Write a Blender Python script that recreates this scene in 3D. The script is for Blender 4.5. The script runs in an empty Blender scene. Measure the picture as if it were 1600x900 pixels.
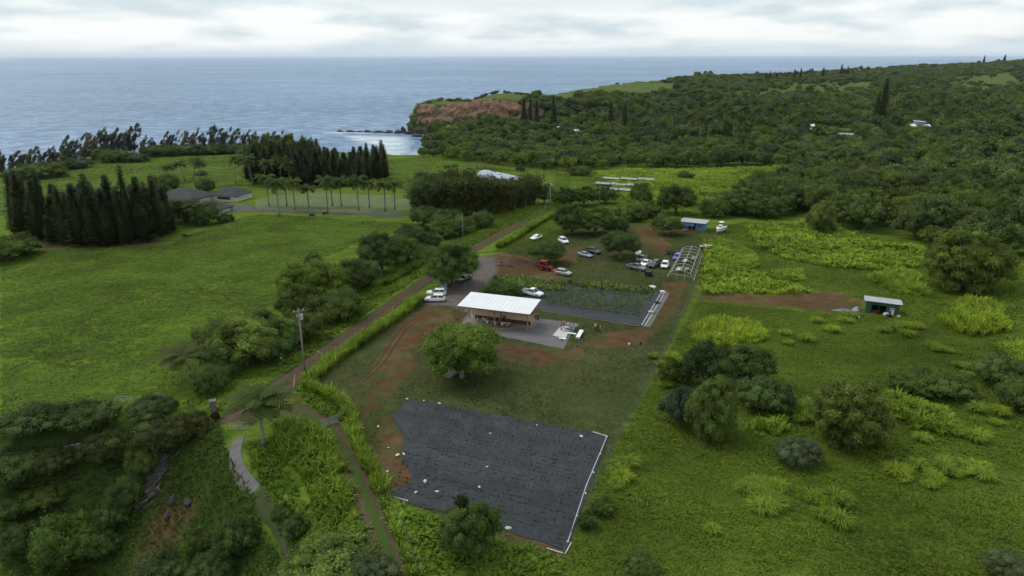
import bpy, bmesh, math, random
import numpy as np
from mathutils import Vector, Matrix

# ------------------------------------------------------------------ camera, sky, sun, exposure
S = bpy.context.scene
COL = S.collection
R = math.radians
FPX, CAMH = 1080.0, 50.0                       # focal length in photo pixels, metres above the farm lot
PITCH = math.atan((450 - 86.5) / FPX)
SEA = -50.0
cam = bpy.data.cameras.new('camera'); cam_ob = bpy.data.objects.new('camera', cam); COL.objects.link(cam_ob)
cam.sensor_fit = 'HORIZONTAL'; cam.sensor_width = 36.0; cam.lens = 36.0 * FPX / 1600.0
cam.clip_start = 0.5; cam.clip_end = 150000.0
cam_ob.location = (0, 0, CAMH); cam_ob.rotation_euler = (R(90) - PITCH, R(0.1), 0)
S.camera = cam_ob

SUN_EL, SUN_AZ = R(52), R(-60)                 # azimuth measured from +Y towards +X
W = bpy.data.worlds.new('World'); S.world = W; W.use_nodes = True
def _world():
    nt = W.node_tree; N = nt.nodes; L = nt.links; N.clear()
    out = N.new('ShaderNodeOutputWorld'); bg = N.new('ShaderNodeBackground'); L.new(bg.outputs[0], out.inputs[0])
    sky = N.new('ShaderNodeTexSky'); sky.sky_type = 'NISHITA'; sky.sun_disc = False
    sky.sun_elevation = SUN_EL; sky.sun_rotation = SUN_AZ; sky.altitude = 60; sky.air_density = 1.0; sky.dust_density = 2.0
    tc = N.new('ShaderNodeTexCoord'); sep = N.new('ShaderNodeSeparateXYZ'); L.new(tc.outputs['Generated'], sep.inputs[0])
    def M(op, a, b=None, c=None, clamp=False):
        m = N.new('ShaderNodeMath'); m.operation = op; m.use_clamp = clamp
        for i, v in enumerate((a, b, c)):
            if v is None: continue
            if isinstance(v, (int, float)): m.inputs[i].default_value = v
            else: L.new(v, m.inputs[i])
        return m.outputs[0]
    def ramp(fac, pts):
        r = N.new('ShaderNodeValToRGB'); L.new(fac, r.inputs[0]); e = r.color_ramp.elements
        while len(e) < len(pts): e.new(0.5)
        for k, (p, c) in zip(e, pts): k.position = p; k.color = c if len(c) == 4 else (*c, 1)
        return r.outputs[0]
    def mix(f, a, b):
        m = N.new('ShaderNodeMix'); m.data_type = 'RGBA'
        for s, v in ((m.inputs[0], f), (m.inputs[6], a), (m.inputs[7], b)):
            if isinstance(v, (int, float)): s.default_value = v
            elif isinstance(v, tuple): s.default_value = (*v, 1)
            else: L.new(v, s)
        return m.outputs[2]
    z = M('MAXIMUM', sep.outputs[2], 0.0)
    # an even cloud deck seen in perspective: coordinates stretch towards the horizon
    den = M('ADD', z, 0.045)
    cx = M('DIVIDE', sep.outputs[0], den); cy = M('DIVIDE', sep.outputs[1], den)
    comb = N.new('ShaderNodeCombineXYZ'); L.new(cx, comb.inputs[0]); L.new(cy, comb.inputs[1])
    n1 = N.new('ShaderNodeTexNoise'); L.new(comb.outputs[0], n1.inputs['Vector']); n1.inputs['Scale'].default_value = 0.16
    n1.inputs['Detail'].default_value = 4; n1.inputs['Roughness'].default_value = 0.45; n1.inputs['Distortion'].default_value = 0.4
    # cumulus heads standing in the band near the horizon
    mp = N.new('ShaderNodeMapping'); L.new(tc.outputs['Generated'], mp.inputs[0]); mp.inputs['Scale'].default_value = (7, 7, 34); mp.inputs['Location'].default_value = (3.3, 0.4, 0)
    n2 = N.new('ShaderNodeTexNoise'); L.new(mp.outputs[0], n2.inputs['Vector']); n2.inputs['Scale'].default_value = 1.0
    n2.inputs['Detail'].default_value = 5; n2.inputs['Roughness'].default_value = 0.5
    el = M('ADD', z, M('MULTIPLY', M('SUBTRACT', n1.outputs[0], 0.5), 0.07))
    # bright gap below the deck, pale cloud bank at the horizon
    gap = M('MULTIPLY', ramp(el, [(0.004, (0, 0, 0)), (0.02, (1, 1, 1)), (0.05, (1, 1, 1)), (0.072, (0, 0, 0))]),
            ramp(n2.outputs[0], [(0.40, (0, 0, 0)), (0.56, (1, 1, 1))]))
    deck = ramp(n1.outputs[0], [(0.30, (0.54, 0.62, 0.68)), (0.5, (0.61, 0.675, 0.71)), (0.68, (0.72, 0.755, 0.77))])
    bank = ramp(n2.outputs[0], [(0.35, (0.50, 0.585, 0.63)), (0.6, (0.60, 0.66, 0.68))])
    low = ramp(el, [(0.0, (1, 1, 1)), (0.06, (1, 1, 1)), (0.085, (0, 0, 0))])
    c = mix(low, deck, bank)
    c = mix(gap, c, (0.78, 0.80, 0.80))
    sc = N.new('ShaderNodeVectorMath'); sc.operation = 'SCALE'; L.new(sky.outputs[0], sc.inputs[0]); sc.inputs[3].default_value = 0.9
    c10 = N.new('ShaderNodeVectorMath'); c10.operation = 'SCALE'; L.new(c, c10.inputs[0]); c10.inputs[3].default_value = 10.0
    fin = mix(0.9, sc.outputs[0], c10.outputs[0])
    L.new(fin, bg.inputs[0]); bg.inputs[1].default_value = 0.1
_world()
sl = bpy.data.lights.new('sun', 'SUN'); sl.energy = 1.4; sl.angle = R(30); sl.color = (1, 0.96, 0.9)
sun = bpy.data.objects.new('sun', sl); COL.objects.link(sun)
sd = Vector((math.cos(SUN_EL) * math.sin(SUN_AZ), math.cos(SUN_EL) * math.cos(SUN_AZ), math.sin(SUN_EL)))
sun.location = (-60, -20, 120); sun.rotation_euler = (-sd).to_track_quat('-Z', 'Y').to_euler()
S.view_settings.view_transform = 'Standard'; S.view_settings.look = 'None'; S.view_settings.gamma = 1.0
S.view_settings.exposure = 0.45; S.view_settings.use_curve_mapping = False
S.render.engine = 'CYCLES'
S.cycles.max_bounces = 4; S.cycles.diffuse_bounces = 1; S.cycles.glossy_bounces = 1; S.cycles.adaptive_threshold = 0.03; S.cycles.transmission_bounces = 3
S.cycles.transparent_max_bounces = 4; S.cycles.volume_bounces = 1; S.cycles.use_denoising = True

# ------------------------------------------------------------------ lie of the land
def ray(px, py):
    u = (px - 800) / FPX; v = (450 - py) / FPX
    return np.array([u, math.cos(PITCH) + v * math.sin(PITCH), -math.sin(PITCH) + v * math.cos(PITCH)])
def plane_at(px, py, z):
    d = ray(px, py); t = (z - CAMH) / d[2]
    return (d[0] * t, d[1] * t, z)
_SURVEY = [  # (photo x, photo y, height): spot heights that the surface is passed through
 (880,870,0),(950,680,0),(600,640,0),(640,760,0),(760,740,0),(1085,450,-2),(760,385,-4),(870,430,-2),(1000,500,-1),(720,560,-.5),(830,520,-.8),
 (1020,380,-3),(1100,350,-4),(900,350,-4.5),(830,345,-5),(660,450,-2.5),(440,600,-1),(560,530,-1.8),(500,640,-.3),(560,800,.2),(620,880,.3),
 (1375,490,-.5),(1500,800,1),(1600,600,2),(1250,700,.5),(1100,600,0),(1200,430,-2),(1350,400,-2),(1550,420,0),(1200,880,1),(1600,880,2),
 (480,322,-9),(560,328,-9),(620,333,-8.5),(400,325,-9),(640,360,-7),(700,320,-7.5),(520,400,-6),(300,420,-7),(400,500,-4),(100,520,-6),(0,420,-10),(200,400,-8.5),
 (0,640,-4.5),(150,620,-4),(300,600,-2.5),(60,375,-10),(300,300,-12),(350,330,-10),(0,330,-14),(200,270,-18),(0,280,-20),(140,250,-21),(380,240,-21),(520,245,-21),(640,250,-21),
 (500,280,-15),(640,285,-14),(720,260,-17),(800,275,-13),(880,270,-15),(960,290,-10),(1060,280,-10),(1160,300,-8),(1250,330,-5),(1400,350,-3),(1600,380,0),
 (1000,255,-16),(1150,250,-14),(1300,260,-10),(1450,280,-6),(1600,290,-2),(900,225,-24),(1100,225,-20),(1300,230,-16),(1433,214,-16),(1600,230,-10),
 (1375,190,-16),(1200,205,-18),(1000,200,-24),(1500,185,-12),(1600,180,-6),
 (0,665,-3),(200,655,-2.5),(330,645,-1.5),(100,700,-5),(200,740,-7.5),(0,760,-9),(60,850,-14),(200,870,-13),(290,800,-8),(350,880,-8),(420,870,-5),(455,800,-2.5),(370,690,-1.5),(400,760,-2.2),(470,690,-.4),
]
_ctl = [plane_at(*s) for s in _SURVEY] + [
 (-70,610,-22),(-30,700,-21),(-70,700,-26),(-60,800,-30),(10,790,-26),(60,820,-22),(-125,968,-16),(-100,950,-13),(-60,915,-9),(0,885,-3),(20,1000,-4),(-60,1000,-11),(-20,870,-4),(30,880,-1),(30,845,-16),(100,900,-4),(60,760,-22),(150,730,-24),(220,880,-8),(60,1080,-6),
 (300,1000,-6),(240,1450,-5),(420,1250,-6),(500,950,-10),(700,1000,-4),(450,800,-17),(600,800,-12),(740,1900,-3),(700,1350,-3),(1000,1500,2),(1390,2400,10),(900,1100,4),(1200,1300,14),(1800,2000,26),(2222,2900,34),(2800,2800,50),(1400,900,20),(2500,1500,60),
 (-600,450,-30),(-400,350,-24),(-700,100,-25),(-300,50,-14),(-150,-100,-8),(0,-100,2),(0,0,1),(60,20,2),(-60,20,-8),(200,-100,8),(300,60,10),(300,250,4),(600,200,20),(600,500,4),(1500,200,50),(-300,-300,-10),(300,-400,20),(-1500,0,-40)]
_ctl = np.array(_ctl)
def _q(p): return p / (np.hypot(p[:, 0], p[:, 1]) + 200.0)[:, None] * 3.0
def _tps(d2): return 0.5 * d2 * np.log(d2 + 1e-9)
_qc = _q(_ctl[:, :2]); _n = len(_qc)
_A = np.zeros((_n + 3, _n + 3)); _A[:_n, :_n] = _tps(((_qc[:, None] - _qc[None]) ** 2).sum(-1)) + np.eye(_n) * 2e-4
_A[:_n, _n] = 1; _A[:_n, _n + 1:] = _qc; _A[_n, :_n] = 1; _A[_n + 1:, :_n] = _qc.T
_w = np.linalg.solve(_A, np.concatenate([_ctl[:, 2], np.zeros(3)]))
COAST = np.array([(-3000,-3000),(-3000,-200),(-1500,150),(-800,300),(-480,372)] + [plane_at(a, b, -21)[:2] for a, b in ((0,262),(60,252),(140,232),(240,229.5),(380,226),(500,229),(600,234),(640,236))] +
 [(-80,560),(-88,620),(-96,700),(-98,780),(-88,840),(-82,870),(-96,908),(-116,938),(-136,956),(-142,985),(-110,1040),(-40,1085),(60,1130),(130,1260),(240,1560),(460,1800),(800,2080),(1500,2600),(2400,3120),(4000,3500),(4000,-3000)])
GULLY = np.array([(-160,960),(-134,972),(-100,948),(-63,918),(-24,886),(12,862),(52,848),(110,850),(130,800),(60,770),(-60,760),(-130,780)])
def seg_dist(p, a, b):
    ab = b - a; t = np.clip(((p - a) @ ab) / (ab @ ab), 0, 1)
    return np.hypot(*(p - a - t[:, None] * ab).T)
def poly_dist(p, P, closed=True):
    d = np.full(len(p), 1e9)
    for i in range(len(P) if closed else len(P) - 1): d = np.minimum(d, seg_dist(p, P[i], P[(i + 1) % len(P)]))
    return d
def inside(p, P):
    r = np.zeros(len(p), bool); x, y = p[:, 0], p[:, 1]
    for i in range(len(P)):
        x0, y0 = P[i]; x1, y1 = P[(i + 1) % len(P)]
        if y0 == y1: continue
        r ^= ((y0 > y) != (y1 > y)) & (x < (x1 - x0) * (y - y0) / (y1 - y0) + x0)
    return r
def sstep(a, b, x):
    t = np.clip((x - a) / (b - a), 0, 1); return t * t * (3 - 2 * t)
def wob(p, L, seed=0.0):
    """smooth wobble in -1..1 of about wavelength L metres"""
    x, y = p[:, 0] / L * 6.283, p[:, 1] / L * 6.283
    return (np.sin(x + 1.3 * np.sin(.7 * y + seed) + seed) + np.sin(1.1 * y + 1.7 * np.sin(.6 * x + 2 * seed)) + np.sin(.8 * x - .9 * y + 1.2 * np.sin(1.3 * x + seed))) / 3
def ground(p):
    p = np.atleast_2d(np.asarray(p, float))
    q = _q(p); z = _tps(((q[:, None] - _qc[None]) ** 2).sum(-1)) @ _w[:_n] + _w[_n] + q @ _w[_n + 1:]
    r = np.hypot(p[:, 0], p[:, 1])
    z = z + 0.12 * wob(p, 23, 1.0) * sstep(-60, -30, -np.abs(p[:, 0])) * 0 + wob(p, 90, 2.) * sstep(300, 800, r) * 2.0
    far = r > 330
    if far.any():
        pf = p[far]; s = poly_dist(pf, COAST) * np.where(inside(pf, COAST), 1, -1)
        cut = sstep(0, 9, poly_dist(pf, GULLY)) * inside(pf, GULLY); z[far] = z[far] * (1 - cut) + np.minimum(z[far], -35 + .05 * (pf[:, 0] + 60).clip(0)) * cut
        z[far] = -58 + (z[far] + 58) * sstep(-2, 16, s)
    return z
def gz(x, y): return float(ground([(x, y)])[0])
def at(px, py, up=0.0):
    """the point of the ground that the photograph shows at a pixel"""
    d = ray(px, py); t = np.geomspace(50, 4500, 130); P = d[None] * t[:, None]; z = P[:, 2] + CAMH - ground(P[:, :2])
    i = int(np.argmax(z < 0)) if (z < 0).any() else len(t) - 1
    t = np.linspace(t[max(i - 1, 0)], t[i], 40); P = d[None] * t[:, None]; z = P[:, 2] + CAMH - ground(P[:, :2]); i = int(np.argmax(z < 0)) if (z < 0).any() else 39
    j = max(i - 1, 0); f = z[j] / (z[j] - z[i]) if z[j] != z[i] else 0; b = t[j] + (t[i] - t[j]) * min(1, max(0, f))
    x, y = d[0] * b, d[1] * b
    return Vector((x, y, gz(x, y) + up))
def at2(pts): return np.array([tuple(at(*p)[:2]) for p in pts])

# ------------------------------------------------------------------ materials
MATS = {}
class NT:
    def __init__(s, name):
        s.m = bpy.data.materials.new(name); s.m.use_nodes = True; s.N = s.m.node_tree.nodes; s.L = s.m.node_tree.links
        s.b = s.N['Principled BSDF']
    def node(s, t, **kw):
        n = s.N.new(t)
        for k, v in kw.items(): setattr(n, k, v)
        return n
    def link(s, a, b): s.L.new(a, b)
    def put(s, sock, v):
        if isinstance(v, (int, float)): sock.default_value = v
        elif isinstance(v, tuple): sock.default_value = (*v, 1) if len(v) == 3 and sock.type == 'RGBA' else v
        else: s.L.new(v, sock)
    def noise(s, scale, detail=4, rough=.55, vec=None, dist=0, obj=False):
        n = s.node('ShaderNodeTexNoise')
        if vec is None:
            tc = s.node('ShaderNodeTexCoord') if obj else s.node('ShaderNodeNewGeometry'); vec = tc.outputs['Object'] if obj else tc.outputs['Position']
        s.link(vec, n.inputs['Vector']); n.inputs['Scale'].default_value = scale; n.inputs['Detail'].default_value = detail
        n.inputs['Roughness'].default_value = rough; n.inputs['Distortion'].default_value = dist
        return n.outputs[0]
    def math(s, op, a, b=0.0, c=0.0, clamp=False):
        m = s.node('ShaderNodeMath', operation=op, use_clamp=clamp)
        for i, v in enumerate((a, b, c)): s.put(m.inputs[i], v)
        return m.outputs[0]
    def ramp(s, f, pts):
        r = s.node('ShaderNodeValToRGB'); s.link(f, r.inputs[0]); e = r.color_ramp.elements
        while len(e) < len(pts): e.new(.5)
        for k, (p, c) in zip(e, pts): k.position = p; k.color = (c, c, c, 1) if isinstance(c, (int, float)) else (*c, 1)
        return r.outputs[0]
    def mix(s, f, a, b, mode='MIX'):
        m = s.node('ShaderNodeMix', data_type='RGBA', blend_type=mode); s.put(m.inputs[0], f); s.put(m.inputs[6], a); s.put(m.inputs[7], b)
        return m.outputs[2]
    def attr(s, name):
        a = s.node('ShaderNodeAttribute', attribute_name=name); return a
    def bump(s, h, strength=.5, dist=.1):
        b = s.node('ShaderNodeBump'); s.link(h, b.inputs['Height']); b.inputs['Strength'].default_value = strength; b.inputs['Distance'].default_value = dist
        s.link(b.outputs[0], s.b.inputs['Normal']); return b
    def done(s, col=None, rough=.8, spec=.3, metal=0.0):
        if col is not None: s.put(s.b.inputs['Base Color'], col)
        s.put(s.b.inputs['Roughness'], rough); s.b.inputs['Specular IOR Level'].default_value = spec; s.b.inputs['Metallic'].default_value = metal
        return s.m
def plain(name, col, rough=.7, var=.18, scale=3.0, spec=.3, metal=0.0, bump=0.0, obj=True):
    """a painted, wooden or metal surface with slight mottling"""
    if name in MATS: return MATS[name]
    t = NT(name); n = t.noise(scale, 5, .6, obj=obj)
    lo = tuple(c * (1 - var) for c in col); hi = tuple(min(1, c * (1 + var)) for c in col)
    c = t.ramp(n, [(.3, lo), (.7, hi)])
    if bump: t.bump(n, bump, .05)
    MATS[name] = t.done(c, rough, spec, metal); return MATS[name]
def leafy(name, col, var=.35, hue=.16, trans=.35, rough=.6):
    """leaves: own colour per leaf (vertex colour), per plant (object random) and patchy over the ground"""
    if name in MATS: return MATS[name]
    t = NT(name); a = t.attr('tint'); oi = t.node('ShaderNodeObjectInfo')
    g = t.noise(.06, 1, .6)
    base = t.ramp(oi.outputs['Random'], [(0, tuple(c * k for c, k in zip(col, (1 - hue, 1 - hue * .8, 1)))), (.5, col), (1, tuple(c * k for c, k in zip(col, (1 + hue * 1.6, 1 + hue, .9))))])
    c = t.mix(1.0, base, t.ramp(g, [(.3, (1 - var * .6,) * 3), (.7, (1 + var * .6,) * 3)]), 'MULTIPLY')
    c = t.mix(1.0, c, a.outputs['Color'], 'MULTIPLY')
    m = t.done(c, rough, .06)
    tr = t.node('ShaderNodeBsdfTranslucent'); t.link(c, tr.inputs[0]); mx = t.node('ShaderNodeMixShader'); mx.inputs[0].default_value = trans
    t.link(t.b.outputs[0], mx.inputs[1]); t.link(tr.outputs[0], mx.inputs[2]); t.link(mx.outputs[0], t.N['Material Output'].inputs[0])
    MATS[name] = m; return m

# ------------------------------------------------------------------ mesh helpers
def tag(o, label=None, cat=None, group=None, kind=None):
    if label: o['label'] = label
    if cat: o['category'] = cat
    if group: o['group'] = group
    if kind: o['kind'] = kind
    return o
def empty(name, loc, rz=0.0, label=None, cat=None, group=None, scale=None):
    o = bpy.data.objects.new(name, None); COL.objects.link(o); o.location = loc; o.rotation_euler = (0, 0, rz); o.empty_display_size = .3
    if scale: o.scale = scale if not isinstance(scale, (int, float)) else (scale,) * 3
    return tag(o, label, cat, group)
def link(name, me, parent=None, loc=None, rot=None, scale=None):
    o = bpy.data.objects.new(name, me); COL.objects.link(o)
    if parent: o.parent = parent
    if loc is not None: o.location = loc
    if rot is not None: o.rotation_euler = rot
    if scale is not None: o.scale = scale if not isinstance(scale, (int, float)) else (scale,) * 3
    return o
def np_mesh(name, V, Fc, mats, tint=None, matidx=None, smooth=False, attrs=None):
    """Fc: list of index arrays, each (m, k)"""
    me = bpy.data.meshes.new(name); Fc = [f for f in Fc if len(f)]
    V = np.asarray(V, np.float32); me.vertices.add(len(V)); me.vertices.foreach_set('co', V.ravel())
    loops = np.concatenate([f.ravel() for f in Fc]).astype(np.int32); sizes = np.concatenate([np.full(len(f), f.shape[1]) for f in Fc])
    starts = np.concatenate([[0], np.cumsum(sizes)[:-1]]).astype(np.int32)
    me.loops.add(len(loops)); me.loops.foreach_set('vertex_index', loops); me.polygons.add(len(sizes)); me.polygons.foreach_set('loop_start', starts)
    for m in (mats if isinstance(mats, (list, tuple)) else [mats]): me.materials.append(m)
    if matidx is not None: me.polygons.foreach_set('material_index', np.asarray(matidx, np.int32))
    me.update(calc_edges=True)
    if smooth: me.polygons.foreach_set('use_smooth', np.ones(len(sizes), bool))
    if tint is not None:
        a = me.color_attributes.new('tint', 'FLOAT_COLOR', 'POINT'); c = np.ones((len(V), 4), np.float32); t = np.asarray(tint, np.float32)
        c[:, :3] = t[:, None] if t.ndim == 1 else t; a.data.foreach_set('color', c.ravel())
    for k, v in (attrs or {}).items():
        a = me.attributes.new(k, 'FLOAT', 'POINT'); a.data.foreach_set('value', np.asarray(v, np.float32))
    return me
class MB:
    """collects boxes, bars, tubes and lofts into one mesh"""
    def __init__(s): s.v = []; s.f = []; s.m = []; s.t = Matrix()
    def add(s, vs, fs, mi=0):
        n = len(s.v); s.v += [tuple(s.t @ Vector(v)) for v in vs]; s.f += [tuple(i + n for i in f) for f in fs]; s.m += [mi] * len(fs); return s
    def box(s, c, d, rz=0.0, mi=0, M=None):
        h = [x / 2 for x in d]; vs = [Vector((sx * h[0], sy * h[1], sz * h[2])) for sx in (-1, 1) for sy in (-1, 1) for sz in (-1, 1)]
        T = Matrix.Translation(c) @ (M if M is not None else Matrix.Rotation(rz, 4, 'Z')); vs = [T @ v for v in vs]
        return s.add(vs, [(0, 1, 3, 2), (4, 6, 7, 5), (0, 4, 5, 1), (2, 3, 7, 6), (0, 2, 6, 4), (1, 5, 7, 3)], mi)
    def bar(s, a, b, w, h=None, mi=0):
        a, b = Vector(a), Vector(b); d = b - a; h = h or w
        q = d.to_track_quat('X', 'Z').to_matrix().to_4x4()
        return s.box((a + b) / 2, (d.length, w, h), M=q, mi=mi)
    def tube(s, pts, rad, n=8, mi=0, cap=True):
        pts = [Vector(p) for p in pts]; rad = rad if isinstance(rad, (list, tuple)) else [rad] * len(pts); vs = []; fs = []
        for i, p in enumerate(pts):
            d = (pts[min(i + 1, len(pts) - 1)] - pts[max(i - 1, 0)]).normalized(); q = d.to_track_quat('Z', 'Y')
            for k in range(n): vs.append(p + q @ Vector((math.cos(6.2832 * k / n) * rad[i], math.sin(6.2832 * k / n) * rad[i], 0)))
        for i in range(len(pts) - 1):
            for k in range(n): fs.append((i * n + k, i * n + (k + 1) % n, (i + 1) * n + (k + 1) % n, (i + 1) * n + k))
        if cap: fs += [tuple(range(n - 1, -1, -1)), tuple((len(pts) - 1) * n + k for k in range(n))]
        return s.add(vs, fs, mi)
    def prism(s, poly, z0, z1, mi=0):
        n = len(poly); vs = [(x, y, z0) for x, y in poly] + [(x, y, z1) for x, y in poly]
        a = sum(poly[i][0] * poly[(i + 1) % n][1] - poly[(i + 1) % n][0] * poly[i][1] for i in range(n))
        fs = [tuple(range(n - 1, -1, -1)), tuple(range(n, 2 * n))] + [(i, (i + 1) % n, n + (i + 1) % n, n + i) for i in range(n)]
        if a < 0: fs = [f[::-1] for f in fs]
        return s.add(vs, fs, mi)
    def loft(s, rings, mi=0, cap=True):
        n = len(rings[0]); vs = [v for r in rings for v in r]; fs = []
        for i in range(len(rings) - 1):
            for k in range(n): fs.append((i * n + k, i * n + (k + 1) % n, (i + 1) * n + (k + 1) % n, (i + 1) * n + k))
        if cap: fs += [tuple(range(n - 1, -1, -1)), tuple((len(rings) - 1) * n + k for k in range(n))]
        return s.add(vs, fs, mi)
    def mesh(s, name, mats, smooth=False, bevel=0.0):
        me = bpy.data.meshes.new(name); me.from_pydata(s.v, [], s.f)
        for m in (mats if isinstance(mats, (list, tuple)) else [mats]): me.materials.append(m)
        me.polygons.foreach_set('material_index', s.m)
        if bevel:
            bm = bmesh.new(); bm.from_mesh(me); bmesh.ops.bevel(bm, geom=[e for e in bm.edges if e.is_manifold and e.calc_face_angle(0) > .6], offset=bevel, segments=1, affect='EDGES', clamp_overlap=True)
            bm.to_mesh(me); bm.free()
        if smooth: me.polygons.foreach_set('use_smooth', [True] * len(me.polygons))
        me.update(); return me
    def build(s, name, mats, parent=None, loc=None, rot=None, smooth=False, bevel=0.0): return link(name, s.mesh(name, mats, smooth, bevel), parent, loc, rot)
ORD = 'first second third fourth fifth sixth seventh eighth ninth tenth eleventh twelfth thirteenth fourteenth fifteenth sixteenth seventeenth eighteenth nineteenth twentieth'.split()
ORD += ['twenty-' + o for o in ORD[:9]] + ['thirtieth'] + ['thirty-' + o for o in ORD[:9]] + ['fortieth'] + ['forty-' + o for o in ORD[:9]]
def ranked(pts, rows):
    """row (0 = nearest) and place from the left in it for every point"""
    pts = np.asarray(pts); d = np.argsort(np.argsort(np.hypot(*pts.T))); row = d * rows // len(pts); place = np.zeros(len(pts), int)
    for r in range(rows): k = np.where(row == r)[0]; place[k] = np.argsort(np.argsort(pts[k, 0] / pts[k, 1]))
    return row, place
# ------------------------------------------------------------------ ground zones (outlines on the photograph, laid down on the ground)
def Zp(*pts): return at2(pts)
LOT = Zp((478,598),(560,535),(650,472),(745,405),(800,392),(880,350),(960,352),(1060,352),(1115,365),(1100,400),(1090,445),(1035,560),(978,660),(930,760),(880,872),(800,850),(700,815),(615,780),(575,700),(545,640))
DIRT = [Zp((700,480),(668,478),(630,500),(600,545),(575,580),(610,585),(640,545),(690,520),(720,520)),
        Zp((640,545),(590,600),(545,655),(560,660),(600,625),(650,570)),
        Zp((745,402),(790,395),(845,410),(880,432),(860,440),(800,428),(760,432)),
        Zp((860,395),(905,385),(900,412),(868,410)), Zp((985,355),(1010,352),(1050,385),(1035,400),(1010,385)),
        Zp((1035,440),(1070,443),(1060,480),(1010,535),(950,545),(905,540),(940,520),(1000,515),(1030,490)),
        Zp((770,532),(880,548),(905,545),(915,560),(850,572),(770,560)),
        Zp((590,665),(600,645),(640,690),(660,760),(640,785),(615,778),(590,720)), Zp((780,820),(880,850),(885,868),(800,842)),
        Zp((1090,455),(1200,462),(1300,455),(1345,470),(1350,488),(1290,488),(1180,476),(1090,468)),
        Zp((430,635),(470,620),(520,655),(490,665),(440,655)), Zp((210,880),(225,820),(262,770),(300,800),(240,870),(222,899)), Zp((30,372),(130,385),(250,372),(255,380),(120,394),(35,386))]
GRAVEL = [Zp((745,400),(772,403),(778,425),(745,460),(735,490),(700,478),(660,476),(655,468),(700,450),(738,430))]
LUSH = [Zp((1165,350),(1280,350),(1350,378),(1440,388),(1450,415),(1400,425),(1300,420),(1220,405),(1175,380)), Zp((1100,380),(1160,400),(1180,430),(1270,460),(1100,462)),
        Zp((930,270),(1230,262),(1220,285),(1130,320),(1000,330),(960,300))]
HEADTOP = np.array([(-128,962),(-60,925),(0,890),(110,975),(240,1140),(330,1420),(230,1500),(60,1100),(-40,1070),(-105,1030)])
HILLFIELD = [Zp((1165,150),(1240,131),(1365,129),(1365,140),(1290,150)), Zp((1478,146),(1490,121),(1599,113),(1599,142))]
def near(a, L, b, step, grow):
    xs = list(np.arange(a, b + 1e-6, step)); d = step; x = xs[-1]
    while x < L[1]: d = min(d * grow, L[2]); x += d; xs.append(x)
    d = step; x = xs[0]
    while x > L[0]: d = min(d * grow, L[2]); x -= d; xs.insert(0, x)
    return np.array(xs)
def grid(xs, ys):
    X, Y = np.meshgrid(xs, ys); P = np.stack([X.ravel(), Y.ravel()], 1); nx, ny = len(xs), len(ys)
    i = (np.arange(ny - 1)[:, None] * nx + np.arange(nx - 1)[None]).ravel()
    return P, np.stack([i, i + 1, i + nx + 1, i + nx], 1)
def zone(p, polys, soft=1.2, n=1.5):
    m = np.zeros(len(p)); r = np.hypot(p[:, 0], p[:, 1])
    for P in polys:
        lo, hi = P.min(0) - 6, P.max(0) + 6; k = ((p > lo) & (p < hi)).all(1)
        if not k.any(): continue
        q = p[k]; d = poly_dist(q, P) * np.where(inside(q, P), 1, -1) + n * .5 * wob(q, 5.3, 3.) + n * .35 * wob(q, 2.2, 1.)
        s = soft * np.maximum(1, r[k] / 250); m[k] = np.maximum(m[k], sstep(-s, s, d))
    return m
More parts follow.
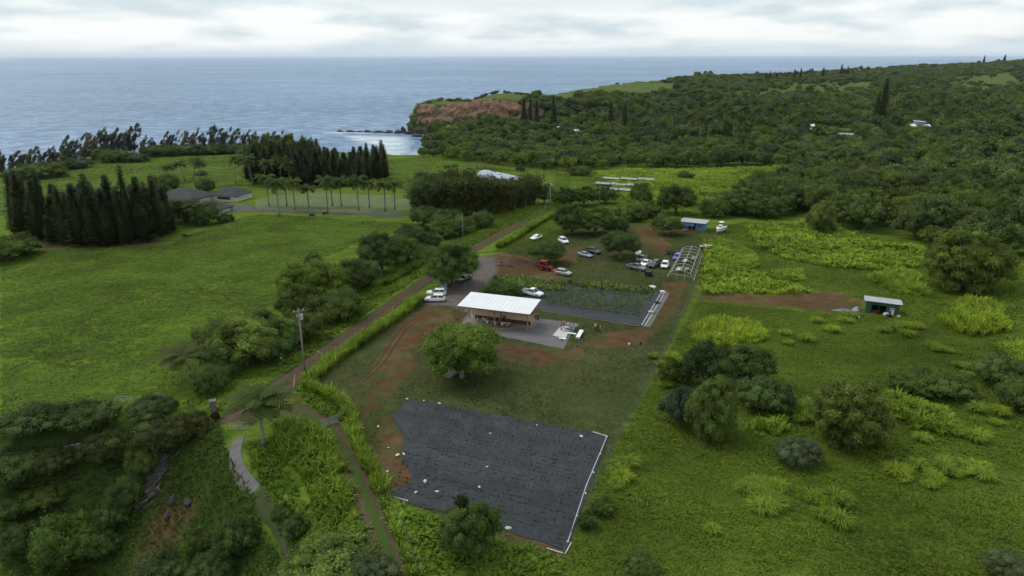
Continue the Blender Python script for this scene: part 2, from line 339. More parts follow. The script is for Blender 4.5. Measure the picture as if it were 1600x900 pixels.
def ground_material():
    t = NT('ground'); A = lambda n: t.attr(n).outputs['Fac']
    n1 = t.noise(.05, 3, .6); n2 = t.noise(.45, 3, .65); n3 = t.noise(2.2, 2, .75); n0 = t.noise(.012, 2, .55); n4 = t.noise(6.5, 2, .7)
    mott = t.math('ADD', t.math('MULTIPLY', n1, .5), t.math('MULTIPLY', n2, .5))
    past = t.ramp(mott, [(.34, (.072, .114, .015)), (.5, (.102, .158, .020)), (.66, (.132, .188, .027))])
    past = t.mix(t.math('MULTIPLY', t.ramp(n0, [(.42, 0.), (.62, 1.)]), .5), past, (.088, .118, .022))
    past = t.mix(t.ramp(n3, [(.5, 0.), (.72, .4)]), past, (.048, .080, .012))
    mpr = t.node('ShaderNodeMapping'); t.link(t.node('ShaderNodeNewGeometry').outputs['Position'], mpr.inputs[0]); mpr.inputs['Rotation'].default_value = (0, 0, R(-24)); mpr.inputs['Scale'].default_value = (.22, 1, 1)
    rid = t.noise(.42, 3, .72, mpr.outputs[0]); past = t.mix(t.ramp(rid, [(.48, 0.), (.60, .8)]), past, (.042, .074, .011)); past = t.mix(t.ramp(rid, [(.34, .45), (.44, 0.)]), past, (.150, .200, .032))  # ridge shading put into the colour as dark and pale streaks
    scrub = t.ramp(mott, [(.34, (.050, .080, .011)), (.5, (.080, .122, .015)), (.66, (.112, .150, .022))])
    scrub = t.mix(t.math('MULTIPLY', t.ramp(t.noise(.035, 3, .65), [(.42, 1.), (.60, 0.)]), .7), scrub, (.040, .050, .013))
    lawn = t.ramp(mott, [(.34, (.036, .048, .018)), (.5, (.052, .070, .022)), (.64, (.080, .082, .036))])
    lawn = t.mix(t.ramp(t.noise(.11, 2, .6), [(.52, 0.), (.72, .5)]), lawn, (.085, .060, .034))
    lush = t.ramp(mott, [(.34, (.085, .145, .012)), (.5, (.125, .195, .018)), (.66, (.165, .240, .026))])
    hay = t.ramp(mott, [(.36, (.066, .096, .030)), (.64, (.110, .134, .046))])
    dirt = t.ramp(mott, [(.34, (.058, .033, .019)), (.5, (.092, .052, .029)), (.66, (.130, .080, .048))])
    grav = t.ramp(t.math('ADD', t.math('MULTIPLY', n3, .6), t.math('MULTIPLY', n2, .4)), [(.35, (.075, .064, .058)), (.65, (.150, .130, .118))])
    shelf = t.ramp(mott, [(.36, (.022, .036, .010)), (.6, (.040, .068, .014))])
    grain = t.ramp(n4, [(.3, .72), (.7, 1.28)])
    edge = t.math('MULTIPLY', t.math('SUBTRACT', t.noise(.8, 2, .7), .5), .9)
    def lay(c, name, top):
        m = A(name); f = t.math('ADD', m, t.math('MULTIPLY', edge, t.math('MULTIPLY', t.math('MULTIPLY', m, t.math('SUBTRACT', 1.0, m)), 4.0)), clamp=True)
        return t.mix(f, c, top)
    c = lay(past, 'scrub', scrub); c = lay(c, 'gulch', shelf); c = lay(c, 'lawn', lawn); c = lay(c, 'lush', lush); c = lay(c, 'hay', hay); c = lay(c, 'dirt', t.mix(t.ramp(t.noise(.28, 3, .65), [(.46, 0.), (.66, .85)]), dirt, lawn)); c = lay(c, 'gravel', grav)
    c = t.mix(1.0, c, grain, 'MULTIPLY')
    return t.done(c, .95, .0)
M_GROUND = ground_material()
def build_ground():
    xs = near(-95, (-2600, 4200, 60), 110, .8, 1.07); ys = near(42, (-500, 3700, 40), 235, .8, 1.06); xs = np.unique(np.r_[xs[(xs < -180) | (xs > -94)], np.arange(-178, -94, 5)]); ys = np.unique(np.r_[ys[(ys < 380) | (ys > 1010)], np.arange(382, 640, 7), np.arange(640, 1010, 5)])
    P, F = grid(xs, ys); z = ground(P); r = np.hypot(P[:, 0], P[:, 1])
    lot = zone(P, [LOT], .8, .8)
    dirt = zone(P, DIRT, 1.6, 3.4); grav = zone(P, GRAVEL, .8, 1.0); lush = zone(P, LUSH, 2.5, 4); hay = np.maximum(zone(P, [HEADTOP], 6, 6), zone(P, HILLFIELD, 10, 10))
    RS = Zp((870,899),(930,760),(1035,560),(1085,460),(1110,360),(1230,345),(1400,380),(1500,400),(1599,420),(1599,899)); scrub = zone(P, [RS], 2, 3) * .85
    wild = sstep(330, 420, P[:, 1] + .35 * P[:, 0]) * sstep(-20, 40, P[:, 0] + .1 * P[:, 1] - 30); scrub = np.maximum(scrub, wild)
    gul = zone(P, [Zp((0,655),(340,645),(350,690),(395,770),(450,899),(0,899))], 2, 3)
    me = np_mesh('ground', np.c_[P, z], [F], M_GROUND, smooth=True, attrs=dict(lawn=lot, dirt=dirt, gravel=grav, lush=lush, hay=hay, scrub=scrub, gulch=gul))
    tag(link('ground', me), kind='structure')
build_ground()

# ------------------------------------------------------------------ the sea, with surf in the cove
def sea_material():
    t = NT('sea'); geo = t.node('ShaderNodeNewGeometry')
    mp = t.node('ShaderNodeMapping'); t.link(geo.outputs['Position'], mp.inputs[0]); mp.inputs['Rotation'].default_value = (0, 0, R(18)); mp.inputs['Scale'].default_value = (.7, 1, 1)
    w1 = t.noise(.045, 6, .68, mp.outputs[0]); w2 = t.noise(.13, 3, .65, mp.outputs[0]); big = t.noise(.0012, 5, .6, mp.outputs[0])
    chop = t.math('ADD', t.math('MULTIPLY', w1, .55), t.math('MULTIPLY', w2, .45))
    c = t.ramp(t.math('ADD', t.math('MULTIPLY', chop, .75), t.math('MULTIPLY', big, .25)), [(.42, (.026, .088, .180)), (.50, (.080, .180, .315)), (.59, (.23, .36, .50))])
    cap = t.math('MULTIPLY', t.ramp(w2, [(.64, 0.), (.72, 1.)]), t.ramp(w1, [(.5, 0.), (.62, 1.)]))
    fa = t.attr('foam').outputs['Fac']; fn = t.noise(.16, 6, .75, dist=1.5)
    foam = t.math('ADD', t.math('MULTIPLY', cap, .35), t.math('SUBTRACT', t.math('MULTIPLY', fa, 2.2), t.math('MULTIPLY', fn, 2.3)), clamp=True)
    c = t.mix(foam, c, (.62, .68, .70))
    t.put(t.b.inputs['IOR'], 1.33)
    t.bump(chop, 1.0, 12.0)
    return t.done(c, t.math('ADD', t.math('MULTIPLY', foam, .4), .34), .5)
def build_sea():
    xs = near(-420, (-70000, 70000, 6000), 40, 7, 1.12); ys = near(560, (-3000, 90000, 6000), 1080, 7, 1.12)
    P, F = grid(xs, ys); foam = np.zeros(len(P)); k = (np.abs(P[:, 0]) < 500) & (P[:, 1] > 500) & (P[:, 1] < 1200)
    reef = np.array([(-250,968),(-190,962),(-134,955)]); cove = np.array([plane_at(a, b, SEA)[:2] for a, b in ((522,208),(560,211),(640,213),(646,222),(640,246),(590,242),(560,226))])
    q = P[k]; d = poly_dist(q, cove) * np.where(inside(q, cove), 1, -1)
    sh = poly_dist(q, COAST[12:24], False)
    foam[k] = np.maximum(sstep(-30, 22, d) * (.88 + .12 * wob(q, 40, 1.)), np.maximum(sstep(24, 4, sh) * .8, sstep(20, 3, poly_dist(q, reef, False)) * .85))
    tag(link('sea', np_mesh('sea', np.c_[P, np.full(len(P), SEA)], [F], sea_material(), attrs=dict(foam=foam))), kind='structure')
build_sea()
# ------------------------------------------------------------------ plant shapes
class Soup:
    """vertices, quads and triangles with a colour per vertex and a material index per face"""
    def __init__(s): s.V = []; s.Q = []; s.T = []; s.C = []; s.mq = []; s.mt = []; s.n = 0
    def add(s, V, Q=None, T=None, C=1.0, m=0):
        V = np.asarray(V, float); k = len(V); s.V.append(V); C = np.asarray(C, float)
        s.C.append(np.broadcast_to(C if C.ndim == 2 else (C[None, :] if C.ndim == 1 and len(C) == 3 and k != 3 else (C[:, None] if C.ndim == 1 else C.reshape(1, 1))), (k, 3)))
        if Q is not None and len(Q): Q = np.asarray(Q); s.Q.append(Q + s.n); s.mq.append(np.full(len(Q), m))
        if T is not None and len(T): T = np.asarray(T); s.T.append(T + s.n); s.mt.append(np.full(len(T), m))
        s.n += k; return s
    def pack(s):
        c = lambda L, k: np.concatenate(L) if L else np.zeros((0, k), int)
        m = lambda L: np.concatenate(L) if L else np.zeros(0, int)
        return np.concatenate(s.V), c(s.Q, 4), c(s.T, 3), np.concatenate(s.C), m(s.mq), m(s.mt)
    def mesh(s, name, mats, smooth=False):
        V, Q, T, C, mq, mt = s.pack(); return np_mesh(name, V, [Q, T], mats, tint=C, matidx=np.concatenate([mq, mt]), smooth=smooth)
    def put(s, pk, xf):
        """copies of a packed soup: xf rows = x, y, z, angle, scale xy, scale z, tint"""
        V, Q, T, C, mq, mt = pk; xf = np.asarray(xf, float); n = len(V); k = len(xf)
        if not k: return s
        c, d = np.cos(xf[:, 3]), np.sin(xf[:, 3]); X = (V[None, :, 0] * c[:, None] - V[None, :, 1] * d[:, None]) * xf[:, 4:5] + xf[:, 0:1]
        Y = (V[None, :, 0] * d[:, None] + V[None, :, 1] * c[:, None]) * xf[:, 4:5] + xf[:, 1:2]; Z = V[None, :, 2] * xf[:, 5:6] + xf[:, 2:3]
        s.V.append(np.stack([X, Y, Z], -1).reshape(-1, 3)); s.C.append((C[None] * xf[:, 6, None, None]).reshape(-1, 3)); off = (np.arange(k) * n)[:, None, None] + s.n
        if len(Q): s.Q.append((Q[None] + off).reshape(-1, 4)); s.mq.append(np.tile(mq, k))
        if len(T): s.T.append((T[None] + off).reshape(-1, 3)); s.mt.append(np.tile(mt, k))
        s.n += n * k; return s
def unit(a): return a / (np.linalg.norm(a, axis=-1, keepdims=True) + 1e-9)
def cards(S_, rng, pos, nrm, size, aspect=.55, C=1.0, m=0, along=None):
    """one small pointed leaf spray per position"""
    n = len(pos); t = unit(np.cross(nrm, unit(rng.normal(size=(n, 3))))) if along is None else unit(along)
    b = unit(np.cross(nrm, t)); size = np.broadcast_to(size, (n,))[:, None]
    fold = unit(nrm) * size * .18
    V = np.stack([pos - t * size, pos + b * size * aspect - fold, pos + t * size, pos - b * size * aspect - fold], 1).reshape(-1, 3)
    i = np.arange(n)[:, None] * 4 + np.arange(4)[None]; C = np.asarray(C, float)
    S_.add(V, Q=i, C=np.repeat(np.broadcast_to(C if C.ndim == 2 else C[:, None] if C.ndim == 1 else C.reshape(1, 1), (n, 3)), 4, 0), m=m)
_ph = (1 + 5 ** .5) / 2
ICO_V = unit(np.array([(-1,_ph,0),(1,_ph,0),(-1,-_ph,0),(1,-_ph,0),(0,-1,_ph),(0,1,_ph),(0,-1,-_ph),(0,1,-_ph),(_ph,0,-1),(_ph,0,1),(-_ph,0,-1),(-_ph,0,1)], float))
ICO_F = np.array([(0,11,5),(0,5,1),(0,1,7),(0,7,10),(0,10,11),(1,5,9),(5,11,4),(11,10,2),(10,7,6),(7,1,8),(3,9,4),(3,4,2),(3,2,6),(3,6,8),(3,8,9),(4,9,5),(2,4,11),(6,2,10),(8,6,7),(9,8,1)])
def sphere_dirs(rng, n, up=0.0):
    d = unit(rng.normal(size=(n, 3))); d[:, 2] += up; return unit(d)
def lobed(S_, rng, lobes, per, size, up=.35, flat=.8, core=.78, tint=.22, yellow=.0, spread=.55, aspect=.55, m=0):
    """leaf clumps: leaves over the outside of each lobe, a rough core that stops light, crown shade put into its darker tint"""
    for (x, y, z, r) in lobes:
        n = max(12, int(per * r * r)); d = sphere_dirs(rng, n, up); sc = np.array([1, 1, flat])
        p = np.array([x, y, z]) + d * sc * r * np.where(rng.random((n, 1)) < .08, rng.uniform(1.1, 1.45, (n, 1)), rng.uniform(.7, 1.1, (n, 1))); nr = unit(d + rng.normal(size=(n, 3)) * spread)
        lt = rng.normal(1, tint); C = (rng.normal(1, .13, (n, 1)) * lt) * np.array([1, 1, 1.]) ; C = C * (1 + (rng.random((n, 1)) < .25) * np.array([.35, .2, 0]) * yellow)
        cards(S_, rng, p, nr, size * rng.uniform(.6, 1.25, n), aspect, np.clip(C, .35, 1.9), m)
        if core:
            V = ICO_V * r * core * sc * rng.uniform(.85, 1.1, (12, 1)) + np.array([x, y, z]); S_.add(V, T=ICO_F, C=.85 * lt, m=m)
def mb_to_soup(S_, mb, m=0, C=1.0):
    V = np.array(mb.v); Q = [f for f in mb.f if len(f) == 4]; T = [f for f in mb.f if len(f) == 3]
    for f in mb.f:
        if len(f) > 4: T += [(f[0], f[i], f[i + 1]) for i in range(1, len(f) - 1)]
    S_.add(V, Q=Q, T=T, C=C, m=m)
M_BARK = plain('bark', (.10, .085, .065), .9, .35, 2.5)
M_BARK_PALE = plain('bark_pale', (.20, .18, .15), .9, .3, 1.5)
GREEN = dict(gulch=(.056,.092,.016), mango=(.108,.172,.034), dark=(.086,.130,.034), olive=(.106,.150,.036), light=(.160,.215,.044), grey=(.084,.112,.052), brownish=(.092,.116,.034), pine=(.052,.074,.026),
             iron=(.104,.112,.068), palm=(.060,.088,.022), bamboo=(.062,.078,.024), lime=(.225,.320,.034), cane=(.170,.260,.034), grass=(.108,.172,.020), lawn=(.074,.088,.028), tussock=(.108,.158,.018), far=(.074,.112,.040), tuft=(.190,.270,.032))  # far: bluish haze put into the leaf colour
def LM(k): return leafy('leaves_' + k, GREEN[k], hue=.34 if k == 'far' else .16, var=.5 if k in ('grass', 'tussock', 'gulch') else .35)
def dome_lobes(rng, n, rad, h0, h1, lobe=.36, low=-.25, flatten=1.0):
    """lobes spread over a dome between two heights"""
    out = []; cz = (h0 + h1) / 2; hz = (h1 - h0) / 2
    k = np.arange(n) + .5; zz = 1 - (1 - low) * k / n; th = k * 2.39996 + rng.random() * 6
    for z, t in zip(zz, th):
        rr = math.sqrt(max(0, 1 - z * z)); j = rng.uniform(.55, .93); r = rad * lobe * rng.uniform(.6, 1.3) * (1.15 - .25 * j)
        out.append((rad * rr * math.cos(t) * j, rad * rr * math.sin(t) * j, cz + hz * z * j * flatten, r))
    out.append((0, 0, cz, rad * .5)); return out
def make_limbs(lobes, h, r, trunk_h, lean=(0, 0), nl=6):
    mb = MB(); top = Vector((lean[0], lean[1], trunk_h)); mb.tube([(0, 0, -.4), (lean[0] * .3, lean[1] * .3, trunk_h * .5), top], [r * 1.5, r, r * .85], 8)
    for (x, y, z, rr) in lobes[:nl]:
        e = Vector((x, y, z)) * .92; m = top.lerp(e, .5) + Vector((0, 0, -.08 * h)); mb.tube([top - Vector((0, 0, .15 * trunk_h)), m, e], [r * .55, r * .35, r * .12], 6)
    return mb
def broadleaf(seed, h, rad, trunk_h, n=16, per=220, size=.28, lobe=.36, low=-.3, yellow=.3, up=.35, flat=.85):
    """crown soup and trunk builder for one round-headed tree"""
    rng = np.random.default_rng(seed); L = dome_lobes(rng, n, rad, trunk_h * .75, h, lobe, low); S_ = Soup(); lobed(S_, rng, L, per, size, up, flat, yellow=yellow)
    return S_, make_limbs(L, h, .055 * h * .6 + .04, trunk_h)
def weeping(S_, rng, lobes, n, ln, m=0):
    """hanging sprays under the lobes"""
    for (x, y, z, r) in lobes:
        d = sphere_dirs(rng, n, -.1); p = np.array([x, y, z]) + d * r * np.array([1, 1, .6]); p[:, 2] -= ln * .4
        al = np.tile([0, 0, -1.], (n, 1)) + rng.normal(size=(n, 3)) * .18; cards(S_, rng, p, unit(d + rng.normal(size=(n, 3)) * .2), ln * rng.uniform(.5, 1, n), .25, rng.normal(1, .16, n), m, along=al)
def pine(seed, h=20., rad=1.9, n=900):
    """narrow columnar pine: whorls of short upswept branches round a straight stem"""
    rng = np.random.default_rng(seed); S_ = Soup(); u = rng.random(n) ** .8 * .98; z = h * (.04 + .96 * u); th = rng.random(n) * 6.283; whorl = np.round(z / .55) * .55; z = z * .4 + whorl * .6
    rr = rad * (1 - u) ** .6 * (.72 + .2 * np.sin(th * 3 + seed) + .16 * np.sin(z * 1.3 + th * 2 + seed)) * rng.uniform(.55, 1.08, n) + .08
    out = np.stack([np.cos(th), np.sin(th), np.zeros(n)], 1); p = out * rr[:, None] * .82; p[:, 2] = z; al = out + np.array([0, 0, .55]); nr = unit(np.cross(al, np.stack([-np.sin(th), np.cos(th), np.zeros(n)], 1)) + rng.normal(size=(n, 3)) * .25)
    cards(S_, rng, p, nr, np.maximum(.25, rad * .34 * (1.1 - .6 * u)), .42, rng.normal(1, .18, n).clip(.5, 1.6), along=al)
    mb = MB(); mb.tube([(0, 0, h * .05), (0, 0, h * .5), (0, 0, h * .9)], [rad * .6, rad * .42, .04], 9); mb_to_soup(S_, mb, C=.8)
    t = MB(); t.tube([(0, 0, -.5), (0, 0, h * .3)], [.28, .22], 8); return S_, t
def ironwood(seed, h=13., lean=.18):
    """wind-combed coastal tree: bare leaning stems and airy plumes that stream downwind"""
    rng = np.random.default_rng(seed); S_ = Soup(); t = MB(); ns = rng.integers(2, 4)
    for s in range(ns):
        a = rng.random() * 6.28; hx = h * rng.uniform(.75, 1.05); ln = lean + rng.uniform(-.06, .12); b = Vector((math.cos(a) * .6, math.sin(a) * .6, -.4))
        pts = [b, Vector((hx * ln * .3 + math.cos(a) * 1.2, math.sin(a) * 1.2, hx * .45)), Vector((hx * ln * 1.1 + math.cos(a) * 1.8, math.sin(a) * 2, hx * .95))]; t.tube(pts, [.3, .2, .05], 6)
        for k in range(20):
            f = rng.uniform(.25, 1.05); q = pts[0].lerp(pts[1], f * 2) if f < .5 else pts[1].lerp(pts[2], f * 2 - 1); r = rng.uniform(.8, 1.7) * (1.25 - .6 * f) * h / 13
            c = np.array(q) + np.array([rng.normal(.3, .9), rng.normal(0, .9), rng.normal(0, .4)]) * h / 13; n = 40; d = sphere_dirs(rng, n, .0); d2 = d * np.array([.7, .7, .7]) + np.outer(rng.uniform(-1.2, 1.2, n), [.62, .1, .75]); p = c + d2 * r * rng.uniform(.4, 1, (n, 1))
            al = np.tile([.75, .1, .6], (n, 1)) + rng.normal(size=(n, 3)) * .4; cards(S_, rng, p, unit(d + rng.normal(size=(n, 3)) * .6), .6 * rng.uniform(.6, 1.3, n) * h / 13, .2, rng.normal(rng.normal(1, .12), .15, n).clip(.5, 1.6), along=al)
    return S_, t
def frond(S_, rng, base, az, el, ln, droop, pairs=13, wid=.5, m=0, c=1.0, hang=.5):
    """one feather leaf: an arching rib with a row of leaflets on both sides"""
    k = np.linspace(0, 1, pairs + 1); o = np.array([math.cos(az), math.sin(az), 0]); side = np.array([-math.sin(az), math.cos(az), 0])
    e = el - droop * k ** 1.3; ds = ln / pairs; P = np.array(base) + np.cumsum(np.r_[np.zeros((1, 3)), (np.cos(e)[:-1, None] * o + np.sin(e)[:-1, None] * np.array([0, 0, 1])) * ds], 0)
    w = 1.5 * wid * np.sin(np.clip(k * .86 + .12, 0, 1) * math.pi) ** .6 * (1 - .25 * k)
    for sg in (-1, 1):
        a = P[1:-1]; tip = a + (side * sg)[None] * w[1:-1, None] + (P[2:] - P[1:-1]) * 1.1; tip[:, 2] -= w[1:-1] * (hang + rng.normal(0, .12, len(a))); b = P[2:] * .85 + P[1:-1] * .15
        t2 = tip + (P[2:] - P[1:-1]) * .7 + rng.normal(size=a.shape) * .02; n = len(a); V = np.stack([a, tip, t2, b], 1).reshape(-1, 3); S_.add(V, Q=np.arange(n * 4).reshape(-1, 4), C=c * rng.normal(1, .1), m=m)
    r = .035 * ln / 4; V = np.concatenate([P + side * r, P - side * r]); n = len(P); i = np.arange(n - 1); S_.add(V, Q=np.stack([i, i + 1, i + 1 + n, i + n], 1), C=np.array([1.15, 1.1, .9]) * c, m=m)
def palm(seed, h=11., ln=4.2, nf=20, bend=1.2, royal=False):
    rng = np.random.default_rng(seed); S_ = Soup(); t = MB(); a = rng.random() * 6.28; k = [0, .25, .5, .75, 1]; top = Vector((math.cos(a) * bend, math.sin(a) * bend, h)); pts = [Vector((math.cos(a) * bend * f ** 2, math.sin(a) * bend * f ** 2, -.4 + (h + .4) * f)) for f in k]
    rr = [.34, .22, .23, .21, .17] if royal else [.30, .19, .16, .15, .14]; t.tube(pts, rr, 8)
    for i in range(nf):
        az = i * 2.39996 + rng.normal(0, .15); f = i / nf; el = (1.25 - 1.5 * f if not royal else 1.1 - 1.2 * f) + rng.normal(0, .08); frond(S_, rng, top + Vector((0, 0, 1.2 if royal else .1)), az, el, ln * rng.uniform(.85, 1.08), 1.35 + .5 * f if not royal else 1.7 + .4 * f, wid=ln * .17, hang=.55 if not royal else .8, c=np.array([1.25, 1.05, .9]) if f > .85 else np.ones(3))
    return S_, t, top
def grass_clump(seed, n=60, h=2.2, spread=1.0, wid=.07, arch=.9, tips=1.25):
    """arching blades from one root"""
    rng = np.random.default_rng(seed); S_ = Soup(); az = rng.random(n) * 6.283; r0 = rng.random(n) ** .5 * .35 * spread; hh = h * rng.uniform(.6, 1.08, n); out = np.stack([np.cos(az), np.sin(az), np.zeros(n)], 1); sd_ = np.stack([-np.sin(az), np.cos(az), np.zeros(n)], 1)
    b = out * r0[:, None]; R1 = (spread * rng.uniform(.25, 1.0, n))[:, None]; m = b + out * R1 * .38; m[:, 2] = hh * .72; e = b + out * R1 * 1.05; e[:, 2] = hh * (1 - arch * .35 * rng.random(n)); w = wid * rng.uniform(.7, 1.3, n)[:, None]
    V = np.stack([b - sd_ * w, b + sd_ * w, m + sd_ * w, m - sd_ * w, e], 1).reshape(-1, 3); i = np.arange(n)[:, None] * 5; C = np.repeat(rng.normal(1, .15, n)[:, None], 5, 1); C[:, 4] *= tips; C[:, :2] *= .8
    S_.add(V, Q=i + np.array([[0, 1, 2, 3]]), T=i + np.array([[3, 2, 4]]), C=C.reshape(-1)); return S_
def bamboo(seed, h=11., n=26, rad=2.2):
    rng = np.random.default_rng(seed); S_ = Soup(); t = MB()
    for k in range(n):
        a = rng.random() * 6.28; r = rad * rng.random() ** .5 * .45; hx = h * rng.uniform(.7, 1.05); o = Vector((math.cos(a), math.sin(a), 0)); pts = [o * r - Vector((0, 0, .4)), o * (r + .3) + Vector((0, 0, hx * .5)), o * (r + rad * rng.uniform(.3, .75)) + Vector((0, 0, hx * .85)), o * (r + rad * rng.uniform(.6, 1.2)) + Vector((0, 0, hx * .98))]
        t.tube(pts, [.06, .055, .04, .02], 5, cap=False)
        m = 75; f = rng.uniform(.02, 1, m) ** .9 * 2.999; i = f.astype(int); fr = (f - i)[:, None]; P = np.array(pts); p = P[i] * (1 - fr) + P[i + 1] * fr + rng.normal(size=(m, 3)) * .6; al = np.tile([0, 0, -.5], (m, 1)) + np.array(o)[None] * .6 + rng.normal(size=(m, 3)) * .5
        cards(S_, rng, p, unit(rng.normal(size=(m, 3)) + np.array([0, 0, .6])), .5 * rng.uniform(.6, 1.3, m), .3, rng.normal(rng.normal(1, .12), .14, m).clip(.5, 1.6), along=al)
    return S_, t
def instancer(name, pks, mats, xf, k, label, cat, per=None):
    """one object of kind stuff: packed shapes set out on points by geometry nodes; xf rows = x, y, z, angle, scale xy, scale z"""
    me = bpy.data.meshes.new(name); xf = np.asarray(xf, np.float32); me.vertices.add(len(xf)); me.vertices.foreach_set('co', np.ascontiguousarray(xf[:, :3]).ravel())
    for n, t, v in (('rz', 'FLOAT', xf[:, 3]), ('kind', 'INT', np.asarray(k, np.int32))): me.attributes.new(n, t, 'POINT').data.foreach_set('value', np.ascontiguousarray(v))
    me.attributes.new('scl', 'FLOAT_VECTOR', 'POINT').data.foreach_set('vector', np.ascontiguousarray(xf[:, [4, 4, 5]]).ravel())
    for m in mats: me.materials.append(m)
    o = link(name, me); g = bpy.data.node_groups.new(name, 'GeometryNodeTree'); g.interface.new_socket('Geometry', in_out='INPUT', socket_type='NodeSocketGeometry'); g.interface.new_socket('Geometry', in_out='OUTPUT', socket_type='NodeSocketGeometry')
    N, L = g.nodes, g.links; gi = N.new('NodeGroupInput'); go = N.new('NodeGroupOutput'); jo = N.new('GeometryNodeJoinGeometry'); L.new(jo.outputs[0], go.inputs[0])
    def na(n, t): a = N.new('GeometryNodeInputNamedAttribute'); a.data_type = t; a.inputs[0].default_value = n; return next(q for q in a.outputs if q.enabled and q.name == 'Attribute')
    cx = N.new('ShaderNodeCombineXYZ'); L.new(na('rz', 'FLOAT'), cx.inputs[2]); er = N.new('FunctionNodeEulerToRotation'); L.new(cx.outputs[0], er.inputs[0]); sc = na('scl', 'FLOAT_VECTOR'); kd = na('kind', 'INT')
    for i, pk in enumerate(pks):
        V, Q, T, C, mq, mt = pk; src = bpy.data.objects.new(name + '_shape', np_mesh(name + '_shape', V, [Q, T], per[i] if per else mats, tint=C, matidx=np.concatenate([mq, mt])))
        oi = N.new('GeometryNodeObjectInfo'); oi.inputs['Object'].default_value = src; cm = N.new('FunctionNodeCompare'); cm.data_type = 'INT'; cm.operation = 'EQUAL'; L.new(kd, cm.inputs[2]); cm.inputs[3].default_value = i
        ip = N.new('GeometryNodeInstanceOnPoints'); L.new(gi.outputs[0], ip.inputs['Points']); L.new(cm.outputs[0], ip.inputs['Selection']); L.new(oi.outputs['Geometry'], ip.inputs['Instance']); L.new(er.outputs[0], ip.inputs['Rotation']); L.new(sc, ip.inputs['Scale']); L.new(ip.outputs[0], jo.inputs[0])
    md = o.modifiers.new('plants', 'NODES'); md.node_group = g; return tag(o, label, cat, kind='stuff')
def on_view(p, margin=.12):
    """drops points well outside the picture's sides"""
    return p[(p[:, 1] > 20) & (np.abs(p[:, 0]) / np.maximum(p[:, 1], 1) < 800 / FPX / math.cos(PITCH) * (1 + margin) + 12 / np.maximum(p[:, 1], 1))]
class Plant:
    """a plant kind kept as meshes, set out any number of times"""
    def __init__(s, name, soup, mat, trunk=None, bark=None, crown='crown', stem='trunk', extra=()):
        s.name = name; s.pk = soup.pack(); s.me = soup.mesh(crown, mat); s.crown = crown; s.stem = stem; s.extra = extra; V = s.pk[0]
        s.h = V[:, 2].max(); s.r = float(np.percentile(np.hypot(V[:, 0], V[:, 1]), 98)); s.tr = trunk.mesh(stem, bark or M_BARK, smooth=True) if trunk else None
    def set(s, loc, rz=0.0, sxy=1.0, sz=None, label=None, cat='tree', group=None, mat=None):
        sz = sz or sxy; e = empty(s.name, loc, rz, label, cat, group, (sxy, sxy, sz))
        if s.tr: link(s.stem, s.tr, e)
        c = link(s.crown, s.me, e)
        if mat: c.material_slots[0].link = 'OBJECT'; c.material_slots[0].material = mat
        for n, me in s.extra: link(n, me, e)
        return e
def whole(name, soup_fn, mats):
    """single-mesh version (crown and trunk in one) for trees too small to show their parts"""
    S_, t = soup_fn; mb_to_soup(S_, t, m=1); return S_
RNG = random.Random(11)
# ------------------------------------------------------------------ plant kinds
def _kind(name, fn, mat, bark=None, **k): S_, t = fn; return Plant(name, S_, LM(mat), t, bark, **k)
K = {}
K['mango'] = _kind('broadleaf_tree', broadleaf(3, 9.5, 6.4, 1.8, 62, 135, .2, .235, -.6, .5), 'mango', M_BARK_PALE)
K['round1'] = _kind('broadleaf_tree', broadleaf(5, 8, 5, 1.0, 48, 170, .17, .25, -.6), 'mango')
K['round2'] = _kind('broadleaf_tree', broadleaf(8, 8, 5, .9, 50, 170, .17, .24, -.6), 'dark')
K['umbrella'] = _kind('broadleaf_tree', broadleaf(9, 6, 4.6, 1.8, 40, 170, .16, .26, -.3), 'dark', M_BARK_PALE)
def _tall(seed, mat):
    rng = np.random.default_rng(seed); L = dome_lobes(rng, 60, 4.2, -.4, 9.5, .22, -.92); S_ = Soup(); lobed(S_, rng, L, 230, .15, .2, .95, yellow=.4); weeping(S_, rng, L, 60, .45); return Plant('broadleaf_tree', S_, LM(mat), make_limbs(L, 9, .3, 2.4), M_BARK)
K['tall'] = _tall(21, 'light'); K['tall_olive'] = _tall(22, 'olive')
def _shrub(seed, mat, n=28, size=.13, flat=.9, weep=0, per=230):
    rng = np.random.default_rng(seed); L = dome_lobes(rng, n, 3.0, -.6, 3.4, .28, -.25); S_ = Soup(); lobed(S_, rng, L, per, size, .3, flat, yellow=.3, spread=.8)
    if weep: weeping(S_, rng, L, weep, .5)
    t = MB()
    for k in range(4): a = k * 1.57 + seed; t.tube([(0, 0, -.3), (math.cos(a) * .7, math.sin(a) * .7, 1.2), (math.cos(a) * 1.5, math.sin(a) * 1.5, 2.2)], [.1, .07, .03], 5)
    return Plant('shrub', S_, LM(mat), t, M_BARK, crown='foliage', stem='stem')
K['shrub1'] = _shrub(31, 'dark'); K['shrub2'] = _shrub(32, 'olive'); K['shrub3'] = _shrub(33, 'grey', size=.11); K['weep'] = _shrub(34, 'bamboo', weep=60); K['shrub4'] = _shrub(35, 'mango', 32)
K['pines'] = [_kind('columnar_pine', pine(40 + i, 20, 1.9 + .25 * (i % 3), 1000), 'pine', M_BARK, crown='foliage') for i in range(4)]
K['irons'] = [_kind('ironwood_tree', ironwood(50 + i, 13, .12 + .05 * i), 'iron', M_BARK, crown='foliage') for i in range(5)]
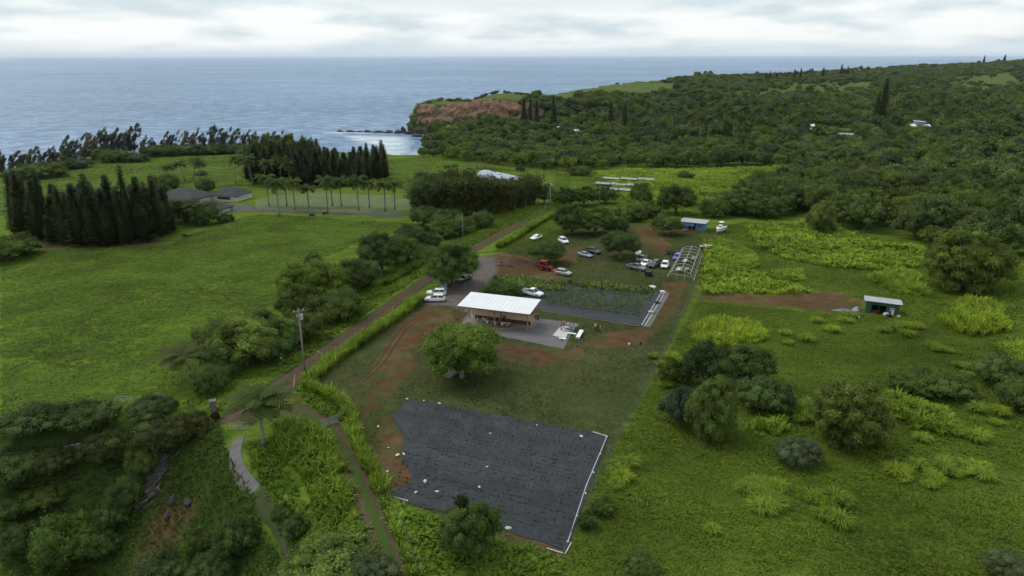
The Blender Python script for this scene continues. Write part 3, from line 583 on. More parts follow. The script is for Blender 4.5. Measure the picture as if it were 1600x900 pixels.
def _palm(name, seed, mat, bark, royal=False, **k):
    S_, t, top = palm(seed, royal=royal, **k); ex = []
    if royal: c = MB(); c.tube([top - Vector((0, 0, .4)), top + Vector((0, 0, 1.2))], [.2, .12], 8); ex = [('crownshaft', c.mesh('crownshaft', plain('crownshaft', (.10, .16, .04), .5), smooth=True))]
    return Plant(name, S_, LM(mat), t, bark, crown='fronds', extra=ex)
K['cocos'] = [_palm('coconut_palm', 60 + i, 'palm', M_BARK_PALE, bend=.6 + .7 * i, h=10 + i, ln=4.3, nf=20) for i in range(3)]
K['royal'] = [_palm('royal_palm', 66 + i, 'palm', plain('palm_trunk', (.19, .18, .155), .8, .2, 2), True, bend=.05, h=9, ln=4.4, nf=16) for i in range(2)]
K['bamboo'] = [_kind('bamboo_clump', bamboo(70 + i, 11, 26, 2.6), 'bamboo', plain('culm', (.12, .10, .035), .6, .3), crown='foliage', stem='culms') for i in range(2)]
K['lime'] = [Plant('grass_clump', grass_clump(80 + i, 190, 2.0, 1.7, .045, 1.7), LM('tuft'), crown='blades') for i in range(3)]
def P_(kind, px, py, w, h, label, cat='tree', group=None, mat=None, rz=None):
    """a plant whose foot the photograph shows at (px, py), w and h its spread and height there in photo pixels"""
    p = at(px, py); D = (p - Vector((0, 0, CAMH))).length; dep = math.asin((CAMH - p.z) / D); ww = w * D / FPX; hh = (h * D / FPX - .35 * ww * math.sin(dep)) / math.cos(dep); hh = max(hh, .35 * ww)
    return kind.set(p, RNG.random() * 6.28 if rz is None else rz, ww / 2 / kind.r, hh / kind.h, label, cat, group, LM(mat) if mat else None)
# ------------------------------------------------------------------ single trees and shrubs
for a in [
 (K['mango'], 721, 590, 124, 100, 'large round mango-green tree in front of the white-roofed pavilion'),
 (K['round1'], 706, 446, 88, 80, 'bushy green tree beside the gravel drive above the two white cars'),
 (K['umbrella'], 853, 412, 66, 42, 'small umbrella-shaped tree directly behind the red tractor'),
 (K['umbrella'], 968, 403, 66, 48, 'dark domed tree between two clusters of parked cars'),
 (K['umbrella'], 1042, 367, 50, 34, 'small dark domed tree just beside the blue cabin'),
 (K['round2'], 893, 366, 62, 54, 'big dark tree behind the white parked cars at the hedge end'),
 (K['round2'], 930, 366, 66, 50, 'dark spreading tree right of the big tree behind the cars'),
 (K['shrub1'], 962, 364, 40, 28, 'low dark tree at the end of the shady clump by the red dirt'),
 (K['shrub4'], 770, 460, 40, 24, 'low dark bush behind the pavilion roof beside the drive', 'shrub'),
 (K['shrub1'], 798, 462, 42, 24, 'low dark bush behind the pavilion roof beside the white pickup', 'shrub'),
 (K['round1'], 735, 868, 92, 92, 'dark leafy tree at the lower edge of the black-covered field', 'tree', None, 'dark'),
 (K['round1'], 712, 862, 54, 58, 'smaller tree leaning on the one below the black-covered field', 'tree', None, 'dark'),
 (K['tall'], 1110, 684, 76, 104, 'pale green upright tree at the front of the thicket beside the fence'),
 (K['shrub3'], 1062, 662, 66, 72, 'grey-green shrub leaning on the pale upright tree', 'shrub'),
 (K['round2'], 1100, 605, 84, 84, 'dark dense tree at the heart of the thicket beside the fence'),
 (K['round2'], 1160, 600, 92, 74, 'dark broad tree behind the round bush in the thicket'),
 (K['shrub1'], 1192, 640, 86, 60, 'dark round bush beside the thicket on the open pasture', 'shrub'),
 (K['shrub4'], 1052, 598, 50, 46, 'mid-green bush at the fence side of the thicket', 'shrub', None, 'dark'),
 (K['tall_olive'], 1322, 690, 112, 104, 'olive spreading tree standing in the middle of the right-hand pasture'),
 (K['shrub3'], 1244, 722, 72, 48, 'pale grey wiry bush below the olive spreading tree', 'shrub'),
 (K['shrub1'], 1425, 612, 76, 40, 'low dark bush above the lime cane band', 'shrub'), (K['shrub1'], 1475, 618, 70, 40, 'lower dark bush beside the lime cane band, further from the olive tree', 'shrub'),
 (K['shrub3'], 1560, 600, 70, 50, 'grey bush near the right edge of the pasture', 'shrub', None, 'dark'), (K['shrub1'], 1600, 640, 70, 50, 'dark bush cut by the right edge of the picture', 'shrub'),
 (K['tall_olive'], 1504, 452, 106, 90, 'large drooping olive green tree above the green shed'),
 (K['tall'], 1280, 364, 46, 50, 'light green tree at the foot of the pole by the lime field'),
 (K['round1'], 492, 478, 108, 86, 'green tree on the pasture side of the dirt road', 'tree', None, 'mango'),
 (K['round1'], 445, 545, 62, 56, 'bright-topped tree nearest the tall transformer pole'),
 (K['round1'], 385, 570, 100, 84, 'leafy tree at the corner of the pasture by the crossroads', 'tree', None, 'light'),
 (K['shrub1'], 345, 562, 80, 70, 'dark bush beside the shaggy palm at the pasture corner', 'shrub'),
 (K['round2'], 597, 425, 82, 72, 'dark tree halfway along the road hedge'), (K['shrub2'], 635, 408, 60, 46, 'olive bush along the road hedge above the dark tree', 'shrub'),
 (K['shrub1'], 560, 448, 70, 52, 'dark bush along the road hedge below the dark tree', 'shrub'), (K['shrub1'], 520, 500, 90, 58, 'wide dark bush leaning out over the road verge', 'shrub'), (K['shrub1'], 470, 530, 70, 54, 'dark bush behind the tall transformer pole', 'shrub', None, 'brownish'), (K['shrub1'], 425, 560, 70, 50, 'dark bush beside the tree near the transformer pole', 'shrub'),
 (K['shrub2'], 665, 385, 56, 38, 'olive bush in the road hedge facing the drive', 'shrub'), (K['shrub4'], 690, 372, 54, 36, 'green bush in the road hedge near the wooden pole', 'shrub'), (K['shrub2'], 722, 365, 50, 34, 'olive bush at the foot of the slim wooden pole', 'shrub'), (K['shrub1'], 752, 355, 44, 30, 'dark bush in the hedge below the bamboo', 'shrub'), (K['shrub4'], 640, 378, 50, 34, 'green bush at the pasture edge of the hedge', 'shrub', None, 'dark'),
 (K['round2'], 545, 462, 70, 66, 'dark tree beside the wide hedge bush on the road'), (K['round1'], 620, 412, 56, 52, 'green tree high in the road hedge'), (K['round2'], 470, 500, 70, 66, 'dark tree between the pasture trees near the transformer pole'), (K['round1'], 350, 585, 66, 60, 'green tree leaning over the shaggy palm', 'tree', None, 'dark'), (K['round2'], 415, 540, 66, 64, 'dark tree between the corner trees by the crossroads'), (K['round1'], 655, 392, 50, 44, 'round green tree where the hedge nears the drive', 'tree', None, 'dark'), (K['shrub4'], 700, 355, 60, 34, 'green bush at the foot of the bamboo', 'shrub', None, 'dark'), (K['shrub1'], 665, 352, 50, 36, 'dark bush at the pasture end of the bamboo', 'shrub'), (K['shrub1'], 330, 610, 60, 46, 'dark bush by the crossroads below the shaggy palm', 'shrub'),
 (K['round2'], 880, 325, 44, 38, 'dark tree between the braced pole and the slim pole'), (K['round2'], 912, 322, 46, 36, 'dark tree behind the slim pole'), (K['round1'], 850, 318, 40, 34, 'dark tree behind the braced utility pole', 'tree', None, 'dark'), (K['round2'], 945, 318, 40, 30, 'dark tree in front of the crop tunnels'),
 (K['shrub2'], 40, 850, 60, 40, 'olive bush in the gulch at the left edge', 'shrub', None, 'dark'), (K['shrub1'], 20, 800, 60, 34, 'dark bush under the gulch rim at the left edge', 'shrub'), (K['shrub2'], 165, 860, 44, 34, 'small bush beside the bright gulch bush', 'shrub', None, 'dark'), (K['shrub1'], 70, 785, 56, 30, 'low dark bush below the stone wall in the gulch', 'shrub'), (K['shrub4'], 305, 862, 50, 40, 'green bush on the gulch floor below the rock faces', 'shrub', None, 'dark'), (K['shrub1'], 440, 812, 34, 28, 'dark bush between the grassy path and the cane thicket', 'shrub'), (K['shrub2'], 460, 835, 44, 36, 'olive bush at the lower end of the cane thicket', 'shrub', None, 'dark'), (K['shrub1'], 250, 905, 70, 40, 'dark bush at the bottom edge of the gulch', 'shrub'), (K['shrub1'], 340, 905, 70, 46, 'dark bush at the bottom edge below the grassy path', 'shrub'),
 (K['shrub4'], 105, 876, 92, 72, 'bright green bush down in the gulch'), (K['shrub1'], 372, 860, 64, 58, 'dark bush below the concrete path', 'shrub'), (K['shrub2'], 520, 905, 150, 78, 'large olive bush at the bottom edge beside the two-track', 'shrub', None, 'light'), (K['shrub2'], 468, 915, 80, 60, 'olive bush at the bottom edge below the gulch slope', 'shrub', None, 'olive'), (K['shrub3'], 575, 912, 90, 50, 'grey-green bush at the bottom edge touching the two-track', 'shrub'),
 (K['weep'], 258, 688, 84, 42, 'drooping bush on the gulch rim near the red-flowered shrub', 'shrub'), (K['weep'], 168, 708, 68, 40, 'drooping bush on the gulch rim beside the low wall', 'shrub'), (K['weep'], 300, 674, 56, 36, 'drooping bush on the gulch rim next to the stone pillar', 'shrub'),
 (K['shrub1'], 25, 740, 84, 42, 'dark bush on the gulch rim at the left edge', 'shrub'), (K['shrub1'], 88, 735, 52, 36, 'dark bush on the gulch rim, second from the left edge', 'shrub', None, 'bamboo'), (K['shrub1'], 200, 790, 48, 48, 'dark bush on the slope below the gulch rim', 'shrub'), (K['shrub1'], 178, 820, 44, 40, 'dark bush lower on the slope above the bright gulch bush', 'shrub'), (K['shrub1'], 225, 740, 44, 46, 'small dark bush beside the dead cane', 'shrub'),
 (K['shrub1'], 60, 668, 90, 20, 'flat dark hedge bush along the pasture rim', 'shrub', None, 'dark'), (K['shrub1'], 140, 660, 80, 16, 'flat dark hedge bush along the pasture rim towards the gate', 'shrub', None, 'dark'), (K['shrub2'], 235, 645, 70, 24, 'flat dark hedge bush nearest the pasture gate', 'shrub', None, 'dark'),
 (K['shrub1'], 18, 402, 70, 36, 'dark round bush in the pasture at the left edge', 'shrub'), (K['round2'], 405, 282, 40, 66, 'dark bushy tree at the sea end of the driveway pine stand'), (K['round2'], 425, 276, 44, 68, 'dark bushy tree among the driveway pines'), (K['round2'], 452, 272, 46, 64, 'dark bushy tree behind the tall coconut palm'), (K['round2'], 480, 272, 44, 60, 'dark bushy tree in the middle of the driveway pine stand'), (K['shrub1'], 290, 345, 60, 36, 'dark bush in front of the wide grey roof', 'shrub'), (K['shrub1'], 318, 350, 44, 34, 'dark bush between the low palms by the garage', 'shrub'), (K['shrub1'], 322, 300, 30, 22, 'dark bush between the two grey roofs', 'shrub'), (K['shrub1'], 258, 300, 40, 30, 'dark bush at the back of the wide house', 'shrub'), (K['shrub1'], 352, 346, 26, 14, 'small bush below the garage yard', 'shrub'),
 (K['shrub1'], 730, 600, 14, 10, 'small seedling at the foot of the round tree', 'shrub'),
 (K['shrub1'], 940, 800, 40, 26, 'low dark weed bush beside the white pipe at the fence', 'shrub'), (K['shrub1'], 915, 822, 32, 26, 'low dark weed bush at the lower fence corner', 'shrub'), (K['shrub1'], 1000, 895, 60, 30, 'low dark weed bush at the bottom edge of the pasture', 'shrub'), (K['shrub3'], 1580, 905, 70, 40, 'grey weed bush in the bottom corner', 'shrub'),
 (K['shrub1'], 1070, 281, 28, 15, 'dark round bush in the lime clearing', 'shrub'), (K['shrub1'], 698, 262, 12, 6, 'dark bush alone in the far pasture', 'shrub'), (K['shrub1'], 710, 261, 8, 5, 'smaller dark bush alone in the far pasture', 'shrub'), (K['shrub4'], 813, 268, 16, 12, 'dark bush behind the vaulted barn', 'shrub', None, 'dark'),
 (K['shrub4'], 315, 273, 20, 8, 'flat round bush beside the coconut palms', 'shrub'), (K['shrub1'], 905, 275, 36, 18, 'dark bush at the end of the vegetable tunnels', 'shrub'), (K['shrub4'], 1000, 318, 36, 36, 'green tree in front of the vegetable tunnels', 'tree', None, 'olive'),
 (K['round1'], 1055, 335, 60, 50, 'green tree behind the blue cabin, hedge side', 'tree', None, 'dark'), (K['tall_olive'], 1150, 335, 66, 48, 'olive tree behind the white boat'), (K['round2'], 1190, 340, 60, 40, 'dark tree in the hedge by the lime field'), (K['shrub1'], 1115, 340, 46, 34, 'dark bush behind the blue cabin roof', 'shrub'), (K['shrub1'], 985, 345, 56, 32, 'dark bush behind the red dirt', 'shrub'), (K['shrub1'], 1010, 340, 44, 28, 'dark bush in the hedge beyond the red dirt', 'shrub', None, 'brownish'),
]: P_(*a[:6], *(a[6:] if len(a) > 6 else ()))
# palms
for i, (px, py, h) in enumerate([(436,338,60),(461,328,50),(482,323,34),(512,330,56),(519,321,40),(533,322,46),(560,329,56),(577,325,46),(602,330,50),(617,328,48),(420,322,50),(448,322,44)]):
    p = at(px, py); D = (p - Vector((0, 0, CAMH))).length; k = K['royal'][i % 2]; k.set(p, i, 1.15, h * D / FPX / k.h * .98, f'royal palm along the driveway beyond the pasture, {ORD[i]} from the garage', 'palm', 'royal palms along the driveway')
for i, (px, py, h, s, lb) in enumerate([(412,698,112,1.15,'bent coconut palm in the foreground beside the concrete path'),(300,592,64,1.25,'shaggy palm with brown fronds at the pasture corner'),(368,288,52,1,'coconut palm standing alone beside the pine stand'),
  (262,285,34,1,'coconut palm behind the grey roofs, first of the group'),(288,282,36,1,'coconut palm behind the grey roofs, second of the group'),(302,280,38,1,'coconut palm behind the grey roofs, third of the group'),(312,283,40,1,'coconut palm behind the grey roofs, last of the group'),
  (395,290,56,1,'coconut palm at the end of the pine stand'),(412,292,50,1,'coconut palm in front of the pine stand'),(440,290,58,1.1,'tall coconut palm in front of the pine stand'),(455,292,48,1,'coconut palm against the dark pines beside the driveway'),(652,300,40,1,'coconut palm at the corner of the bamboo'),
  (285,350,48,1.05,'coconut palm beside the grey hip roof'),(305,352,40,1,'low coconut palm next to the pine stand'),(325,345,38,1,'low coconut palm in front of the garage'),(270,352,50,1,'coconut palm tucked against the columnar pines'),(745,264,34,.9,'slim palm above the vaulted barn'),(757,262,34,.9,'second slim palm above the vaulted barn'),(770,266,30,.9,'third slim palm above the vaulted barn')]):
    p = at(px, py); D = (p - Vector((0, 0, CAMH))).length; k = K['cocos'][i % 3]; k.set(p, i * 1.9, 1.3 if 'foreground' in lb else 1.15 if h > 60 else 1.35, h * D / FPX / k.h * .82, lb, 'palm', mat=LM('bamboo') if 'shaggy' in lb else None)
# columnar pines: the stand by the house, the stand behind the driveway
i = 0; rp_ = random.Random(5)
for px, py, h in [(30,364,92),(40,371,100),(50,366,88),(62,375,98),(74,370,104),(88,378,72),(97,372,84),(106,380,90),(116,376,78),(128,382,96),(139,374,86),(150,383,112),(158,376,92),(172,382,90),(184,376,104),(196,380,92),(205,379,122),(218,374,88),(226,377,104),(240,370,90),(250,368,98),(262,362,76)]:
    p = at(px, py); D = (p - Vector((0, 0, CAMH))).length; e = K['pines'][i % 4].set(p, i * 1.1, rp_.uniform(1.7, 2.4), h * .88 * D / FPX / 20, f'dark columnar pine in the stand by the grey roofs, {ORD[i]} from the left', 'pine', 'columnar pines by the grey roofs'); e.rotation_euler = (rp_.uniform(-.03, .03), rp_.uniform(-.03, .03), i); i += 1
j = 0; cnt = [0, 0, 0]
for row, (y0, y1) in enumerate(((284, 291), (274, 280), (265, 270))):
    px = 392 + 5 * row
    while px < 602:
        py = y0 + (y1 - y0) * math.sin((px - 395) / 205 * 3.0) + rp_.uniform(-2.5, 2.5) - (5 if px > 570 else 0); p = at(px, py); D = (p - Vector((0, 0, CAMH))).length; hh = (rp_.uniform(50, 66) if px < 500 else rp_.uniform(40, 54)) - 5 * row
        e = K['pines'][rp_.randrange(4)].set(p, j * 1.3, rp_.uniform(1.7, 2.6), hh * D / FPX / 20, f'dark columnar pine in the stand behind the driveway, {("front", "middle", "back")[row]} row, {ORD[cnt[row]]} from the left', 'pine', 'columnar pines behind the driveway'); e.rotation_euler = (rp_.uniform(-.03, .03), rp_.uniform(-.03, .03), j); j += 1; cnt[row] += 1; px += rp_.uniform(9, 16)
# wind-combed ironwoods along the cliff edge
i = 0
for px, py, h in [(4,272,42),(18,274,38),(34,272,40),(50,270,44),(66,274,46),(82,268,44),(98,264,46),(114,258,52),(130,252,48),(146,246,46),(162,244,50),(176,243,44),(190,242,48),(206,241,54),(222,241,34),(238,240,30),(252,240,28),(266,239,40),(284,238,38),(300,238,44),(316,237,36),(332,237,52),(348,237,44),(364,236,42),(380,236,40),(396,236,38),(412,236,36),(430,238,40),(448,238,36),(466,239,34),(484,239,32)]:
    p = at(px, py); D = (p - Vector((0, 0, CAMH))).length; hh = .80 * h * D / FPX; K['irons'][i % 5].set(p, RNG.uniform(-.5, .5), max(.9, hh / 14), hh / K['irons'][i % 5].h, f'windswept ironwood tree on the sea edge, {ORD[i]} from the left', 'tree', 'ironwood trees along the sea edge'); i += 1
for i, (px, py, w, h) in enumerate([(70,276,60,22),(120,262,40,16),(180,252,50,16),(215,252,34,12),(30,280,40,14),(400,250,60,26),(430,250,60,24),(245,242,44,12),(275,241,44,12),(305,240,44,13),(335,240,44,14),(365,239,44,13),(150,246,44,14),(100,264,44,16),(50,274,44,16)]):
    P_(K['shrub1'], px, py, w, h, f'low dark scrub bush under the ironwoods, {ORD[i]} from the left', 'shrub', 'scrub under the ironwoods', 'grey' if i % 2 else None)
# bamboo thicket where the road leaves
i = 0
for px, py, h in [(652,335,46),(668,338,52),(684,340,58),(700,340,60),(716,338,60),(732,338,60),(748,336,58),(764,334,54),(780,332,50),(796,328,46),(812,324,42),(828,320,46),(660,320,42),(690,318,50),(720,316,52),(750,314,38),(780,312,32),(806,308,30)]:
    p = at(px, py); D = (p - Vector((0, 0, CAMH))).length; hh = h * D / FPX; K['bamboo'][i % 2].set(p, i * 1.7, hh / 11 * 1.4, hh / 11, f'dark bamboo clump in the thicket beyond the pasture, {ORD[i]} of the thicket', 'bamboo', 'bamboo thicket', LM('dark') if i in (0, 1, 3, 12, 19) else None); i += 1
# ------------------------------------------------------------------ woods
def scatter(poly, step, seed, dens=1.0):
    rng = np.random.default_rng(seed); lo, hi = poly.min(0), poly.max(0); nx, ny = (np.ceil((hi - lo) / step)).astype(int); X, Y = np.meshgrid(np.arange(nx), np.arange(ny))
    p = lo + (np.stack([X.ravel() + .5 * (Y.ravel() % 2), Y.ravel()], 1) + rng.uniform(-.38, .38, (nx * ny, 2))) * step; p = p[inside(p, poly)]
    return p[rng.random(len(p)) < dens]
def small_tree(seed, h, rad, n, per, size, mat_i=0, trunk=True, **k): S_, t = broadleaf(seed, h, rad, h * .14, n, per, size, **k); mb_to_soup(S_, t, m=1); return S_
WOODK = [small_tree(100 + i, 7.5, 5.2, 30, 62, .28, lobe=.25, low=-.5, flat=.85, yellow=.3) for i in range(5)]
WOOD_ME = [s.mesh('wood_tree', [LM('dark'), M_BARK]) for s in WOODK]; WOODPK = [s.pack() for s in WOODK]
FARK = [small_tree(120 + i, (8.0, 7.0, 9.5, 6.5, 11.0, 8.5)[i], (5.0, 5.6, 4.6, 5.8, 4.2, 5.2)[i], (11, 14, 10, 16, 12, 9)[i], 22, .58, lobe=(.38, .32, .42, .28, .34, .46)[i], low=-.3, flat=.85) for i in range(6)]; FARPK = [s.pack() for s in FARK]
WOOD = np.concatenate([at2([(1132,328),(1185,305),(1228,270),(1250,250),(1330,236),(1599,238),(1599,412),(1450,386),(1345,362),(1275,346)])])
WOOD = np.concatenate([WOOD[:6], [(330, 330), (300, 180)], WOOD[6:]])
rw = np.random.default_rng(5)
wp = scatter(WOOD, 9.6, 3); wp = wp[np.argsort(np.hypot(*wp.T))]
BAND = at2([(885,268),(960,264),(1100,263),(1235,263),(1250,250),(1330,236),(1600,236),(1600,224),(1300,226),(1000,232),(900,240)]); SPUR = np.array([tuple(at(a, b)[:2]) for a, b in ((652,246),(720,253),(800,260),(890,268),(910,242))] + [(95,700),(60,790),(-10,800),(-70,770),(-84,700),(-78,630),(-70,570)])
wood_mats = [LM('dark'), LM('brownish'), LM('olive'), LM('dark'), LM('far')]
def wood_tree(x, y, s, label, group, mat, k):
    o = link('wood_tree', WOOD_ME[k], None, (x, y, gz(x, y) - .3), (0, 0, rw.random() * 6.28), (s, s, s * rw.uniform(.85, 1.25))); o.material_slots[0].link = 'OBJECT'; o.material_slots[0].material = mat; tag(o, label, 'tree', group)
ROWS = ('front', 'second', 'third', 'fourth', 'fifth', 'sixth', 'seventh', 'eighth', 'ninth', 'back')
def wood(pts, rows, size, what, group, mats):
    row, place = ranked(pts, rows)
    for (x, y), r, q in zip(pts, row, place): wood_tree(x, y, rw.uniform(*size), f'{what}, {ROWS[r]} row, {ORD[q]} from the left', group, mats[rw.integers(0, len(mats))], rw.integers(0, 5))
wood(wp[:150], 10, (.85, 1.65), 'dark domed tree in the wood above the lime field', 'trees of the dark wood', wood_mats[:4])
bp = scatter(BAND, 10.5, 7); bp = bp[np.argsort(np.hypot(*bp.T))]
wood(bp[:75], 5, (.8, 1.25), 'green domed tree in the belt behind the lime clearing', 'trees of the belt behind the clearing', [LM('dark'), LM('mango'), LM('olive'), LM('far')])
sp = scatter(SPUR, 11, 9); sp = sp[np.argsort(np.hypot(*sp.T))]
wood(sp[:75], 5, (.8, 1.3), 'green domed tree on the spur before the red cliff', 'trees on the spur before the cliff', [LM('mango'), LM('olive'), LM('far'), LM('light')])
# the rest of the woods, out to the skyline, as one mass
FXF = []
def mass(pts, lo, hi, pks=None, tint=None, zs=1.0):
    pts = on_view(pts); n = len(pts)
    if n: s = rw.uniform(lo, hi, n); FXF.append(np.c_[pts, ground(pts) - .4, rw.random(n) * 6.28, s, s * rw.uniform(.8, 1.2, n) * zs])
mass(wp[150:], .75, 1.3, FARPK); mass(bp[75:], .8, 1.2, FARPK); mass(sp[75:], .8, 1.2, FARPK)
VAL = np.array([tuple(at(a, b)[:2]) for a, b in ((900,238),(1000,226),(1300,222),(1600,228))] + [(700,480),(900,700),(1000,1000),(800,1010),(620,930),(420,980),(240,900),(130,900),(60,860),(55,800),(100,720)])
LAWN = at2([(1255,216),(1335,216),(1330,200),(1262,200)])
vp = scatter(VAL, 11.5, 11); vp = vp[~(inside(vp, LAWN) | inside(vp, HILLFIELD[0]) | inside(vp, HILLFIELD[1]))]; mass(vp, .7, 1.5, FARPK)
RIDGE = np.array([(60,870),(240,905),(420,985),(620,935),(800,1010),(1000,1010),(1500,1150),(2300,1700),(2700,2750),(2300,2900),(1400,2450),(760,1960),(420,1700),(300,1480),(340,1400),(270,1150),(120,975)])
rp = scatter(RIDGE, 17, 13); hf = inside(rp, HILLFIELD[0]) | inside(rp, HILLFIELD[1]); rp = rp[~hf | (rw.random(len(rp)) < .10)]
rp = rp[(wob(rp, 260, 4.) > -.75)]; mass(rp, .8, 1.9, FARPK, (.7, 1.2), .7)
HT = scatter(np.array([(-120,990),(-60,1030),(60,1095),(230,1480),(200,1480),(40,1060),(-60,985)]), 9, 15, .6); mass(HT, .5, 1.0, FARPK, (.7, 1.), .6)
CF = scatter(np.array([(-70,800),(60,790),(150,860),(150,930),(60,925),(12,868),(-30,850),(-70,868)]), 9, 16); mass(CF, .9, 1.4, FARPK, (.6, .9))
FXF = np.concatenate(FXF); instancer('forest', FARPK, [LM('far'), M_BARK], FXF, rw.choice(6, len(FXF), p=[.3, .22, .13, .15, .1, .1]), 'dark green woods covering the valley and the far hills', 'forest', [[LM(k), M_BARK] for k in ('far', 'far', 'mango', 'brownish', 'dark', 'olive')])
# palms and tall pines that stand out of the woods
i = 0; VPALM = [(1010,215),(1035,222),(1050,210),(1075,215),(1092,226),(1085,210),(1105,222),(1120,205),(1140,212),(1155,200),(1175,195),(1190,192),(1210,190),(1222,196),(1240,190),(1235,222),(1250,215),(1145,222),(1130,195),(1060,200),(1165,210),(1180,205),(1200,207),(1260,200),(1390,205),(1410,198),(1425,195),(1440,190),(1455,192),(1470,200),(1480,205),(1500,208),(1512,200),(1490,190),(1465,180),(1520,195),(1400,185),(1450,175),(1035,205),(1110,190),(985,205),(970,195)]
VORD = {q: j for j, q in enumerate(sorted(VPALM))}
for px, py in VPALM:
    p = at(px, py); k = K['cocos'][i % 3]; k.set(p, i * 2.1, 1.7, RNG.uniform(1.45, 1.9), f'coconut palm standing out of the valley woods, {ORD[VORD[(px, py)]]} from the left', 'palm', 'palms in the valley woods'); i += 1
for px, py, h, lb in [(1375,196,62,'tall dark pine standing alone above the valley woods'),(1366,200,50,'shorter dark pine beside the tall lone pine'),(818,200,44,'dark pine beside the red cliff, first of the group'),(828,200,46,'dark pine beside the red cliff, second of the group'),(838,202,42,'dark pine beside the red cliff, third of the group'),(864,204,52,'broad dark pine above the white roofs'),(865,208,44,'dark pine next to the broad pine above the white roofs'),(953,206,46,'dark pine in the woods beyond the white roofs'),(975,204,44,'dark pine in the woods past the white roofs'),(1240,126,15,'slim pine on the skyline, first of the pair'),(1250,126,16,'slim pine on the skyline, second of the pair'),(1285,124,15,'slim lone pine on the skyline'),(1313,122,18,'slim pine on the skyline trio, first'),(1318,122,12,'slim pine on the skyline trio, second'),(1323,122,15,'slim pine on the skyline trio, third'),(1196,128,12,'pine on the skyline before the palms'),(1202,128,14,'pine on the skyline nearest the sea'),(1212,128,12,'bushy pine on the skyline near the sea'),(1355,116,10,'pine on the skyline past the trio'),(1536,102,11,'pine near the top of the skyline'),(1546,100,10,'pine at the top of the skyline'),(1568,100,10,'pine at the far end of the skyline')]:
    p = at(px, py); D = (p - Vector((0, 0, CAMH))).length; K['pines'][len(lb) % 4].set(p, 0, 4.0 if 'tall dark' in lb else 2.6 * (1 if h > 20 else 1.4), h * D / FPX / 20, lb, 'pine')

# ------------------------------------------------------------------ grasses
def tufts(name, polys, step, h, spread, mat, label, seed, blades=7, wid=.13, cat='grass', dens=1.0, avoid=(), arch=.9, tint=(.75, 1.25), far=None):
    pk = [grass_clump(seed + i, blades, h, spread, wid, arch).pack() for i in range(5)]; rng = np.random.default_rng(seed); X = []
    for P in polys:
        p = on_view(scatter(P, step, seed + 7, dens), .05)
        for A_ in avoid: p = p[~inside(p, A_)]
        s = rng.uniform(.6, 1.35, len(p)) * (1 + .3 * wob(p, 17, 1.) + .2 * wob(p, 6.5, 2.)); X.append(np.c_[p, ground(p) - .03, rng.random(len(p)) * 6.28, s, s * rng.uniform(.7, 1.2, len(p))])
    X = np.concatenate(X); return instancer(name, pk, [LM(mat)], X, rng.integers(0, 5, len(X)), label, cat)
ROADL = [(345,655),(395,625),(440,598),(500,550),(560,508),(620,468),(665,437),(700,412),(745,388),(790,362),(830,340)]
ROADP = at2([(300,640),(395,605),(440,588),(560,500),(680,420),(830,336),(830,346),(690,430),(560,520),(450,615),(400,650),(330,668)])
PAST = at2([(0,645),(0,395),(30,392),(262,382),(330,352),(400,334),(640,347),(655,352),(560,378),(450,428),(425,475),(340,540),(270,618),(180,634)])
tufts('pasture_grass', [PAST], .85, .26, .75, 'grass', 'long green pasture grass left of the dirt road', 200, 11, .09, arch=1.6)
FARP = at2([(0,330),(0,282),(140,252),(240,246),(380,240),(380,290),(290,300),(20,360)]); FARP2 = at2([(606,286),(606,250),(640,247),(880,264),(880,274),(800,266),(700,282),(640,300)])
tufts('far_pasture_grass', [FARP, FARP2], 2.2, .35, 1.5, 'grass', 'green grass of the pastures near the sea', 210, 8, .25, arch=1.6)
RPAST = at2([(870,905),(930,762),(985,660),(1040,560),(1090,472),(1180,480),(1300,492),(1420,496),(1600,520),(1600,905)])
tufts('rough_grass', [RPAST], .46, .26, .5, 'tussock', 'rough grass of the pasture right of the fence', 220, 10, .05, arch=1.5)
tufts('lime_grass', LUSH, 1.35, 1.35, 1.2, 'lime', 'bright lime tall grass in the clearings', 230, 16, .14, tint=(.6, 1.05))
GUL = at2([(0,700),(340,660),(352,700),(395,780),(455,905),(0,905)])
tufts('gulch_grass', [GUL], .5, .4, .6, 'gulch', 'dark green grass on the gulch slope', 240, 10, .05, dens=.95, arch=1.4, tint=(.45, .95))
tufts('slope_grass', [at2([(620,790),(700,820),(800,850),(880,878),(870,905),(650,905)]), at2([(380,690),(425,690),(470,780),(530,815),(562,800),(590,860),(600,905),(470,905),(440,830),(405,760)]), at2([(462,610),(478,602),(545,645),(540,660),(500,650)])], .6, .5, .6, 'grass', 'short green grass beside the two-track', 250, 7, .09)
tufts('meadow_grass', [at2([(1092,362),(1170,346),(1270,350),(1350,365),(1450,390),(1599,415),(1599,520),(1420,496),(1345,468),(1300,455),(1092,450)]), at2([(772,392),(800,380),(870,342),(900,350),(880,372),(800,398)]), at2([(640,352),(760,338),(860,322),(900,342),(800,390),(772,384),(830,350),(810,346),(690,410)]), at2([(285,632),(330,600),(400,580),(445,572),(432,592),(385,632),(345,655)])], .75, .32, .6, 'tussock', 'mixed grass around the lime clearings and the crossroads', 255, 9, .07, arch=1.4)
tufts('clearing_grass', [at2([(870,272),(960,266),(1240,264),(1235,300),(1130,335),(960,348),(890,335),(860,310)])], 1.6, .5, 1.1, 'grass', 'rough grass of the clearing behind the dark trees', 257, 9, .14, arch=1.4)
# grassy road verge
tufts('verge_grass', [at2([(425,560),(470,535),(520,500),(600,445),(660,405),(720,375),(790,345),(830,332),(826,338),(770,366),(700,402),(660,430),(600,470),(500,540),(445,585)])], .8, .6, .7, 'grass', 'grass verge between the dirt road and its bushes', 260, 8, .1)
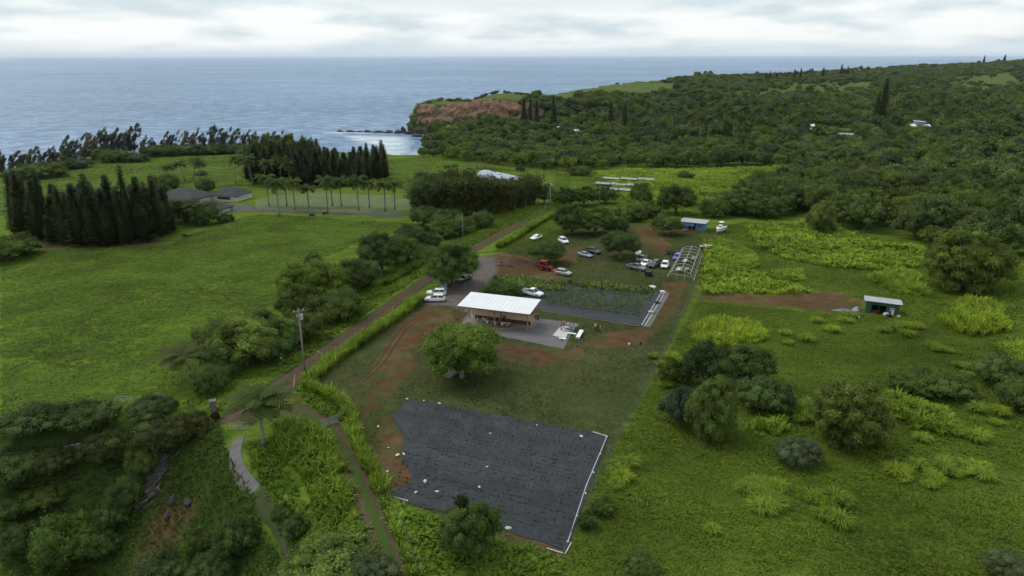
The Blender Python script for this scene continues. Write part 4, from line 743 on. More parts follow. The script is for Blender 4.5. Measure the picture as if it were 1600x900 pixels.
# tall cane hedges
def hedge(name, line, width, h, label, mat, step=.55, seed=300, blades=26, wid=.06):
    L = at2(line); rng = np.random.default_rng(seed); pk = [grass_clump(seed + i, blades, h, .85, wid, .7, 1.35).pack() for i in range(3)]; pts = []
    for a, b in zip(L[:-1], L[1:]):
        n = max(1, int(np.hypot(*(b - a)) / step)); d = (b - a) / np.hypot(*(b - a)); nr = np.array([-d[1], d[0]])
        for i in range(n):
            for w in np.arange(-width / 2, width / 2 + .01, .7): pts.append(a + (b - a) * (i + rng.random()) / n + nr * (w + rng.normal(0, .15)))
    p = np.array(pts); S_ = Soup(); k = rng.integers(0, 3, len(p)); s = rng.uniform(.75, 1.25, len(p)) * (1 + .15 * wob(p, 7, 1.)); xf = np.c_[p, ground(p) - .05, rng.random(len(p)) * 6.28, s, s, rng.uniform(.7, 1.2, len(p))]
    for i in range(3): S_.put(pk[i], xf[k == i])
    o = link(name, S_.mesh(name, LM(mat))); return tag(o, label, 'hedge')
hedge('cane_hedge', [(478,600),(520,566),(560,538),(610,503),(660,468)], 1.6, 2.0, 'tall green cane hedge between the dirt road and the lot', 'cane')
hedge('cane_hedge', [(480,604),(505,615),(530,628),(548,648),(556,690),(578,735),(600,775)], 1.2, 1.9, 'cane hedge curving down beside the grassy two-track', 'cane', seed=310)
hedge('cane_hedge', [(600,775),(618,815),(634,860),(650,900)], .8, 1.1, 'low clipped end of the hedge at the bottom edge', 'cane', seed=315)
hedge('cane_hedge', [(778,388),(800,376),(830,356),(862,338)], 1.6, 2.0, 'cane hedge along the road above the soil heap', 'cane', seed=320)
hedge('cane_hedge', [(602,446),(640,424),(668,404)], 1.5, 1.6, 'tall grass bank on the pasture side of the road', 'grass', seed=330)
# cane thickets and lime clumps that stand apart in the pasture
def thicket(name, outline, h, label, mat, step=1.0, seed=340, blades=30, wid=.075, cat='grass'):
    P = at2(outline); p = scatter(P, step, seed); rng = np.random.default_rng(seed); pk = [grass_clump(seed + i, blades, h, 1.25, wid, 1.1, 1.3).pack() for i in range(3)]; S_ = Soup(); k = rng.integers(0, 3, len(p))
    ed = np.minimum(1, .55 + poly_dist(p, P) / 3.5); s = rng.uniform(.7, 1.2, len(p)) * ed; xf = np.c_[p, ground(p) - .05, rng.random(len(p)) * 6.28, s * .5 + .5, s, rng.uniform(.7, 1.15, len(p))]
    for i in range(3): S_.put(pk[i], xf[k == i])
    return tag(link(name, S_.mesh(name, LM(mat))), label, cat)
thicket('cane_thicket', [(420,668),(470,660),(515,684),(540,735),(556,790),(530,812),(490,790),(468,745),(428,708)], 2.4, 'tall cane thicket between the concrete path and the two-track', 'cane', seed=340)
thicket('cane_thicket', [(1076,515),(1120,500),(1190,515),(1200,532),(1140,545),(1085,545)], 2.4, 'bright lime cane thicket at the head of the dark trees', 'lime', seed=350, blades=24)
thicket('cane_thicket', [(1168,665),(1228,660),(1232,682),(1170,682)], 2.2, 'small green cane thicket below the dark round bush', 'cane', seed=352)
thicket('cane_thicket', [(1232,640),(1268,630),(1275,655),(1262,668),(1235,662)], 2.2, 'green cane thicket between the round bush and the olive tree', 'cane', seed=354)
thicket('cane_thicket', [(1358,625),(1390,615),(1470,645),(1500,672),(1510,690),(1440,680),(1380,655)], 2.2, 'long cane band running down from the olive tree', 'cane', seed=356)
thicket('cane_thicket', [(1468,500),(1500,475),(1560,485),(1575,520),(1520,530),(1475,515)], 3.0, 'rounded lime cane mound beside the drooping olive tree', 'lime', seed=358, blades=24)
thicket('cane_thicket', [(1352,438),(1400,425),(1440,435),(1450,465),(1400,462)], 2.2, 'lime cane mound behind the green shed', 'lime', seed=360, blades=24)
thicket('cane_thicket', [(1555,545),(1599,540),(1599,568),(1575,566)], 2.2, 'lime cane mound at the right edge', 'lime', seed=362, blades=24)
thicket('cane_thicket', [(1120,375),(1150,385),(1180,400),(1185,420),(1140,425),(1115,408)], 1.8, 'pale lime cane behind the hoop frame', 'lime', seed=364, blades=24)
thicket('cane_thicket', [(1200,428),(1250,425),(1258,440),(1210,442)], 1.8, 'small lime cane patch at the bend of the dirt track', 'lime', seed=366, blades=24)
i = 0
for lb, pts in [('lime grass clump in the lower middle of the pasture', [(1165,768),(1180,762),(1195,760),(1212,766),(1190,778),(1178,785),(1205,785),(1222,792),(1185,800),(1200,798)]),
  ('yellow-green grass clump right of the lower middle clumps', [(1272,785),(1285,790),(1300,786),(1320,790),(1282,808),(1296,812),(1310,822)]), ('pale grass clump in the wide tuft band', [(1398,742),(1415,738),(1410,752),(1432,732),(1455,748),(1470,738),(1475,726),(1495,728),(1510,742),(1525,735),(1535,748),(1450,762),(1462,756),(1490,745),(1535,735)]),
  ('lime grass clump by the lower fence', [(965,740),(972,752),(978,730),(962,762)]), ('single lime grass tuft in the open pasture', [(1112,832)]), ('pale grass tuft below the olive tree', [(1375,700)]), ('lime grass clump beside the fence by the thicket', [(1030,572),(1052,585),(1040,605),(1065,572),(1082,560),(1020,560),(1048,560)]),
  ('pale grass tuft beside the green shed yard', [(1275,505),(1320,505),(1330,498),(1258,535),(1225,525),(1230,540),(1300,520)]), ('lime tuft scattered below the green shed', [(1380,520),(1398,518),(1410,515),(1430,515),(1415,528),(1462,550),(1475,552),(1455,545)]), ('lime tuft in the upper right pasture', [(1495,575),(1510,590),(1530,575),(1515,580),(1500,598)]),
  ('pale tuft in the right pasture', [(1525,645),(1560,650),(1580,640),(1555,665),(1440,690),(1520,690),(1530,688)])]:
    od = {q: j for j, q in enumerate(sorted(pts))}
    for (px, py) in pts:
        p = at(px, py); s = RNG.uniform(.62, 1.05); k = K['lime'][i % 3]; k.set(p, i, s, s * RNG.uniform(.6, .9), lb + (f', {ORD[od[(px, py)]]} from the left' if len(pts) > 1 else ''), 'grass', 'lone tufts: ' + lb); i += 1
# ------------------------------------------------------------------ roads, pads and sheets laid on the ground
from mathutils.geometry import delaunay_2d_cdt
def sheet(name, poly, mat, lift=.06, step=2.0, skirt=0.0, attrs=None, wrinkle=0.0):
    P = np.asarray(poly); B = []
    for a, b in zip(P, np.roll(P, -1, 0)):
        n = max(1, int(np.hypot(*(b - a)) / step)); B += [a + (b - a) * i / n for i in range(n)]
    B = np.array(B); lo, hi = P.min(0), P.max(0); X, Y = np.meshgrid(np.arange(lo[0], hi[0], step), np.arange(lo[1], hi[1], step)); I = np.stack([X.ravel(), Y.ravel()], 1); I = I[inside(I, P)]
    if len(I): I = I[poly_dist(I, P) > step * .4]
    pts = [Vector(p) for p in np.concatenate([B, I])]; nb = len(B)
    v, e, f, *_ = delaunay_2d_cdt(pts, [], [list(range(nb))], 1, 1e-5); v = np.array([tuple(q) for q in v]); z = ground(v) + lift
    if wrinkle: z = z + wrinkle * np.abs(np.random.default_rng(len(v)).normal(size=len(v)))
    V = [(x, y, c) for (x, y), c in zip(v, z)]; F = [tuple(q) for q in f]
    if skirt:
        idx = {}; 
        for k, q in enumerate(v): idx[(round(q[0], 3), round(q[1], 3))] = k
        ring = [idx.get((round(b[0], 3), round(b[1], 3))) for b in B]; ring = [r for r in ring if r is not None]; n0 = len(V); V += [(V[r][0], V[r][1], V[r][2] - skirt) for r in ring]; m = len(ring)
        F += [(ring[i], n0 + i, n0 + (i + 1) % m, ring[(i + 1) % m]) for i in range(m)]
    me = bpy.data.meshes.new(name); me.from_pydata(V, [], F); me.materials.append(mat); me.update(); return link(name, me)
def ribbon(name, line, width, mat, lift=.07, step=1.5, nx=7, rough=.35, seed=1):
    """a track: rows of points across a smoothed line; 'across' runs from -1 to 1"""
    L = at2(line); rng = np.random.default_rng(seed); t = np.linspace(0, 1, len(L)); d = np.r_[0, np.cumsum(np.hypot(*np.diff(L, axis=0).T))]; s = np.arange(0, d[-1], step)
    C = np.stack([np.interp(s, d, L[:, 0]), np.interp(s, d, L[:, 1])], 1)
    for _ in range(6): C[1:-1] = .5 * C[1:-1] + .25 * (C[:-2] + C[2:])
    T = np.gradient(C, axis=0); T /= np.hypot(*T.T)[:, None]; N_ = np.stack([-T[:, 1], T[:, 0]], 1); w = (np.interp(s / d[-1], np.linspace(0, 1, len(width)), width) if isinstance(width, (list, tuple)) else np.full(len(s), width)) / 2
    a = np.linspace(-1, 1, nx); jit = rough * (np.sin(s * .7 + seed) * .5 + np.sin(s * 1.9) * .3 + rng.normal(0, .2, len(s)))
    P = C[:, None] + N_[:, None] * (a[None] * (w + jit * .4)[:, None])[..., None]; P = P.reshape(-1, 2); z = ground(P) + lift - .05 * (np.abs(np.tile(a, len(s))) > .95)
    i = (np.arange(len(s) - 1)[:, None] * nx + np.arange(nx - 1)[None]).ravel(); F = np.stack([i, i + nx, i + nx + 1, i + 1], 1)
    return tag(link(name, np_mesh(name, np.c_[P, z], [F], mat, attrs=dict(across=np.tile(a, len(s))), smooth=True)), kind='structure')
def track_material(name, soil, grass, centre):
    t = NT(name); a = t.math('ABSOLUTE', t.attr('across').outputs['Fac']); n = t.noise(.7, 5, .65); n2 = t.noise(3.5, 4, .7)
    c = t.ramp(t.math('ADD', t.math('MULTIPLY', n, .6), t.math('MULTIPLY', n2, .4)), [(.34, tuple(x * .68 for x in soil)), (.66, tuple(x * 1.3 for x in soil))])
    e = t.math('ADD', a, t.math('MULTIPLY', t.math('SUBTRACT', n, .5), .8)); c = t.mix(t.ramp(e, [(.70, 0.), (.92, 1.)]), c, grass)
    if centre: c = t.mix(t.math('MULTIPLY', t.ramp(e, [(.18, 1.), (.36, 0.)]), centre), c, grass)
    rut = t.math('MULTIPLY', t.ramp(t.math('ABSOLUTE', t.math('SUBTRACT', e, .46)), [(.06, .55), (.2, 0.)]), 1.0); c = t.mix(rut, c, tuple(min(1, x * 1.3) for x in soil))
    t.bump(n2, .5, .05); return t.done(c, .95, .0)
M_ROAD = track_material('road_soil', (.080, .056, .040), (.045, .070, .018), .25); M_TRACK = track_material('track_soil', (.074, .056, .036), (.050, .082, .020), .95)
ribbon('dirt_road', [(365,662),(395,636),(440,602),(480,573),(520,540),(560,512),(620,470),(668,436),(700,414),(735,392),(770,372),(800,356),(828,343),(850,330)], [7, 5, 4.2, 4.2, 4.2, 4.4, 5, 4.5, 4], M_ROAD)
ribbon('two_track', [(445,640),(480,648),(510,662),(530,690),(550,730),(572,780),(592,830),(612,880),(622,906)], [4.5, 3.6, 3.2, 3.2, 3.2, 3.4], M_TRACK, seed=3)
for _k, _o in enumerate((-5, 4)): ribbon('tyre_track', [(708+_o,480),(668+_o,490),(632+_o,510),(612+_o,540),(592+_o,572),(560+_o,598)], .42, track_material(f'tyre_soil_{_k}', (.060, .034, .022), (.070, .046, .030), 0), lift=.03, rough=.12, nx=5, seed=7 + _k)
ribbon('grass_track', [(400,770),(425,800),(445,830),(455,865),(460,890)], 2.0, track_material('path_soil', (.052, .056, .030), (.045, .070, .020), .8), seed=4)
ribbon('driveway', [(352,320),(385,327),(440,330),(500,332),(560,334),(640,338)], 5, plain('asphalt', (.06, .058, .056), .9, .25, .5, obj=False), lift=.1, step=3)
M_CONC = plain('concrete', (.125, .120, .116), .9, .22, .8, bump=.3, obj=False); M_CONC_D = plain('concrete_pad', (.118, .112, .114), .9, .14, .5, obj=False)
# curving concrete path, cast slab by slab
pr = empty('concrete_path', at(375, 720)); pr['kind'] = 'structure'
L = at2([(372,684),(367,700),(366,718),(372,735),(382,752),(397,768)]); d = np.r_[0, np.cumsum(np.hypot(*np.diff(L, axis=0).T))]; ns = 8
def _pt(s):
    e = .2; f = lambda q: np.array([np.interp(q, d, L[:, 0]), np.interp(q, d, L[:, 1])]); c = f(s); t = f(min(s + e, d[-1])) - f(max(s - e, 0)); t /= np.hypot(*t); return c, np.array([-t[1], t[0]])
for i in range(ns):
    a, na = _pt(d[-1] * i / ns + .03); b, nb_ = _pt(d[-1] * (i + 1) / ns - .03); w = .85; q = [a - na * w, b - nb_ * w, b + nb_ * w, a + na * w]; zt = ground(np.array(q)) + .10
    m = MB(); m.add([(x, y, z) for (x, y), z in zip(q, zt)] + [(x, y, z - .3) for (x, y), z in zip(q, zt)], [(0, 1, 2, 3), (0, 4, 5, 1), (1, 5, 6, 2), (2, 6, 7, 3), (3, 7, 4, 0)]); o = m.build('slab', M_CONC); o.parent = pr; o.matrix_parent_inverse = Matrix.Translation(pr.location).inverted()
LU = Vector((.94, -.342, 0)).normalized(); LV = Vector((.342, .94, 0)).normalized(); LANG = math.atan2(LU.y, LU.x)
tag(sheet('paved_pad', at2([(712,512),(880,546),(893,520),(905,507),(835,497),(745,475)]), M_CONC_D, .09, 2, .25), kind='structure')
tag(sheet('garage_yard', at2([(340,322),(392,318),(396,330),(350,332)]), MATS['asphalt'], .1, 4), kind='structure')
tag(sheet('lawn', at2([(398,312),(430,304),(500,300),(560,304),(610,304),(640,312),(650,334),(560,333),(480,331),(400,330)]), plain('mown_lawn', (.088, .116, .034), .95, .25, .08, obj=False), .05, 5), kind='structure')
tag(sheet('valley_lawn', LAWN, plain('valley_lawn', (.040, .085, .022), .95, .2, .05, obj=False), .3, 8), kind='structure')
# soil heap
def mound(name, px, py, rx, ry, h, mat, label, seed=1, cat='heap'):
    rng = np.random.default_rng(seed); c = at(px, py); n, m = 22, 8; V = []; F = []
    for j in range(m + 1):
        r = j / m
        for k in range(n):
            a = 6.2832 * k / n; w = 1 + .18 * math.sin(3 * a + seed) + .1 * rng.normal(); x, y = rx * r * w * math.cos(a), ry * r * w * math.sin(a); x, y = x * LU.x + y * LV.x, x * LU.y + y * LV.y
            V.append((x, y, gz(c.x + x, c.y + y) - c.z + h * (math.cos(r * math.pi) * .5 + .5) * (1 + .12 * rng.normal() * (r < .95)) - .03))
    for j in range(m):
        for k in range(n): F.append((j * n + k, (j + 1) * n + k, (j + 1) * n + (k + 1) % n, j * n + (k + 1) % n))
    me = bpy.data.meshes.new(name); me.from_pydata(V, [], F); me.materials.append(mat); me.polygons.foreach_set('use_smooth', [True] * len(F)); me.update(); return tag(link(name, me, None, c), label, cat)
M_SOIL = plain('red_soil', (.080, .042, .026), .95, .35, 1.2, bump=.6)
mound('soil_heap', 802, 412, 6.2, 4.2, 1.9, M_SOIL, 'heap of red-brown soil beside the gravel drive')

# ------------------------------------------------------------------ the two cloth-covered fields
def cloth_material():
    t = NT('weed_cloth'); n = t.noise(.35, 5, .65); n2 = t.noise(2.4, 4, .7); oi = t.node('ShaderNodeObjectInfo')
    c = t.ramp(t.math('ADD', t.math('MULTIPLY', n, .55), t.math('MULTIPLY', n2, .45)), [(.34, (.015, .018, .023)), (.52, (.026, .031, .038)), (.68, (.050, .054, .058))])
    c = t.mix(t.ramp(t.noise(.18, 5, .7), [(.56, 0.), (.72, .55)]), c, (.060, .052, .042)); c = t.mix(1.0, c, t.ramp(oi.outputs['Random'], [(0., (.72,) * 3), (1., (1.05,) * 3)]), 'MULTIPLY'); t.bump(n2, .4, .06); return t.done(c, .7, .3)
M_CLOTH = cloth_material()
def patch(A, B, C_, D): return lambda s, t: (np.array(A) * (1 - s) + np.array(B) * s) * (1 - t) + (np.array(D) * (1 - s) + np.array(C_) * s) * t
def cloth_field(root, Q, n, starts, ends=None, lift=.06):
    rng = np.random.default_rng(n)
    for i in range(n):
        s1 = 1.0 if ends is None else ends[i]; m = 26; V = []; t0, t1 = i / n - .004, (i + 1) / n + .004
        for k in range(m + 1):
            for j in range(5):
                t = t0 + (t1 - t0) * j / 4 + (.006 * math.sin(k * 1.3 + i) if j in (0, 4) else 0); s0 = float(np.interp(t * n - .5, range(n), starts)) + .006 * math.sin(t * 160); s = s0 + (s1 - s0) * k / m; x, y = Q(s, t); V.append((x, y, gz(x, y) + lift + .012 * (i % 2) + abs(rng.normal(0, .03)) + (.05 if j in (0,) else 0)))
        V = np.array(V); ii = (np.arange(m)[:, None] * 5 + np.arange(4)[None]).ravel(); F = np.stack([ii, ii + 5, ii + 6, ii + 1], 1); me = np_mesh('cloth_strip', V - np.array(root.location), [F], M_CLOTH); link('cloth_strip', me, root)
LC = at2([(637,624),(950,682),(884,858),(598,775)]); LQ = patch(*LC)
lf = empty('covered_field', (*LC.mean(0), gz(*LC.mean(0))), 0, 'dark weed-cloth covered planting field below the round tree', 'field')
NS = 14; st = [0, -.02, -.05, -.06, -.02, .02, .04, .03, .04, .07, .12, .14, .08, .03]; cloth_field(lf, LQ, NS, st)
UC = at2([(770,432),(1033,453),(1003,510),(835,483)]); UQ = patch(*UC)
uf = empty('vegetable_garden', (*UC.mean(0), gz(*UC.mean(0))), 0, 'dark cloth garden with rows of crops behind the pavilion', 'garden'); cloth_field(uf, UQ, 11, [0] * 11)
# planted seedlings and crop rows
def crops(name, Q, rows, step_m, h, spread, mat, label, seed, s0=0.02, s1=.98, size=lambda s, t: 1.0, blades=6, wid=.07):
    rng = np.random.default_rng(seed); pk = [grass_clump(seed + i, blades, h, spread, wid, .8).pack() for i in range(3)]; X = []
    A_, B_ = Q(0, .5), Q(1, .5); n = int(np.hypot(*(B_ - A_)) / step_m)
    for r in rows:
        for k in range(n):
            s = s0 + (s1 - s0) * (k + rng.uniform(-.2, .2)) / n; sz = size(s, r) * rng.uniform(.6, 1.3)
            if sz > .15: X.append((*Q(s, r + rng.normal(0, .004)), sz))
    X = np.array(X); k = rng.integers(0, 3, len(X)); xf = np.c_[X[:, :2], ground(X[:, :2]) + .04, rng.random(len(X)) * 6.28, X[:, 2], X[:, 2], rng.uniform(.7, 1.3, len(X))]; S_ = Soup()
    for i in range(3): S_.put(pk[i], xf[k == i])
    return tag(link(name, S_.mesh(name, LM(mat))), label, 'crops', kind='stuff')
crops('seedlings', LQ, [(i + .5) / 28 for i in range(28)], .62, .15, .22, 'pine', 'small dark seedlings set in rows on the lower cloth field', 400, .06, .985, lambda s, t: 1.0 if wob(np.array([[s * 30, t * 24]]), 6.5, 1.)[0] + wob(np.array([[s * 30, t * 24]]), 2.3, 3.)[0] * .6 > -.65 else .1, 6, .06)
crops('crop_rows', UQ, [.05, .11, .17, .23, .29, .36], .5, 1.0, .75, 'light', 'dense leafy crop rows at the back of the garden', 410, .0, .98, lambda s, t: 1.0 if (s < .42 or t < .2) else .55, 9, .1)
crops('cane_rows', UQ, [.43, .5, .57, .64, .71, .78], .5, .95, .45, 'light', 'thin upright crop rows at the front of the garden', 420, .2, .95, lambda s, t: .8, 6, .05)
M_WHITE = plain('white_paint', (.72, .72, .70), .5, .08, 2); M_STONE = plain('pale_stone', (.52, .50, .46), .9, .25, 3); M_PVC = plain('white_pvc', (.46, .46, .45), .4, .12, 1.0)
def lump(seed, sx, sy, sz):
    rng = np.random.default_rng(seed); bm = bmesh.new(); bmesh.ops.create_icosphere(bm, subdivisions=1, radius=1)
    for v in bm.verts: v.co = Vector((v.co.x * sx, v.co.y * sy, (v.co.z * .8 + .5) * sz)) * float(rng.uniform(.8, 1.2))
    me = bpy.data.meshes.new('sandbag'); bm.to_mesh(me); bm.free(); me.materials.append(M_STONE); return me
BAG = [lump(s, .28, .17, .13) for s in range(4)]
for i, (px, py, s, lb) in enumerate([(635,624,.8,'at its upper corner'),(661,627,.8,'on its top edge near the upper corner'),(686,631,1,'on its top edge below the round tree'),(838,665,.6,'at the middle of its top edge'),(907,683,1,'near its upper far corner'),(765,678,.7,'lying on the cloth below the top edge'),(590,667,.8,'at its ragged near corner'),(606,700,.6,'in the bare soil beside its ragged edge'),(620,712,1.1,'lying by the bare soil notch'),(630,710,.9,'lying right of the one by the bare soil notch'),(604,737,.7,'in the lower bare soil notch'),(663,753,1.2,'beside the lower bare soil notch'),(682,769,.8,'on the cloth right of the lower notch'),(649,770,.8,'below the lower bare soil notch'),(634,783,.8,'at its lower near corner'),(760,730,.7,'in the middle of the cloth'),(748,762,.7,'in the lower middle of the cloth'),(793,827,1.2,'on its bottom edge right of the dark tree'),(925,738,.6,'near the white pipe halfway down')]):
    tag(link('sandbag', BAG[i % 4], None, at(px, py, .05), (0, 0, i * 1.3), s * 1.25), f'white weight on the covered field, {lb}', 'sandbag', 'white weights on the covered field')
def pipe(name, line, r, label, mat, joints=True, up=.12, cat='pipe'):
    p = [at(x, y, up) for x, y in line]; root = empty(name, p[0], 0, label, cat); m = MB(); m.tube([q - p[0] for q in p], r, 7); m.build('tube', mat, root, smooth=False)
    if joints:
        L_ = (p[-1] - p[0]).length; n = max(1, int(L_ / 4))
        for k in range(n + 1): f = k / n; q = p[0].lerp(p[-1], f) - p[0]; j = MB(); j.box((q.x, q.y, q.z), (.22, .22, .16), .4 * k); j.build('joint', mat, root)
    return root
pipe('irrigation_pipe', [(947,684),(915,760),(886,848)], .06, 'long white pipe along the fence side of the lower field', M_PVC)
pipe('irrigation_pipe', [(925,676),(948,683)], .07, 'short white pipe at the upper corner of the lower field', M_PVC, False); pipe('irrigation_pipe', [(853,858),(882,867)], .07, 'short white pipe at the bottom corner of the lower field', M_PVC, False); pipe('irrigation_pipe', [(882,866),(891,850)], .08, 'stubby white pipe turning up at the bottom corner', M_PVC, False); pipe('irrigation_pipe', [(610,776),(634,783)], .06, 'short white pipe by the cane hedge at the lower field', M_PVC, False)
tag(sheet('gravel_strip', at2([(1036,456),(1046,459),(1015,512),(1003,511)]), M_CONC_D, .05, 1.5), kind='structure')
pipe('irrigation_pipe', [(1034,456),(1002,509)], .10, 'white pipe along the end of the vegetable garden, garden side', M_PVC); pipe('irrigation_pipe', [(1039,457),(1008,509)], .08, 'white pipe along the end of the vegetable garden, fence side', M_PVC)
pipe('irrigation_pipe', [(845,486),(925,499),(1000,511)], .06, 'thin grey pipe along the front of the vegetable garden', plain('grey_pipe', (.22, .22, .22), .6), False)
M_BLACK = plain('black_plastic', (.02, .02, .022), .5, .2)
def tub(name, px, py, r, h, mat, label, cat='tub'):
    root = empty(name, at(px, py, .03), 0, label, cat); m = MB(); m.tube([(0, 0, 0), (0, 0, h * .1), (0, 0, h)], [r * .85, r * .9, r], 12); m.build('shell', mat, root, smooth=False); k = MB(); k.tube([(0, 0, h - .02), (0, 0, h + .05)], [r * 1.08, r * 1.08], 12); k.build('rim', mat, root)
for a in [('tub', 1034, 460, .55, .7, M_STONE, 'pale tub at the upper end of the garden pipes'), ('tub', 1026, 475, .5, .5, M_BLACK, 'black tub beside the middle of the garden pipes'), ('tub', 1016, 490, .55, .4, plain('grey_tub', (.3, .31, .32), .5), 'grey tub on the gravel strip by the garden'), ('bucket', 1000, 539, .2, .5, M_BLACK, 'black bucket on the grass near the fence'), ('bucket', 982, 540, .16, .35, M_WHITE, 'white bucket on the grass beside the black bucket'), ('tub', 1018, 452, .8, .6, M_STONE, 'pale heap-shaped tub at the garden corner')]: tub(*a)
# fences
M_POST = plain('fence_post', (.16, .15, .13), .9, .3); M_WIRE = plain('wire', (.12, .12, .12), .5, .1, metal=.5)
def fence(name, line, gap, h, label, wires=3, r=.05):
    P = [at(*q) for q in line]; root = empty(name, P[0], 0, label, 'fence'); pm = MB(); pm.tube([(0, 0, -.3), (0, 0, h)], r, 6); me = pm.mesh('post', M_POST); tops = []
    for a, b in zip(P[:-1], P[1:]):
        n = max(1, round((b - a).length / gap))
        for k in range(n + (b is P[-1])): q = a.lerp(b, k / n); q.z = gz(q.x, q.y); tops.append(q.copy()); link('post', me, root, q - P[0], (RNG.uniform(-.05, .05), RNG.uniform(-.05, .05), 0))
    for w in range(wires): m = MB(); hh = h * (.95 - .32 * w); m.tube([q - P[0] + Vector((0, 0, hh)) for q in tops], .012, 4); m.build('wire', M_WIRE, root)
fence('wire_fence', [(1088,448),(1060,505),(1035,560),(1005,615),(978,660),(950,712),(925,765),(903,815),(880,874)], 4.0, 1.5, 'wire fence with thin posts between the lot and the rough pasture')
fence('wire_fence', [(634,786),(700,806),(760,828),(820,848),(878,872)], 3.5, 1.2, 'wire fence along the bottom of the lower covered field', 2, .04)
fence('wire_fence', [(545,632),(552,655),(562,690),(580,735),(606,778),(625,820),(650,895)], 4, 1.2, 'wire fence hidden in the cane beside the two-track', 2)
# ------------------------------------------------------------------ red sea cliff, reef rocks
def cliff_material():
    t = NT('cliff_rock'); geo = t.node('ShaderNodeNewGeometry'); sp_ = t.node('ShaderNodeSeparateXYZ'); t.link(geo.outputs['Position'], sp_.inputs[0])
    n = t.noise(.035, 6, .65); n2 = t.noise(.16, 5, .65); mp = t.node('ShaderNodeMapping'); t.link(geo.outputs['Position'], mp.inputs[0]); mp.inputs['Scale'].default_value = (1, 1, .35); n3 = t.noise(.09, 5, .7, mp.outputs[0])
    c = t.ramp(n2, [(.3, (.13, .070, .048)), (.5, (.23, .130, .088)), (.7, (.34, .22, .155))])
    band = t.math('ADD', sp_.outputs[2], t.math('MULTIPLY', t.math('SUBTRACT', n3, .5), 26.0)); c = t.mix(t.ramp(t.math('DIVIDE', t.math('ADD', band, 50.0), 50.0), [(.10, 1.), (.34, 0.)]), c, t.ramp(n2, [(.35, (.030, .026, .030)), (.65, (.085, .062, .060))]))
    veg = t.math('MULTIPLY', t.ramp(n, [(.51, 0.), (.57, 1.)]), 1.0); c = t.mix(veg, c, t.ramp(n2, [(.3, (.030, .050, .018)), (.7, (.060, .085, .026))]))
    nz = t.node('ShaderNodeSeparateXYZ'); t.link(geo.outputs['True Normal'], nz.inputs[0]); c = t.mix(t.ramp(t.math('ABSOLUTE', nz.outputs[2]), [(.72, 0.), (.86, 1.)]), c, (.062, .090, .026))
    t.bump(n2, 1.0, 4.0); return t.done(c, .95, .0)
def build_cliff():
    L = np.array([(-118,1030),(-146,992),(-139,958),(-112,936),(-76,908),(-36,876),(0,852),(34,838)]); d = np.r_[0, np.cumsum(np.hypot(*np.diff(L, axis=0).T))]; s = np.arange(0, d[-1], 2.2); C = np.stack([np.interp(s, d, L[:, 0]), np.interp(s, d, L[:, 1])], 1)
    for _ in range(8): C[1:-1] = .5 * C[1:-1] + .25 * (C[:-2] + C[2:])
    T = np.gradient(C, axis=0); T /= np.hypot(*T.T)[:, None]; out = np.stack([T[:, 1], -T[:, 0]], 1); out *= np.where((out[:, :1] * -1 + out[:, 1:] * -.8) < 0, -1, 1)
    rows = 24; rng = np.random.default_rng(4); inn = C - out * 30; zt = ground(inn); V = []
    for j in range(rows + 1):
        f = j / rows; off = -15 * f ** 1.6 + 2.5; z = SEA - 3 + (zt + 1.2 - SEA + 3) * f; q = np.c_[s, z]
        gully = 3.2 * np.abs(wob(np.c_[s, z * .3], 26, 2.)) + 1.8 * wob(np.c_[s, z], 11, 5.) + .9 * rng.normal(size=len(s)) * (f < .97); ledge = 1.4 * np.sin(z * .55 + 1.5 * np.sin(s * .08))
        P = C + out * (off - (gully - ledge) * min(1, 4 * (1 - f)))[:, None]; V.append(np.c_[P, z])
    V.append(np.c_[C - out * 30, ground(C - out * 30) + .25]); rows += 1
    V = np.concatenate(V); n = len(s); i = (np.arange(rows)[:, None] * n + np.arange(n - 1)[None]).ravel(); F = np.stack([i, i + 1, i + n + 1, i + n], 1)
    tag(link('cliff', np_mesh('cliff', V, [F], cliff_material())), kind='structure')
build_cliff()
M_LAVA = plain('lava_rock', (.030, .028, .030), .8, .4, .2, bump=.8, obj=False)
def rock(name, c, s, seed, mat, label, group=None, sub=2):
    bm = bmesh.new(); bmesh.ops.create_icosphere(bm, subdivisions=sub, radius=1); rng = np.random.default_rng(seed)
    ph = rng.random(6) * 6
    for v in bm.verts:
        k = 1 + .28 * math.sin(3 * v.co.x + ph[0]) * math.sin(2.6 * v.co.y + ph[1]) + .18 * math.sin(6 * v.co.z + ph[2] + 4 * v.co.x) + rng.normal() * .07; v.co = Vector((v.co.x * s[0], v.co.y * s[1], v.co.z * s[2])) * k
    me = bpy.data.meshes.new(name); bm.to_mesh(me); bm.free(); me.materials.append(mat); return tag(link(name, me, None, c, (0, 0, rng.random() * 6.28 if s[0] == s[1] else 0)), label, 'rock', group)
for i, (px, py, sx, sy, h, lb) in enumerate([(531,205,5,3,2.2,'first black reef rock at the seaward tip'),(548,206,7,3.5,2.6,'second black reef rock from the tip'),(562,206,6,3,2,'third black reef rock from the tip'),(576,206.5,8,4,2.8,'fourth black reef rock from the tip'),(592,207,8,4,3,'long black reef rock mid way'),(608,207.5,8,5,3.4,'black reef rock past the middle'),(622,208,7,5,4,'black reef rock near the cliff'),(630,207,5,4,7,'tall black sea stack by the cliff foot'),(640,209,7,6,5,'black boulder at the cliff foot'),(652,213,8,6,4,'low black boulder at the foot of the red cliff')]):
    x, y, z = plane_at(px, py, SEA); rock('reef_rock', (x, y, SEA), (sx, sy, h), 500 + i, M_LAVA, lb + ' of the cove', 'reef rocks of the cove')
